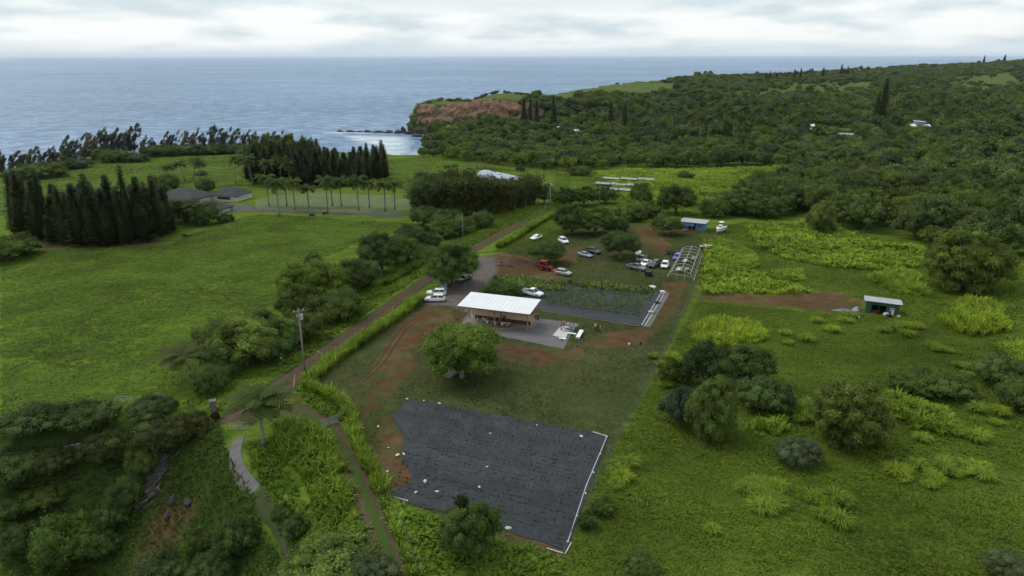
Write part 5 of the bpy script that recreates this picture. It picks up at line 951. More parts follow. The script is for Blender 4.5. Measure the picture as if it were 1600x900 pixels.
# ------------------------------------------------------------------ gulch: rock faces, dead cane
M_GROCK = plain('gulch_rock', (.028, .025, .027), .9, .4, .6, bump=.8, obj=False)
for i, (px, py, s, lb) in enumerate([(272,775,(.8,1.6,.5),'dark rock face on the gulch slope'),(296,778,(.8,1.5,.5),'dark rock face on the gulch slope nearer the path'),(262,800,(.7,1.4,.5),'low dark rock below the twin rock faces'),(225,880,(1.0,.9,.4),'dark rock in the bottom of the gulch'),(35,790,(1.2,1.0,.5),'grey boulder down in the gulch at the left edge')]): rock('rock', at(px, py, -.25), s, 520 + i, M_GROCK, lb, None, 1)
def dead_cane():
    rng = np.random.default_rng(8); A_, B_ = at2([(262,700),(225,790)]); d = B_ - A_; nr = np.array([-d[1], d[0]]) / np.hypot(*d); S_ = Soup()
    for k in range(260):
        c = A_ + d * rng.random() + nr * rng.normal(0, .8); a = math.atan2(d[1], d[0]) + rng.normal(0, .35); l = rng.uniform(.5, 1.4); v = np.array([math.cos(a), math.sin(a)]); z = gz(*c) + rng.uniform(.1, .55); w = np.array([-v[1], v[0]]) * .045
        e = z + rng.normal(0, .25); S_.add([(*(c - v * l - w), z), (*(c - v * l + w), z), (*(c + v * l + w), e), (*(c + v * l - w), e)], Q=[(0, 1, 2, 3)], C=rng.uniform(.5, 1.3))
    t = NT('dead_cane'); a = t.attr('tint'); tag(link('dead_cane', S_.mesh('dead_cane', t.done(t.mix(1.0, (.13, .115, .115), a.outputs['Color'], 'MULTIPLY'), .9))), 'grey dead cane stalks lying down the gulch slope', 'debris', kind='stuff')
dead_cane()
tag(link('red_flowered_shrub', K['shrub1'].me, None, at(336, 655), (0, 0, 1), (.22, .22, .35)), 'red-flowered shrub beside the stone gate pillar', 'shrub'); bpy.context.scene.objects['red_flowered_shrub'].material_slots[0].link = 'OBJECT'; bpy.context.scene.objects['red_flowered_shrub'].material_slots[0].material = leafy('leaves_red', (.060, .016, .020))
# low stone wall pieces and gate pillar
M_WALL = plain('wall_stone', (.13, .12, .115), .9, .35, 1.5, bump=.6)
def stone_wall(px0, px1, label):
    a, b = at(*px0), at(*px1); root = empty('stone_wall', a, 0, label, 'wall'); d = b - a; n = max(3, int(d.length / .7)); rng = random.Random(n); ang = math.atan2(d.y, d.x)
    for k in range(n):
        for r in range(3): q = d * ((k + .5 * (r % 2) + .25) / (n + .5)); m = MB(); m.box((0, 0, 0), (.66 * rng.uniform(.85, 1), .45, .3), ang + rng.uniform(-.06, .06)); m.build('stone', M_WALL, root, (q.x, q.y, gz(a.x + q.x, a.y + q.y) - a.z + .1 + r * .31), (0, 0, 0), bevel=.04)
stone_wall((102,705), (134,697), 'short grey stone wall between drooping bushes on the gulch rim'); stone_wall((205,682), (222,679), 'grey stone wall end beside the gulch rim bushes'); stone_wall((6,722), (40,716), 'grey stone wall at the left edge of the gulch rim')
gp = empty('gate_pillar', at(333, 640), .3, 'grey stone gate pillar beside the red-flowered shrub', 'pillar'); m = MB(); m.box((0, 0, .75), (.8, .8, 1.6)); m.build('shaft', M_WALL, gp, bevel=.06); m = MB(); m.box((0, 0, 1.62), (1, 1, .16)); m.build('cap', M_WALL, gp, bevel=.03)
M_GALV = plain('galvanised', (.24, .25, .25), .45, .12, 2, metal=.6)
def gate(a, b, h, label, bars=5):
    a, b = at(*a), at(*b); root = empty('field_gate', a, 0, label, 'gate'); d = b - a
    for k in range(bars): m = MB(); z = h * (.15 + .85 * k / (bars - 1)); m.tube([(0, 0, z), (d.x, d.y, d.z + z)], .035, 6); m.build('rail', M_GALV, root)
    for f in (0, .5, 1): m = MB(); m.tube([(d.x * f, d.y * f, d.z * f + .05), (d.x * f, d.y * f, d.z * f + h * 1.02)], .045, 6); m.build('upright', M_GALV, root)
gate((500,668), (528,660), 1.2, 'grey tubular gate across the start of the two-track'); gate((356,672), (388,670), 1.1, 'low tubular gate at the head of the concrete path', 4); gate((183,630), (210,631), 1.3, 'pale tubular gate in the pasture corner', 4); gate((212,633), (252,622), 1.2, 'pale tubular gate standing open beside the pasture gate', 4)
gate((530,658), (546,646), 1.3, 'grey gate leaf swung back against the curving cane hedge')

# ------------------------------------------------------------------ utility poles
M_WOODP = plain('pole_wood', (.20, .185, .16), .9, .3, 1.5); M_XF = plain('transformer', (.36, .38, .38), .5, .1)
def pole(px, py, ht_px, label, arm=True, trans=False, brace=False, guy=None, r=.15):
    p = at(px, py); D = (p - Vector((0, 0, CAMH))).length; h = ht_px * D / FPX / math.cos(math.asin((CAMH - p.z) / D)); root = empty('utility_pole', p, .6, label, 'pole'); m = MB(); m.tube([(0, 0, -.5), (0, 0, h)], [r * 1.15, r * .8], 9); m.build('shaft', M_WOODP, root, smooth=True)
    if arm:
        m = MB(); m.box((0, 0, h - .5), (1.9, .12, .14)); m.build('crossarm', M_WOODP, root)
        for x in (-.8, 0, .8): m = MB(); m.tube([(x, 0, h - .42), (x, 0, h - .2)], [.05, .07], 6); m.build('insulator', M_STONE, root)
    if trans: m = MB(); m.tube([(.4, 0, h - 2.1), (.4, 0, h - 2.0), (.4, 0, h - 1.2), (.4, 0, h - 1.1)], [.2, .26, .26, .2], 12); m.build('transformer', M_XF, root); m = MB(); m.tube([(-.3, .1, h - 1.6), (-.3, .1, h - 1.0)], .07, 6); m.build('cutout', M_STONE, root)
    if brace: m = MB(); m.tube([(-2.4, .6, -.4), (-.1, 0, h * .8)], [.14, .11], 8); m.build('brace', M_WOODP, root)
    if guy:
        g = at(*guy) - p; g.rotate(Matrix.Rotation(-.6, 3, 'Z')); m = MB(); m.tube([(0, 0, h - 1.3), (g.x, g.y, g.z)], .018, 4); m.build('guy_wire', M_WIRE, root); t = Vector((g.x, g.y, g.z)); tp = Vector((0, 0, h - 1.3)); m = MB(); m.tube([t, t.lerp(tp, 2.2 / (tp - t).length)], .05, 6); m.build('guy_guard', plain('guard_yellow', (.55, .42, .10), .5), root)
    return root
pole(476, 583, 94, 'tall utility pole with transformer at the bend of the dirt road', trans=True, guy=(458, 606)); pole(859, 329, 46, 'braced utility pole beside the end of the cane hedge', brace=True, trans=True, r=.2); pole(723, 376, 42, 'slim wooden pole beside the road bushes', arm=False, r=.13); pole(936, 322, 38, 'slim wooden pole beside the dark trees', arm=False, r=.13); pole(1270, 332, 40, 'slim wooden pole rising from the light green tree', arm=False, r=.13); pole(1394, 186, 26, 'grey pole standing beside the tall lone pine', arm=False, r=.3); pole(1185, 182, 15, 'white pole sticking out of the valley woods', arm=False, r=.35)
def marker(px, py, h, label): root = empty('marker_post', at(px, py), 0, label, 'post'); m = MB(); m.tube([(0, 0, -.2), (0, 0, h)], .06, 6); m.build('stake', M_WOODP, root); m = MB(); m.box((0, 0, h - .1), (.2, .08, .28)); m.build('head', M_WHITE, root)
marker(440, 571, 1.6, 'white-topped marker post on the road verge by the bushes'); marker(497, 555, .8, 'short white marker post on the verge past the utility pole'); marker(1340, 505, 1.3, 'white marker post in the grass below the green shed')

# ------------------------------------------------------------------ people
def body_mesh(pose, shirt, legs, skin_):
    """one continuous body grown over a jointed skeleton"""
    if pose == 'stand': J = dict(pel=(0, 0, .93, .15), sp=(0, 0, 1.15, .14), ch=(.01, 0, 1.34, .155), nk=(.01, 0, 1.48, .06), hd=(.02, 0, 1.57, .088), tp=(.02, 0, 1.70, .075), lh=(0, .1, .88, .095), lk=(.03, .11, .48, .065), la=(0, .12, .09, .045), lt=(.16, .13, .04, .04), ls=(0, .19, 1.40, .065), le=(-.03, .26, 1.12, .045), lw=(.06, .27, .87, .032), lm=(.09, .27, .79, .036))
    elif pose == 'talk': J = dict(pel=(0, 0, .93, .15), sp=(0, 0, 1.15, .14), ch=(.02, 0, 1.34, .155), nk=(.03, 0, 1.48, .06), hd=(.05, 0, 1.57, .088), tp=(.06, 0, 1.70, .075), lh=(0, .1, .88, .095), lk=(.05, .12, .48, .065), la=(-.04, .14, .09, .045), lt=(.12, .15, .04, .04), ls=(0, .19, 1.40, .065), le=(.02, .27, 1.13, .045), lw=(.25, .20, 1.12, .032), lm=(.33, .17, 1.14, .036))
    else: J = dict(pel=(0, 0, .52, .16), sp=(.02, 0, .72, .14), ch=(.05, 0, .92, .155), nk=(.07, 0, 1.06, .06), hd=(.10, 0, 1.15, .088), tp=(.11, 0, 1.28, .075), lh=(.08, .1, .50, .095), lk=(.45, .13, .50, .07), la=(.43, .13, .10, .045), lt=(.58, .14, .05, .04), ls=(.04, .19, .98, .065), le=(.14, .25, .74, .045), lw=(.38, .16, .76, .032), lm=(.46, .13, .77, .036))
    for k in list(J):
        if k[0] == 'l': x, y, z, r = J[k]; J['r' + k[1:]] = (x + (.05 if pose == 'stand' and k in ('lk', 'la', 'lt') else 0), -y, z, r)
    names = list(J); E_ = [('pel', 'sp'), ('sp', 'ch'), ('ch', 'nk'), ('nk', 'hd'), ('hd', 'tp')]
    for s in 'lr':
        E_ += [('pel', s + 'h'), (s + 'h', s + 'k'), (s + 'k', s + 'a'), (s + 'a', s + 't'), ('ch', s + 's'), (s + 's', s + 'e'), (s + 'e', s + 'w'), (s + 'w', s + 'm')]
        w, mm = Vector(J[s + 'w'][:3]), Vector(J[s + 'm'][:3]); d = (mm - w).normalized(); sd_ = d.orthogonal().normalized()
        for f in range(5):                                            # four fingers and a thumb
            n = f'{s}f{f}'; o = sd_ * (.026 * (f - 1.5)) if f < 4 else sd_ * -.06; b = mm + d * (.0 if f == 4 else .03) + o * .6; e = b + d * ((.085, .095, .09, .07, .04)[f]) + o * .5 + Vector((0, 0, -.015)); J[n] = (*b, .012); J[n + 't'] = (*e, .009); names += [n, n + 't']; E_ += [(s + 'm', n), (n, n + 't')]
    me = bpy.data.meshes.new('person'); me.from_pydata([J[n][:3] for n in names], [(names.index(a), names.index(b)) for a, b in E_], []); o = bpy.data.objects.new('person_rig', me); COL.objects.link(o); o.modifiers.new('skin', 'SKIN'); sk = me.skin_vertices[0].data
    for i, n in enumerate(names): sk[i].radius = (J[n][3], J[n][3] * (.78 if n in ('sp', 'ch', 'pel') else 1)); sk[i].use_root = n == 'pel'
    o.modifiers.new('sub', 'SUBSURF').levels = 1; dg = bpy.context.evaluated_depsgraph_get(); ev = o.evaluated_get(dg); out = bpy.data.meshes.new_from_object(ev); bpy.data.objects.remove(o)
    for m in (shirt, legs, skin_): out.materials.append(m)
    hip = J['pel'][2] + .02; seat = pose == 'sit'
    for p in out.polygons:
        c = p.center; arm = abs(c.y) > .16 and c.z > (.6 if seat else .7) and c.z < (J['le'][2] + .03 if pose != 'talk' else 1.2) ; p.use_smooth = True
        if c.z > J['nk'][2] - .03 or (arm and not (abs(c.y) < .22 and c.z > J['le'][2])): p.material_index = 2
        elif c.z > hip and not (seat and c.x > .25): p.material_index = 0
        elif seat and c.x > .3 and c.z > .68: p.material_index = 2
        else: p.material_index = 1
    return out, J
SKIN = plain('skin', (.32, .19, .13), .6, .1); HAIRS = [plain('hair_dark', (.018, .013, .010), .6), plain('hair_brown', (.06, .035, .02), .6)]
CL = {k: plain('cloth_' + k, v, .9, .15, 8) for k, v in dict(white=(.62, .60, .57), black=(.022, .022, .025), blue=(.06, .09, .17), red=(.30, .06, .05), tan=(.28, .20, .13), grey=(.2, .2, .2), pink=(.45, .22, .22), navy=(.03, .04, .08)).items()}
_bodies = {}
def person(loc, rz, pose, shirt, legs, label, s=1.0, hair=0, group=None):
    key = (pose, shirt, legs)
    if key not in _bodies: _bodies[key] = body_mesh(pose, CL[shirt], CL[legs], SKIN)
    me, J = _bodies[key]; root = empty('person', loc, rz, label, 'person', group, s); link('body', me, root)
    hd = Vector(J['hd'][:3]); tp = Vector(J['tp'][:3]); bm = bmesh.new(); bmesh.ops.create_uvsphere(bm, u_segments=12, v_segments=8, radius=.112)
    bmesh.ops.delete(bm, geom=[v for v in bm.verts if v.co.x > .045 and v.co.z < .05 or v.co.z < -.07], context='VERTS'); h = bpy.data.meshes.new('hair'); bm.to_mesh(h); bm.free(); h.materials.append(HAIRS[hair]); link('hair', h, root, hd + Vector((-.012, 0, .05)))
    f = MB(); c = hd + Vector((.088, 0, .01)); f.box(c, (.03, .025, .05)); f.build('nose', SKIN, root, bevel=.005)
    for y in (-.034, .034): e = MB(); e.box(hd + Vector((.083, y, .045)), (.014, .022, .014)); e.build('eye', CL['black'], root)
    mo = MB(); mo.box(hd + Vector((.083, 0, -.035)), (.012, .05, .012)); mo.build('mouth', CL['red'], root)
    for y in (-.09, .09): e = MB(); e.box(hd + Vector((0, y, .02)), (.045, .02, .065)); e.build('ear', SKIN, root, bevel=.006)
    return root

# ------------------------------------------------------------------ pavilion
M_ROOFW = plain('white_roof', (.68, .69, .69), .4, .07, .5, spec=.5); M_FASC = plain('red_fascia', (.26, .10, .055), .7, .2); M_TIMB = plain('timber', (.33, .18, .10), .8, .25, 2); M_CREAM = plain('cream_board', (.58, .46, .32), .8, .12, 1.2); M_BROWN = plain('brown_board', (.11, .045, .03), .8, .2); M_FLOOR = plain('slab_floor', (.22, .19, .16), .85, .2, .8)
fl = [Vector(plane_at(x, y, 3.3)) for x, y in ((709, 477), (822, 490.5))]; bk = [Vector(plane_at(x, y, 3.8)) for x, y in ((741, 456), (848.5, 469))]
po = (fl[0] + fl[1] + bk[0] + bk[1]) / 4; ux = (fl[1] - fl[0]).normalized(); pang = math.atan2(ux.y, ux.x); pw = (fl[1] - fl[0]).length; uy = Vector((-ux.y, ux.x, 0)); pd = ((bk[0] + bk[1]) / 2 - (fl[0] + fl[1]) / 2).dot(uy)
pz = gz(po.x, po.y); pav = empty('pavilion', (po.x, po.y, pz), pang, 'open timber pavilion with a white metal roof and red fascia', 'pavilion'); zf, zb = 3.3 - pz, 3.8 - pz; X2, Y2 = pw / 2, pd / 2
zr = lambda y: zf + (zb - zf) * (y + Y2) / pd
rm = MB()
npan = 16
for k in range(npan):                                                  # roof sheets with raised seams
    x0, x1 = -X2 + pw * k / npan + .012, -X2 + pw * (k + 1) / npan - .012; m = MB()
    m.add([(x0, -Y2, zf), (x1, -Y2, zf), (x1, Y2, zb), (x0, Y2, zb), (x0, -Y2, zf - .06), (x1, -Y2, zf - .06), (x1, Y2, zb - .06), (x0, Y2, zb - .06)], [(0, 1, 2, 3), (7, 6, 5, 4), (0, 4, 5, 1), (1, 5, 6, 2), (2, 6, 7, 3), (3, 7, 4, 0)]); m.build('roof_sheet', M_ROOFW, pav)
for k in range(npan + 1): x = -X2 + pw * k / npan; m = MB(); m.bar((x, -Y2, zf + .005), (x, Y2, zb + .005), .04, .05); m.build('roof_seam', M_ROOFW, pav)
for n, a, b in (('fascia', (-X2, -Y2 + .05, zf - .2), (X2, -Y2 + .05, zf - .2)), ('fascia', (X2 - .05, -Y2, zf - .2), (X2 - .05, Y2, zb - .2)), ('fascia', (-X2 + .05, -Y2, zf - .2), (-X2 + .05, Y2, zb - .2)), ('fascia', (-X2, Y2 - .05, zb - .2), (X2, Y2 - .05, zb - .2))): m = MB(); m.bar(a, b, .06, .26); m.build(n, M_FASC, pav)
for k in range(9): x = -X2 + .4 + (pw - .8) * k / 8; m = MB(); m.bar((x, -Y2 + .1, zf - .16), (x, Y2 - .1, zb - .16), .06, .16); m.build('rafter', M_TIMB, pav)
fx, fy = X2 - .7, Y2 - .8; m = MB(); m.box((0, 0, .05), (2 * fx + .7, 2 * fy + .7, .3)); m.build('floor', M_FLOOR, pav, bevel=.03); m = MB(); m.box((0, -fy - .38, .1), (2 * fx + .7, .1, .24)); m.build('floor_edge', M_TIMB, pav); m = MB(); m.box((fx + .38, 0, .1), (.1, 2 * fy + .6, .24)); m.build('floor_edge', M_TIMB, pav)
for iy, y in enumerate((-fy, fy * .25, fy)):
    for x in (-fx, 0, fx):
        zt = zr(y) - .25; m = MB(); m.box((x, y, zt / 2 + .1), (.18, .18, zt - .18)); m.build('post', M_TIMB, pav)
        for sx in (-1, 1):
            if abs(x + sx * .9) < X2 - .1: m = MB(); m.bar((x, y, zt - .85), (x + sx * .85, y, zt - .05), .1, .1); m.build('knee_brace', M_TIMB, pav)
    m = MB(); m.box((0, y, zr(y) - .32), (2 * fx + .6, .14, .22)); m.build('beam', M_TIMB, pav)
ky = fy * .32; hw = 2.15                                               # kitchen room along the back
for nm, c, dd, mt in (('wall', (-.6 * 0 + .3, ky, 1.5), (2 * fx - 1.6, .1, 1.1), M_CREAM), ('lower_wall', (.3, ky, .58), (2 * fx - 1.6, .12, .76), M_BROWN), ('wall', (fx - .45, (ky + fy) / 2, 1.15), (.1, fy - ky - .1, 1.9), M_CREAM), ('wall', (.3, fy - .05, 1.15), (2 * fx - 1.6, .1, 1.9), M_CREAM), ('wall', (-fx + 1.1, (ky + fy) / 2, 1.15), (.1, fy - ky - .1, 1.9), M_CREAM)): m = MB(); m.box(c, dd); m.build(nm, mt, pav)
m = MB(); m.box((fx - .38, (ky + fy) / 2, 1.5), (.05, 1.0, .7)); wd = m.build('window', CL['black'], pav); m = MB()
for c, dd in (((fx - .36, (ky + fy) / 2, 1.88), (.08, 1.16, .08)), ((fx - .36, (ky + fy) / 2, 1.12), (.08, 1.16, .08)), ((fx - .36, (ky + fy) / 2 - .54, 1.5), (.08, .08, .7)), ((fx - .36, (ky + fy) / 2 + .54, 1.5), (.08, .08, .7))): m.box(c, dd)
link('frame', m.mesh('frame', M_WHITE), wd)
def in_pav(x, y, z=.2): q = Matrix.Rotation(pang, 3, 'Z') @ Vector((x, y, z)); return Vector((po.x, po.y, pz)) + q
def table(loc, rz, sx, sy, mat, label, group=None, h=.75):
    r = empty('table', loc, rz, label, 'table', group); m = MB(); m.box((0, 0, h), (sx, sy, .05)); m.build('tabletop', mat, r, bevel=.01)
    for x in (-1, 1):
        for y in (-1, 1): m = MB(); m.tube([(x * (sx / 2 - .15), y * (sy / 2 - .1), 0), (x * (sx / 2 - .15), y * (sy / 2 - .1), h - .02)], .025, 6); m.build('leg', M_GALV, r)
def bench(loc, rz, sx, mat, label, group=None, h=.45, w=.34):
    r = empty('bench', loc, rz, label, 'bench', group); m = MB(); m.box((0, 0, h), (sx, w, .06)); m.build('seat', mat, r, bevel=.01)
    for x in (-1, 1): m = MB(); m.box((x * (sx / 2 - .25), 0, h / 2 - .02), (.08, w - .06, h - .03)); m.build('leg', mat, r)
M_TT = plain('table_cloth', (.55, .48, .46), .8, .1)
for i, x in enumerate((-2.6, -.4, 1.8)):
    tl = ('end table near the tree', 'middle table', 'end table near the pad')[i]
    table(in_pav(x, -fy + 1.5), pang, 1.9, .8, M_TT if i != 1 else M_TIMB, f'pale dining table under the pavilion, {tl}', 'pavilion tables')
    for s in (-1, 1): bench(in_pav(x, -fy + 1.5 + s * .75), pang, 1.8, M_TIMB, f'wooden bench under the pavilion, {"lawn" if s < 0 else "kitchen"} side of the {tl}', 'pavilion benches')
for i, (x, s, sh, lg, lb) in enumerate([(-3.2, 1, 'white', 'black', 'person in a white shirt seated at the table end nearest the round tree'), (-2.5, 1, 'pink', 'navy', 'person in a pink shirt seated beside the white-shirted diner'), (-1.9, -1, 'white', 'navy', 'person in a white shirt seated with back to the round tree'), (-3.0, -1, 'grey', 'black', 'person in grey seated with back to the lawn at the end table'), (-.9, 1, 'black', 'black', 'person in black seated at the middle pavilion table'), (-.2, -1, 'white', 'tan', 'person in white and tan seated at the middle pavilion table'), (.3, 1, 'tan', 'black', 'person in a tan shirt seated at the middle pavilion table'), (1.3, -1, 'white', 'black', 'person in white seated at the table nearest the grey pad, lawn side'), (1.9, 1, 'black', 'navy', 'person in black seated at the table nearest the grey pad, kitchen side'), (2.4, -1, 'pink', 'black', 'person in pink seated at the table nearest the grey pad')]):
    person(in_pav(x, -fy + 1.5 + s * .75, .18), pang - s * math.pi / 2, 'sit', sh, lg, lb, 1.0, i % 2)
person(in_pav(-3.9, -fy + .9), pang + .3, 'stand', 'white', 'tan', 'person in white standing at the pavilion end near the round tree', 1.0); person(in_pav(.9, .3), pang - 1.6, 'stand', 'black', 'black', 'person in black standing at the pavilion kitchen counter', 1.0, 1)
tub('water_tank', 838, 499, .5, 1.1, M_BROWN, 'brown barrel at the pavilion corner by the garden', 'barrel')
# the low platform, tables and people on the pad
def slab_thing(name, quad, h, mat, label, cat): P = at2(quad); root = empty(name, (*P.mean(0), gz(*P.mean(0)) + .09), 0, label, cat); m = MB(); m.prism([tuple(p - P.mean(0)) for p in P], 0, h); m.build('deck', mat, root, bevel=.02); m = MB(); m.prism([tuple((p - P.mean(0)) * 1.02) for p in P], 0, h * .5); m.build('edge', M_GALV, root)
slab_thing('platform', [(862.5,526),(883,530.5),(889,519),(874,514)], .22, plain('pale_deck', (.46, .45, .43), .8, .1, 1), 'pale low platform at the corner of the grey pad', 'platform')
bench(at(905, 525, .0), math.atan2(*( (at(911,515)-at(902,530)).yx)), 3.8, M_WHITE, 'long white bench on the grass beside the pad', None, .5, .8); bench(at(893, 524), LANG, 1.6, M_WHITE, 'short white bench between the platform and the long bench', None, .4, .5); bench(at(878, 532, .1), LANG, 1.4, M_WHITE, 'short white bench in front of the low platform', None, .3, .4)
table(at(882, 519, .32), LANG + .2, 1.5, .8, plain('pinkish', (.42, .30, .28), .7), 'low pinkish table on the pale platform')
for px, py, rz, ps, sh, lg, lb in [(887,515,3.4,'talk','white','black','person in white and black standing by the platform table'),(893,517,2.8,'stand','white','black','person in white top and black trousers beside the low platform, middle'),(899,517,3.0,'stand','white','black','person in white and black standing nearest the long white bench'),(880,514,4.6,'talk','pink','navy','person in pink leaning over the platform table'),(876,518,.4,'talk','red','navy','person in red on the edge of the pale platform'),(929,517,5.6,'talk','white','black','person in a white top standing on the bare grass'),(933,519,2.2,'talk','black','black','person in dark clothes standing on the bare grass'),(937,520,3.2,'stand','tan','black','person in tan and black standing on the bare grass')]: person(at(px, py, .3 if px in (880, 876) else .09 if px < 900 else 0.0), rz, ps, sh, lg, lb, 1.0, px % 2)
slab_thing('ramp', [(679,583),(703,592),(716,583),(692,574)], .35, plain('weathered_board', (.17, .15, .13), .9, .2), 'weathered low platform in the shade of the round tree', 'platform')
# ------------------------------------------------------------------ vehicles
M_GLASS = plain('car_glass', (.015, .018, .022), .12, .05, spec=.6); M_TYRE = plain('tyre', (.018, .018, .018), .9, .2); M_RIM = plain('rim', (.35, .35, .36), .35, .1, metal=.7); M_HEAD = plain('headlight', (.6, .62, .62), .2, .05); M_TAIL = plain('taillight', (.30, .02, .02), .3, .1)
def paint(name, col, metal=.0): return plain('paint_' + name, col, .28, .04, .6, spec=.55, metal=metal)
PAINT = dict(white=paint('white', (.74, .75, .75)), silver=paint('silver', (.42, .43, .43), .4), black=paint('black', (.02, .02, .023)), bluegrey=paint('bluegrey', (.20, .26, .31), .3), grey=paint('grey', (.16, .17, .18), .3), green=paint('greygreen', (.17, .23, .22), .3), dark=paint('dark', (.04, .045, .05), .2), blue=paint('blue', (.10, .13, .42)))
def sec(x, w, z0, z1, r=.1): return [(x, -w, z0 + r), (x, -w, z1 - r), (x, -w + r, z1), (x, w - r, z1), (x, w, z1 - r), (x, w, z0 + r), (x, w - r, z0), (x, -w + r, z0)]
CARS = {
 'suv': dict(body=[(-2.25, .76, .5, .95), (-2.15, .88, .34, 1.08), (-1.2, .92, .28, 1.10), (.9, .92, .28, 1.06), (1.7, .9, .3, .98), (2.15, .86, .34, .88), (2.28, .74, .42, .76)], cab=(-2.12, .98, -1.85, .22, 1.04, 1.66, .84, .66), wheel=.36, wx=1.38),
 'sedan': dict(body=[(-2.3, .74, .45, .85), (-2.18, .86, .32, .98), (-1.3, .9, .25, 1.0), (.9, .9, .25, .95), (1.8, .87, .28, .86), (2.2, .82, .32, .76), (2.32, .7, .4, .68)], cab=(-1.65, .95, -1.0, .25, .94, 1.44, .82, .62), wheel=.33, wx=1.38),
 'hatch': dict(body=[(-1.95, .76, .5, .95), (-1.85, .86, .34, 1.05), (-1.0, .88, .28, 1.08), (.8, .88, .28, 1.04), (1.5, .86, .3, .96), (1.88, .82, .34, .86), (2.0, .7, .42, .74)], cab=(-1.82, .95, -1.6, .3, 1.0, 1.6, .8, .66), wheel=.34, wx=1.22),
 'pickup': dict(body=[(-.75, .92, .38, 1.12), (.9, .92, .38, 1.12), (1.75, .9, .38, 1.08), (2.4, .88, .4, 1.0), (2.6, .78, .46, .88)], cab=(-.7, 1.2, -.45, .55, 1.08, 1.78, .84, .70), wheel=.40, wx=1.65, bed=(-2.7, -.78))}
_car = {}
def car_parts(kind):
    if kind in _car: return _car[kind]
    c = CARS[kind]; P = []
    m = MB(); m.loft([sec(*s) for s in c['body']]); P.append(('body', m.mesh('body', PAINT['white'], smooth=False, bevel=.03), True, None))
    x0, x1, u0, u1, z0, z1, w0, w1 = c['cab']
    b = [(x0, -w0, z0), (x1, -w0, z0), (x1, w0, z0), (x0, w0, z0)]; t = [(u0, -w1, z1 - .05), (u1, -w1, z1 - .05), (u1, w1, z1 - .05), (u0, w1, z1 - .05)]
    for nm, (i, j) in (('side_window', (0, 1)), ('windscreen', (1, 2)), ('side_window', (2, 3)), ('rear_window', (3, 0))): m = MB(); q = [Vector(b[i]), Vector(b[j]), Vector(t[j]), Vector(t[i])]; ctr = sum(q, Vector()) / 4; inn = Vector((0, 0, ctr.z)) + Vector(((x0 + x1) / 2, 0, 0)); m.add([v for v in q] + [v.lerp(inn, .05) for v in q], [(0, 1, 2, 3), (7, 6, 5, 4), (0, 4, 5, 1), (1, 5, 6, 2), (2, 6, 7, 3), (3, 7, 4, 0)]); P.append((nm, m.mesh(nm, M_GLASS), False, None))
    m = MB(); m.loft([[(u0 - .03, -w1 - .02, z1 - .05), (u0 - .03, w1 + .02, z1 - .05), (u1 + .03, w1 + .02, z1 - .05), (u1 + .03, -w1 - .02, z1 - .05)], [(u0 + .12, -w1 + .1, z1), (u0 + .12, w1 - .1, z1), (u1 - .12, w1 - .1, z1), (u1 - .12, -w1 + .1, z1)]]); P.append(('roof', m.mesh('roof', PAINT['white']), True, None))
    m = MB()
    for a, q in zip(b, t): m.bar(Vector(a) + Vector((0, 0, -.03)), q, .07, .07)
    for s in (-1, 1): xm = (x0 + x1) / 2 - .1; m.bar((xm, s * (w0 + .005), z0 - .02), ((u0 + u1) / 2, s * (w1 + .005), z1 - .04), .08, .06)
    P.append(('pillars', m.mesh('pillars', PAINT['white']), True, None))
    if 'bed' in c:
        a, e = c['bed']
        m = MB(); m.box(((a + e) / 2, 0, .6), (e - a, 1.7, .1)); P.append(('bed_floor', m.mesh('bed_floor', M_BLACK), False, None))
        for nm, cc, dd in (('bed_side', ((a + e) / 2, .87, .82), (e - a, .1, .55)), ('bed_side', ((a + e) / 2, -.87, .82), (e - a, .1, .55)), ('tailgate', (a + .05, 0, .82), (.1, 1.64, .55))): m = MB(); m.box(cc, dd); P.append((nm, m.mesh(nm, PAINT['white'], bevel=.03), True, None))
    r, wx = c['wheel'], c['wx']; tm = MB(); tm.tube([(0, -.11, 0), (0, -.08, 0), (0, .08, 0), (0, .11, 0)], [r * .86, r, r, r * .86], 14); tm = tm.mesh('wheel', M_TYRE); km = MB(); km.tube([(0, -.115, 0), (0, .115, 0)], [r * .6, r * .6], 10); km = km.mesh('rim', M_RIM)
    for x in (-wx, wx):
        for y in (-.8, .8): P.append(('wheel', tm, False, ((x, y, r), km)))
    f = c['body'][-1]; bk = c.get('bed', (c['body'][0][0] + .05,))[0]
    for s in (-1, 1):
        m = MB(); m.box((f[0] - .09, s * (f[1] - .1), f[3] - .06), (.18, .3, .16)); P.append(('headlight', m.mesh('headlight', M_HEAD, bevel=.02), False, None)); m = MB(); m.box((bk + .04, s * .74, .82), (.1, .18, .26)); P.append(('taillight', m.mesh('taillight', M_TAIL, bevel=.02), False, None))
    m = MB(); m.box((f[0] - .06, 0, f[2] + .08), (.16, 1.3, .16)); P.append(('bumper', m.mesh('bumper', M_BLACK, bevel=.03), False, None)); _car[kind] = P; return P
def car(kind, col, rear, front, label, name=None, s=1.0):
    a, b = at(*rear), at(*front); c = (a + b) / 2; d = b - a; root = empty(name or {'suv': 'parked_suv', 'sedan': 'parked_car', 'hatch': 'parked_car', 'pickup': 'pickup_truck'}[kind], (c.x, c.y, gz(c.x, c.y) + .02), math.atan2(d.y, d.x), label, 'pickup' if kind == 'pickup' else 'car', 'cars parked on the lot', s)
    for nm, me, body, w in car_parts(kind):
        o = link(nm, me, root, w[0] if w else None)
        if body: o.material_slots[0].link = 'OBJECT'; o.material_slots[0].material = PAINT[col]
        if w: link('rim', w[1], o)
    return root
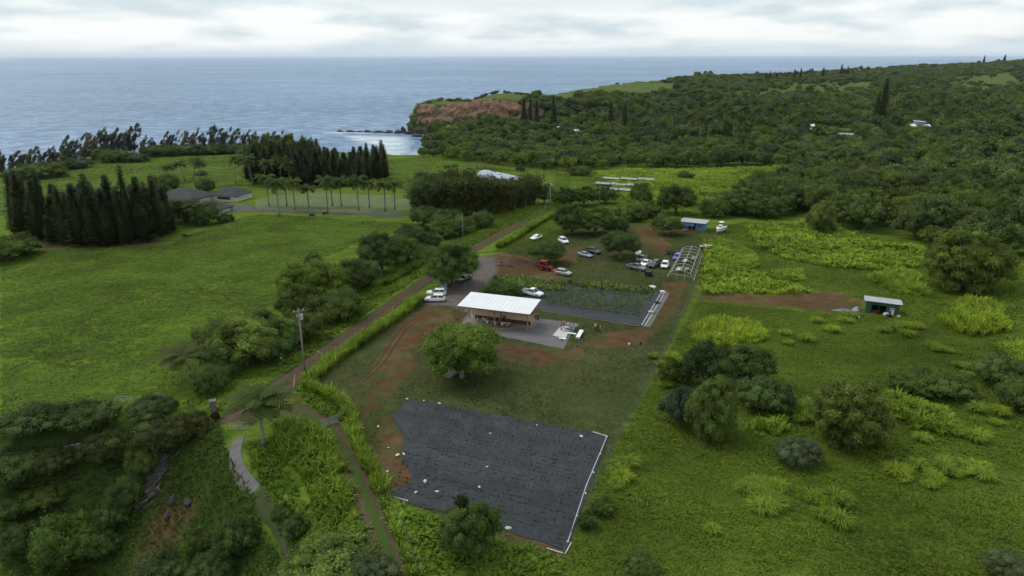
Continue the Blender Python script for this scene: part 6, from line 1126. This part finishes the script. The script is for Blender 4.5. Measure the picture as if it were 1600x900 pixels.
for a in [('suv', 'white', (695, 461), (667, 462), 'white SUV beside the drive, the farther of the white pair'), ('suv', 'white', (695, 470), (663, 471), 'white SUV beside the drive, the nearer of the white pair'), ('sedan', 'black', (738, 434), (712, 444), 'black car in the shade of the tree by the drive'),
 ('pickup', 'white', (816, 459), (847, 465), 'white pickup behind the pavilion roof'), ('hatch', 'silver', (868, 428), (892, 432), 'silver hatchback beside the red tractor'), ('sedan', 'bluegrey', (899, 398), (929, 405), 'silver-blue sedan left of the dark domed tree'), ('pickup', 'dark', (911, 393), (939, 399), 'dark pickup behind the silver-blue sedan'),
 ('suv', 'white', (873, 376), (887, 383), 'white SUV behind the umbrella-shaped tree'), ('sedan', 'white', (846, 371), (828, 377), 'white sedan by the cane hedge end'), ('pickup', 'grey', (981, 419), (1007, 425), 'grey pickup at the near corner of the parked cluster'), ('sedan', 'green', (1010, 402), (993, 413), 'grey-green sedan at the back of the parked cluster'), ('sedan', 'white', (1016, 410), (999, 420), 'white car in the middle of the parked cluster'),
 ('suv', 'dark', (1031, 412), (1012, 422), 'dark SUV between the two white cars of the cluster'), ('hatch', 'white', (1042, 411), (1034, 426), 'white car parked beside the hoop frame'), ('hatch', 'blue', (1062, 402), (1053, 410), 'blue car parked behind the hoop frame')]: car(*a)
M_RED = paint('red', (.36, .03, .02))
def wheel(root, c, r, w, mat=M_RIM): m = MB(); m.tube([(0, -w / 2, 0), (0, -w * .35, 0), (0, w * .35, 0), (0, w / 2, 0)], [r * .85, r, r, r * .85], 16); o = m.build('wheel', M_TYRE, root, c); k = MB(); k.tube([(0, -w * .52, 0), (0, w * .52, 0)], [r * .55, r * .55], 10); k.build('rim', mat, o)
def tractor():
    a, b = at(842, 421), at(862, 424); c = (a + b) / 2; d = b - a; t = empty('tractor', (c.x, c.y, gz(c.x, c.y)), math.atan2(d.y, d.x), 'red tractor with canopy, front loader and rear digger arm', 'tractor')
    for x, y, r, w in ((-.75, .75, .7, .4), (-.75, -.75, .7, .4), (1.0, .7, .45, .3), (1.0, -.7, .45, .3)): wheel(t, (x, y, r), r, w, M_RED)
    m = MB(); m.loft([sec(-.1, .36, .7, 1.35, .08), sec(.9, .34, .7, 1.32, .08), sec(1.5, .30, .72, 1.2, .08), sec(1.62, .25, .78, 1.08, .08)]); m.build('hood', M_RED, t); m = MB(); m.box((-.5, 0, .75), (1.3, .6, .4)); m.build('chassis', M_BLACK, t)
    for s in (-1, 1): m = MB(); m.box((-.75, s * .72, 1.42), (1.1, .42, .08)); m.box((-1.25, s * .72, 1.25), (.1, .42, .36)); m.build('fender', M_RED, t, bevel=.02)
    m = MB(); m.box((-.75, 0, 1.25), (.5, .5, .14)); m.box((-.98, 0, 1.52), (.12, .5, .5)); m.build('seat', M_BLACK, t, bevel=.04); m = MB(); m.bar((-.25, 0, 1.2), (-.4, 0, 1.6), .05); m.tube([(-.42, -.18, 1.62), (-.3, 0, 1.68), (-.42, .18, 1.62)], .02, 6); m.build('steering_wheel', M_BLACK, t)
    for x, y in ((-1.1, .5), (-1.1, -.5)): m = MB(); m.bar((x, y, 1.0), (x, y, 2.5), .07); m.build('canopy_post', M_BLACK, t)
    m = MB(); m.loft([[(-1.4, -.7, 2.5), (-1.4, .7, 2.5), (.25, .7, 2.5), (.25, -.7, 2.5)], [(-1.3, -.6, 2.62), (-1.3, .6, 2.62), (.15, .6, 2.62), (.15, -.6, 2.62)]]); m.build('canopy', M_RED, t)
    for s in (-1, 1): m = MB(); m.bar((.2, s * .5, 1.25), (1.2, s * .5, 1.45), .12); m.bar((1.2, s * .5, 1.45), (2.3, s * .5, .45), .12); m.build('loader_arm', M_RED, t)
    m = MB(); m.loft([[(2.2, -.9, .1), (2.9, -.9, .08), (2.45, -.9, .75)], [(2.2, .9, .1), (2.9, .9, .08), (2.45, .9, .75)]]); m.build('bucket', M_RED, t)
    m = MB(); m.bar((-1.4, 0, .8), (-2.2, 0, 1.7), .18); m.bar((-2.2, 0, 1.7), (-2.7, 0, .8), .14); m.build('digger_arm', M_RED, t); m = MB(); m.loft([[(-2.85, -.2, .75), (-2.5, -.2, .7), (-2.6, -.2, .3)], [(-2.85, .2, .75), (-2.5, .2, .7), (-2.6, .2, .3)]]); m.build('digger_bucket', M_RED, t)
tractor()
def hull(root, L_, W_, H_, mat, top, name='hull', z=.6):
    rings = []
    for f, w, zb in ((0, .92, .12), (.25, 1, .05), (.55, .98, .05), (.8, .72, .14), (.94, .34, .3), (1.0, .06, .5)): x = -L_ / 2 + L_ * f; hw = W_ / 2 * w; zt = z + H_ * (1 + .18 * f); rings.append([(x, 0, z + H_ * zb * .4), (x, -hw * .75, z + H_ * (zb + .12)), (x, -hw, zt), (x, -hw * .82, zt), (x, 0, zt - .3 * (f < .7)), (x, hw * .82, zt), (x, hw, zt), (x, hw * .75, z + H_ * (zb + .12))])
    m = MB(); m.loft(rings); m.build(name, mat, root, smooth=False); m = MB()
    for a, b in zip(rings[:-1], rings[1:]):
        for k in (2, 6): m.bar(Vector(a[k]) + Vector((0, 0, .02)), Vector(b[k]) + Vector((0, 0, .02)), .1, .08)
    m.build('gunwale', top, root)
def trailer(root, L_, W_, r=.3):
    m = MB()
    for s in (-1, 1): m.bar((-L_ / 2, s * W_ * .35, .5), (L_ * .3, s * W_ * .35, .5), .1); m.bar((L_ * .3, s * W_ * .35, .5), (L_ * .62, 0, .5), .1)
    for x in (-L_ * .4, 0, L_ * .25): m.bar((x, -W_ * .42, .46), (x, W_ * .42, .46), .08)
    m.build('trailer_frame', M_GALV, root)
    for s in (-1, 1): wheel(root, (-L_ * .12, s * W_ * .48, r), r, .2)
def boat(px, py, rz, label, L_, W_, H_, mat, top, cabin=None, tr=True):
    b = empty('boat', at(px, py), rz, label, 'boat'); hull(b, L_, W_, H_, mat, top, z=.6 if tr else .02)
    if tr: trailer(b, L_, W_)
    z = (.6 if tr else 0) + H_
    if cabin == 'big':
        m = MB(); m.loft([[(-.6, -.7, z), (-.6, .7, z), (1.2, .6, z), (1.2, -.6, z)], [(-.4, -.6, z + .9), (-.4, .6, z + .9), (.5, .5, z + .9), (.5, -.5, z + .9)]]); m.build('cabin', M_WHITE, b, bevel=.05); m = MB(); m.box((.93, 0, z + .5), (.06, .9, .35), M=Matrix.Rotation(-.6, 4, 'Y')); m.build('windscreen', M_GLASS, b)
        for x, y in ((-.9, .6), (-.9, -.6), (.3, .5), (.3, -.5)): m = MB(); m.bar((x, y, z), (x, y, z + 1.7), .05); m.build('canopy_post', M_GALV, b)
        m = MB(); m.box((-.3, 0, z + 1.72), (1.6, 1.4, .07)); m.build('canopy', M_WHITE, b); m = MB(); m.box((-L_ / 2 - .2, 0, z - .1), (.35, .4, .9)); m.build('outboard', M_BLACK, b, bevel=.06)
    elif cabin: m = MB(); m.box((.2, 0, z + .15), (.5, .6, .5)); m.build('console', M_WHITE, b, bevel=.05); m = MB(); m.box((-L_ / 2 - .15, 0, z), (.3, .35, .7)); m.build('outboard', M_BLACK, b, bevel=.05)
    for x in (-.3, .25): m = MB(); m.box((x * L_, 0, z - .14), (.35, W_ * .78, .06)); m.build('thwart', M_STONE, b)
boat(1125, 364, 4.1, 'white motor boat on a trailer beside the blue cabin', 6.2, 2.3, 1.1, M_WHITE, M_WHITE, 'big'); boat(1101, 391, .15, 'small red and white boat on a trailer', 3.9, 1.6, .6, paint('boat_red', (.42, .05, .07)), M_WHITE, 'small'); boat(997, 397, 1.2, 'small pale dinghy lying by the dark domed tree', 3.0, 1.4, .5, M_STONE, M_WHITE, None, False)
def flat_trailer(px, py, rz, label, mat, h=.0):
    t = empty('trailer', at(px, py), rz, label, 'trailer'); m = MB(); m.box((0, 0, .6), (2.6, 1.5, .1)); m.build('deck', mat, t)
    for s in (-1, 1): wheel(t, (-.1, s * .85, .3), .3, .18); m = MB(); m.box((0, s * .74, .78), (2.6, .06, .28 + h)); m.build('side_board', mat, t)
    m = MB(); m.bar((1.3, 0, .5), (2.3, 0, .45), .1); m.build('drawbar', M_GALV, t)
    if h: m = MB(); m.box((-.3, 0, 1.0), (1.4, 1.3, .6)); m.build('load', M_BLACK, t, bevel=.08)
flat_trailer(1047, 398, .0, 'dark flat trailer on the grass behind the hoop frame', plain('rust', (.07, .05, .04), .9)); flat_trailer(1013, 431, 1.2, 'small dark utility cart in front of the parked cluster', M_BLACK, .3)
# hoop frame of a tunnel house
M_HOOP = plain('hoop_pipe', (.30, .30, .29), .5, .15)
def hoophouse():
    A_, B_, C_, D_ = [at(*q) for q in ((1042, 434), (1083, 440), (1097, 399), (1062, 396))]; root = empty('hoop_house', A_, 0, 'bare white hoop frame of a tunnel house beside the parked cars', 'hoop house'); n = 9; tops = []
    for k in range(n):
        f = k / (n - 1); a, b = A_.lerp(D_, f), B_.lerp(C_, f); w = (b - a).length; pts = []; h = 2.3
        for j in range(13): t = j / 12; ang = math.pi * t; p = a.lerp(b, .5 - .5 * math.cos(ang)); pts.append(p - A_ + Vector((0, 0, h * math.sin(ang) ** .8)))
        m = MB(); m.tube(pts, .075, 6); m.build('hoop', M_HOOP, root); tops.append(pts)
    for j in (6, 3, 9): m = MB(); m.tube([p[j] for p in tops], .06, 6); m.build('ridge_pipe' if j == 6 else 'side_pipe', M_PVC, root)
    for s in (0, 12): m = MB(); m.tube([p[s] + Vector((0, 0, .1)) for p in tops], .06, 6); m.build('base_rail', M_PVC, root)
    m = MB(); w = (B_ - A_); m.bar(Vector((0, 0, 1.1)) + w * .08, w * .92 + Vector((0, 0, 1.1)), .07); m.bar(w * .35, w * .35 + Vector((0, 0, 2.6)), .07); m.bar(w * .65, w * .65 + Vector((0, 0, 2.6)), .07); m.build('end_frame', M_PVC, root)
    for k, (s, t, lb, mt) in enumerate([(.3, .25, 'near', M_STONE), (.6, .3, 'middle near', M_GALV), (.4, .6, 'middle far', M_STONE), (.7, .75, 'far', M_GALV)]): p = A_.lerp(B_, s).lerp(D_.lerp(C_, s), t); table((p.x, p.y, gz(p.x, p.y)), LANG + 1.5, 2.4, 1.0, mt, f'grey growing bench inside the hoop frame, {lb} one', 'benches inside the hoop frame', .8)
hoophouse()

# ------------------------------------------------------------------ sheds and houses
M_TIN = plain('tin_roof', (.36, .38, .38), .45, .15, .6, metal=.2); M_GREENB = plain('green_board', (.035, .085, .062), .8, .2, 2); M_BLUEB = plain('blue_board', (.13, .25, .42), .8, .15, 2); M_DOORIN = plain('dark_inside', (.012, .012, .012), .9)
def hut(name, a, b, depth, h, mat, roofmat, label, cat, over=.5, slope=.25, door=(.2, .62), win=None, porch=0.0):
    a, b = at(*a), at(*b); d = b - a; W_ = d.length; root = empty(name, (a.x, a.y, min(a.z, b.z)), math.atan2(d.y, d.x), label, cat); T = .1
    x0, x1 = W_ * door[0], W_ * door[1]; dh = h * .82
    m = MB(); m.box((x0 / 2, 0, h / 2), (x0, T, h)); m.box(((x1 + W_) / 2, 0, h / 2), (W_ - x1, T, h)); m.box(((x0 + x1) / 2, 0, (dh + h) / 2), (x1 - x0, T, h - dh)); m.build('front_wall', mat, root)
    for x in (0, W_): m = MB(); m.box((x, depth / 2 + T / 2 + .002, h / 2 + .0), (T, depth, h)); m.build('side_wall', mat, root)
    m = MB(); m.box((W_ / 2, depth + T, h / 2), (W_ + T, T, h)); m.build('back_wall', mat, root); m = MB(); m.box((W_ / 2, depth / 2, .04), (W_, depth, .12)); m.build('floor', M_TIMB, root)
    m = MB(); z0 = h + .12 + slope; z1 = h + .12; m.add([(-over, -over - porch, z0), (W_ + over, -over - porch, z0), (W_ + over, depth + over, z1), (-over, depth + over, z1), (-over, -over - porch, z0 - .1), (W_ + over, -over - porch, z0 - .1), (W_ + over, depth + over, z1 - .1), (-over, depth + over, z1 - .1)], [(0, 1, 2, 3), (7, 6, 5, 4), (0, 4, 5, 1), (1, 5, 6, 2), (2, 6, 7, 3), (3, 7, 4, 0)]); rf = m.build('roof', roofmat, root)
    for k in range(9): x = -over + (W_ + 2 * over) * (k + .5) / 9; m = MB(); m.bar((x, -over - porch, z0 + .01), (x, depth + over, z1 + .01), .06, .03); m.build('roof_rib', roofmat, rf)
    m = MB(); m.box(((x0 + x1) / 2, .5, dh / 2), (.06, .9, dh)); m.build('door', M_BROWN, root); m = MB(); m.box((W_ / 2, depth * .9, h / 2), (W_ * .94, .05, h * .96)); m.build('shade_panel', M_DOORIN, root)  # interior shade put into a near-black panel behind the door opening
    if win:
        x = W_ * win[0]; m = MB(); m.box((x, -.06, h * .6), (win[1], .06, win[1] * .8)); w_ = m.build('window', M_GLASS, root); m = MB()
        for q, e in (((x, -.1, h * .6 + win[1] * .42), (win[1] + .16, .05, .09)), ((x, -.1, h * .6 - win[1] * .42), (win[1] + .16, .05, .09)), ((x - win[1] * .53, -.1, h * .6), (.09, .05, win[1] * .76)), ((x + win[1] * .53, -.1, h * .6), (.09, .05, win[1] * .76)), ((x, -.1, h * .6), (.06, .05, win[1] * .76))): m.box(q, e)
        link('frame', m.mesh('frame', M_WHITE), w_)
    if porch:
        for x in (0, W_ * .5, W_): m = MB(); m.bar((x, -porch, 0), (x, -porch, z0 - .15), .12); m.build('porch_post', mat, root)
        m = MB(); m.box((W_ / 2, -porch / 2, .12), (W_, porch - .12, .2)); m.build('porch_deck', M_TIMB, root); m = MB(); m.box((W_ * .3, -porch - .05, h * .82), (W_ * .55, .06, h * .3)); m.build('awning', plain('awning_blue', (.16, .32, .55), .7), root)
    return root
hut('garden_shed', (1351, 490), (1402, 494), 3.2, 2.5, M_GREENB, M_TIN, 'dark green shed with a sloping pale roof on the bare track', 'shed', .5, .25, (.16, .62), (.8, .6)); hut('cabin', (1064, 359), (1100, 362), 4.5, 2.7, M_BLUEB, M_TIN, 'blue cabin with a pale flat roof and porch beyond the parked cars', 'cabin', .6, .3, (.3, .6), (.8, 1.0), 1.6)
def crate(name, px, py, d, mat, label, cat, rz=.2):
    r = empty(name, at(px, py), rz, label, cat); m = MB(); m.box((0, 0, d[2] / 2), d); m.build('case', mat, r, bevel=.04); m = MB(); m.box((0, 0, d[2] + .03), (d[0] * 1.04, d[1] * 1.04, .07)); m.build('lid', mat, r, bevel=.02)
crate('cooler_box', 1383, 494, (.9, .6, .5), M_WHITE, 'white chest in front of the green shed door', 'chest'); crate('cabinet', 1393, 493, (.6, .6, 1.1), M_WHITE, 'white upright cabinet beside the green shed window', 'cabinet'); crate('drum_box', 1388, 497, (.8, .7, .6), M_BLACK, 'black box in front of the green shed', 'box'); crate('planter', 1403, 497, (.5, .4, .35), M_STONE, 'small pale planter at the green shed corner', 'planter')
def tarp_pile(px, py, sx, sy, h, mat, label, seed): mound('tarp_pile', px, py, sx, sy, h, mat, label, seed, 'tarp')
tarp_pile(1318, 486, 2.6, 1.1, .4, plain('grey_tarp', (.13, .15, .16), .6, .3, 2), 'flat grey tarp bundle beside the green shed', 3); tarp_pile(1337, 485, .9, .8, .8, plain('pale_tarp', (.27, .30, .31), .6, .2, 2), 'crumpled pale tarp heap against the green shed', 5)
crate('storage_box', 692, 452, (1.6, 1.4, 1.9), plain('grey_box', (.30, .32, .33), .5, .1), 'grey upright cabinet under the tree by the white cars', 'cabinet', .4)
# far houses
M_SHING = plain('shingle', (.038, .042, .040), .9, .25, .5); M_WALLH = plain('house_wall', (.24, .235, .22), .8, .1); M_TRIMW = plain('garage_wall', (.46, .46, .44), .8, .08)
def hip_house(name, px, py, L_, W_, hw, hr, rz, label, wall=M_WALLH, roof=M_SHING, nwin=3, door=True):
    r = empty(name, at(px, py), rz, label, 'house'); m = MB(); m.box((0, 0, hw / 2 - .3), (L_, W_, hw + .6)); m.build('wall', wall, r); e = .7; a, b = L_ / 2 + e, W_ / 2 + e; rl = max(.1, L_ / 2 - W_ / 2)
    m = MB(); m.add([(-a, -b, hw), (a, -b, hw), (a, b, hw), (-a, b, hw), (-rl, 0, hw + hr), (rl, 0, hw + hr), (-a, -b, hw - .18), (a, -b, hw - .18), (a, b, hw - .18), (-a, b, hw - .18)], [(0, 1, 5, 4), (1, 2, 5), (2, 3, 4, 5), (3, 0, 4), (0, 6, 7, 1), (1, 7, 8, 2), (2, 8, 9, 3), (3, 9, 6, 0), (9, 8, 7, 6)]); rf = m.build('roof', roof, r); m = MB(); m.bar((-rl, 0, hw + hr + .03), (rl, 0, hw + hr + .03), .3, .12); m.build('ridge_cap', roof, rf)
    for k in range(nwin):
        x = -L_ / 2 + L_ * (k + .5) / nwin; m = MB(); m.box((x, -W_ / 2 - .03, hw * .55), (L_ / nwin * .5, .06, hw * .42)); w = m.build('window', M_GLASS, r); m = MB(); m.box((x, -W_ / 2 - .05, hw * .55 - hw * .23), (L_ / nwin * .56, .12, .1)); link('sill', m.mesh('sill', M_WHITE), w)
    if door: m = MB(); m.box((L_ / 2 + .03, 0, hw * .4), (.06, W_ * .55, hw * .8)); m.build('door', M_TRIMW, r)
    return r
hip_house('house', 292, 315, 20, 14, 3.0, 3.4, -.35, 'wide grey hip-roofed house behind the columnar pines'); hip_house('garage', 362, 311, 13, 11, 3.0, 3.0, -.25, 'grey hip-roofed garage with pale wall at the end of the driveway', M_TRIMW, M_SHING, 1); hip_house('outbuilding', 335, 330, 12, 8, 2.2, 1.6, -.35, 'low grey roof in front of the wide house beside the palms')
lp = empty('yard_lamp', at(361, 327), 0, 'small glowing orange lamp in the garage yard', 'lamp'); m = MB(); m.tube([(0, 0, 0), (0, 0, 1.0)], .07, 6); m.build('post', M_BLACK, lp); t = NT('lamp_glow'); t.b.inputs['Emission Color'].default_value = (1, .55, .18, 1); t.b.inputs['Emission Strength'].default_value = 9; m = MB(); m.tube([(0, 0, 1.0), (0, 0, 1.2), (0, 0, 1.55), (0, 0, 1.7)], [.2, .4, .4, .1], 10); m.build('globe', t.done((.9, .6, .3)), lp)
def barn():
    a, b = at(745, 280), at(806, 288); d = b - a; r = empty('vaulted_barn', (a.x, a.y, a.z), math.atan2(d.y, d.x), 'pale vaulted metal barn roof above the bamboo thicket', 'barn'); W_, D_ = d.length, 9.0; n = 12; h0 = 2.6
    for k in range(10):
        x0, x1 = W_ * k / 10 + .03, W_ * (k + 1) / 10 - .03; pr_ = [(D_ / 2 - D_ / 2 * math.cos(math.pi * j / n), h0 + 1.9 * math.sin(math.pi * j / n)) for j in range(n + 1)]; m = MB(); m.loft([[(x, y, z) for y, z in pr_] + [(x, y, z - .12) for y, z in pr_[::-1]] for x in (x0, x1)]); m.build('roof_panel', plain('barn_roof', (.33, .38, .43), .75, .08, .3), r)
    for y in (0.1, D_ - .1): m = MB(); m.box((W_ / 2, y, h0 / 2), (W_, .15, h0)); m.build('side_wall', M_TIN, r)
    for x in (.1, W_ - .1): m = MB(); m.prism([(D_ / 2 - D_ / 2 * math.cos(math.pi * j / n), h0 + 1.8 * math.sin(math.pi * j / n)) for j in range(n + 1)] + [(D_, 0), (0, 0)], 0, .12); m.v = [(x + v[2] - .06, v[0], v[1]) for v in m.v]; m.build('end_wall', plain('barn_end', (.10, .13, .18), .7), r)
barn()
M_TUN = plain('tunnel_cover', (.27, .28, .26), .6, .12, .5); rows_ = [(940, 284, 1022, 286, 3, 'back'), (928, 292, 1000, 296, 3, 'middle'), (938, 301, 990, 304, 2, 'front')]
for x0, y0, x1, y1, n, nm in rows_:
    for k in range(n):
        a, b = at(x0 + (x1 - x0) * (k + .04) / n, y0 + (y1 - y0) * k / n), at(x0 + (x1 - x0) * (k + .96) / n, y0 + (y1 - y0) * (k + 1) / n); d = b - a; r = empty('crop_tunnel', a, math.atan2(d.y, d.x), f'long low pale-topped crop tunnel beyond the dark trees, {nm} row, {ORD[k]} from the left', 'tunnel', 'crop tunnels'); W_ = d.length; m = MB(); m.add([(0, 0, 1.7), (W_, 0, 1.7), (W_, 2.2, 2.2), (0, 2.2, 2.2), (0, 0, 1.6), (W_, 0, 1.6), (W_, 2.2, 2.1), (0, 2.2, 2.1)], [(0, 1, 2, 3), (7, 6, 5, 4), (0, 4, 5, 1), (1, 5, 6, 2), (2, 6, 7, 3), (3, 7, 4, 0)]); m.build('cover', M_TUN, r); m = MB(); m.box((W_ / 2, 2.1, 1.0), (W_, .1, 2.0)); m.build('back_wall', M_WOODP, r)
        for f in (0, .33, .67, 1): m = MB(); m.bar((W_ * f, .1, -.2), (W_ * f, .1, 1.62), .12); m.build('post', M_WOODP, r)
def white_house(px, py, L_, W_, h, rz, label, roof, wall, up=0.0, two=False):
    r = empty('far_house', at(px, py, up), rz, label, 'house'); m = MB(); m.box((0, 0, h / 2 - up / 2), (L_, W_, h + up)); m.build('wall', wall, r); m = MB(); e = .6; m.add([(-L_ / 2 - e, -W_ / 2 - e, h), (L_ / 2 + e, -W_ / 2 - e, h), (L_ / 2 + e, 0, h + 1.6), (-L_ / 2 - e, 0, h + 1.6), (-L_ / 2 - e, W_ / 2 + e, h), (L_ / 2 + e, W_ / 2 + e, h)], [(0, 1, 2, 3), (3, 2, 5, 4), (0, 3, 4), (1, 5, 2), (0, 4, 5, 1)]); m.build('roof', roof, r)
    for k in range(3): m = MB(); m.box((-L_ / 2 + L_ * (k + .5) / 3, -W_ / 2 - .05, h * .55), (L_ * .16, .1, h * .4)); m.build('window', M_GLASS, r)
    if two: m = MB(); m.box((-L_ * .1, 0, h + 2.2), (L_ * .5, W_ * .6, 2.6)); m.build('upper_wall', plain('upper_grey', (.25, .30, .38), .7), r); m = MB(); m.box((-L_ * .05, 0, h + 3.7), (L_ * .7, W_ * .8, .3), M=Matrix.Rotation(.1, 4, 'Y')); m.build('upper_roof', roof, r)
M_WR = plain('far_white_roof', (.72, .74, .76), .5, .05); M_PINK = plain('pinkish_wall', (.34, .24, .22), .8)
white_house(873, 209, 8, 6, 3, .2, 'white-roofed house in the woods right of the red cliff', M_WR, M_WALLH, 3); white_house(902, 212, 5, 4, 2.5, .1, 'smaller white-roofed house in the woods past the cliff', M_WR, M_WALLH, 2); white_house(1092, 208, 9, 6, 3, .1, 'pale-roofed house among the valley palms', M_STONE, M_WALLH, 3); white_house(1154, 203, 11, 7, 3, 0, 'dark-roofed house among the valley palms', M_SHING, M_SHING, 4); white_house(1265, 203, 6, 4, 2.4, 0, 'tiny white shelter at the edge of the valley lawn', M_WR, M_WHITE, 1); white_house(1320, 222, 11, 8, 3.2, -.2, 'pinkish house at the end of the valley lawn', plain('tan_roof', (.33, .28, .25), .8), M_PINK, 2); white_house(1434, 215, 12.5, 8, 3, -.25, 'white and blue two-storey house in the woods above the lime field', plain('bluewhite_roof', (.66, .72, .80), .5), M_WALLH, 6, True)
# cattle in the pasture
def cow(px, py, rz, label):
    r = empty('cow', at(px, py), rz, label, 'cow'); m = MB(); m.loft([[(x, w * math.cos(a), z + hh * math.sin(a)) for a in [k * 6.2832 / 8 for k in range(8)]] for x, w, z, hh in ((-1.0, .2, 1.0, .25), (-.8, .36, 1.0, .38), (-.2, .40, .95, .42), (.5, .36, .98, .42), (.8, .24, 1.08, .32), (1.05, .16, 1.0, .2), (1.25, .16, .72, .18), (1.45, .13, .45, .14), (1.6, .08, .25, .09))])
    for x, y in ((-.75, .2), (-.75, -.2), (.55, .2), (.55, -.2)): m.tube([(x, y, .85), (x + (-.08 if x < 0 else .02), y, .42), (x, y, 0)], [.13, .075, .06], 6)
    m.tube([(-1.0, 0, 1.2), (-1.12, 0, .9), (-1.1, 0, .5)], [.04, .03, .05], 5)
    for s in (-1, 1): m.bar((1.2, s * .12, .85), (1.15, s * .3, .85), .05, .1)
    m.build('body', plain('black_hide', (.012, .011, .011), .8), r, smooth=True)
cow(508, 336, .4, 'black cow grazing in front of the royal palms'); cow(289, 371, 2.8, 'black cow lying near the columnar pines'); cow(487, 339, .2, 'black cow grazing left of the one before the royal palms')
# ------------------------------------------------------------------ short grass of the lot
tufts('lot_grass', [LOT], .5, .13, .38, 'lawn', 'short worn grass of the farm lot', 600, 7, .04, avoid=DIRT[:9] + GRAVEL + [LC, UC, at2([(712,512),(880,548),(895,520),(908,506),(835,495),(745,475)])], arch=1.4)
# ------------------------------------------------------------------ sea air
def haze():
    m = MB(); m.box((0, 40000, 80), (150000, 110000, 280)); t = NT('haze'); t.N.remove(t.b); v = t.node('ShaderNodeVolumePrincipled'); v.inputs['Color'].default_value = (.95, .975, 1.0, 1); v.inputs['Density'].default_value = 2.0e-5; t.link(v.outputs[0], t.N['Material Output'].inputs['Volume'])
    tag(m.build('haze', t.m), 'thin sea haze in the air', 'haze', kind='stuff')
haze()
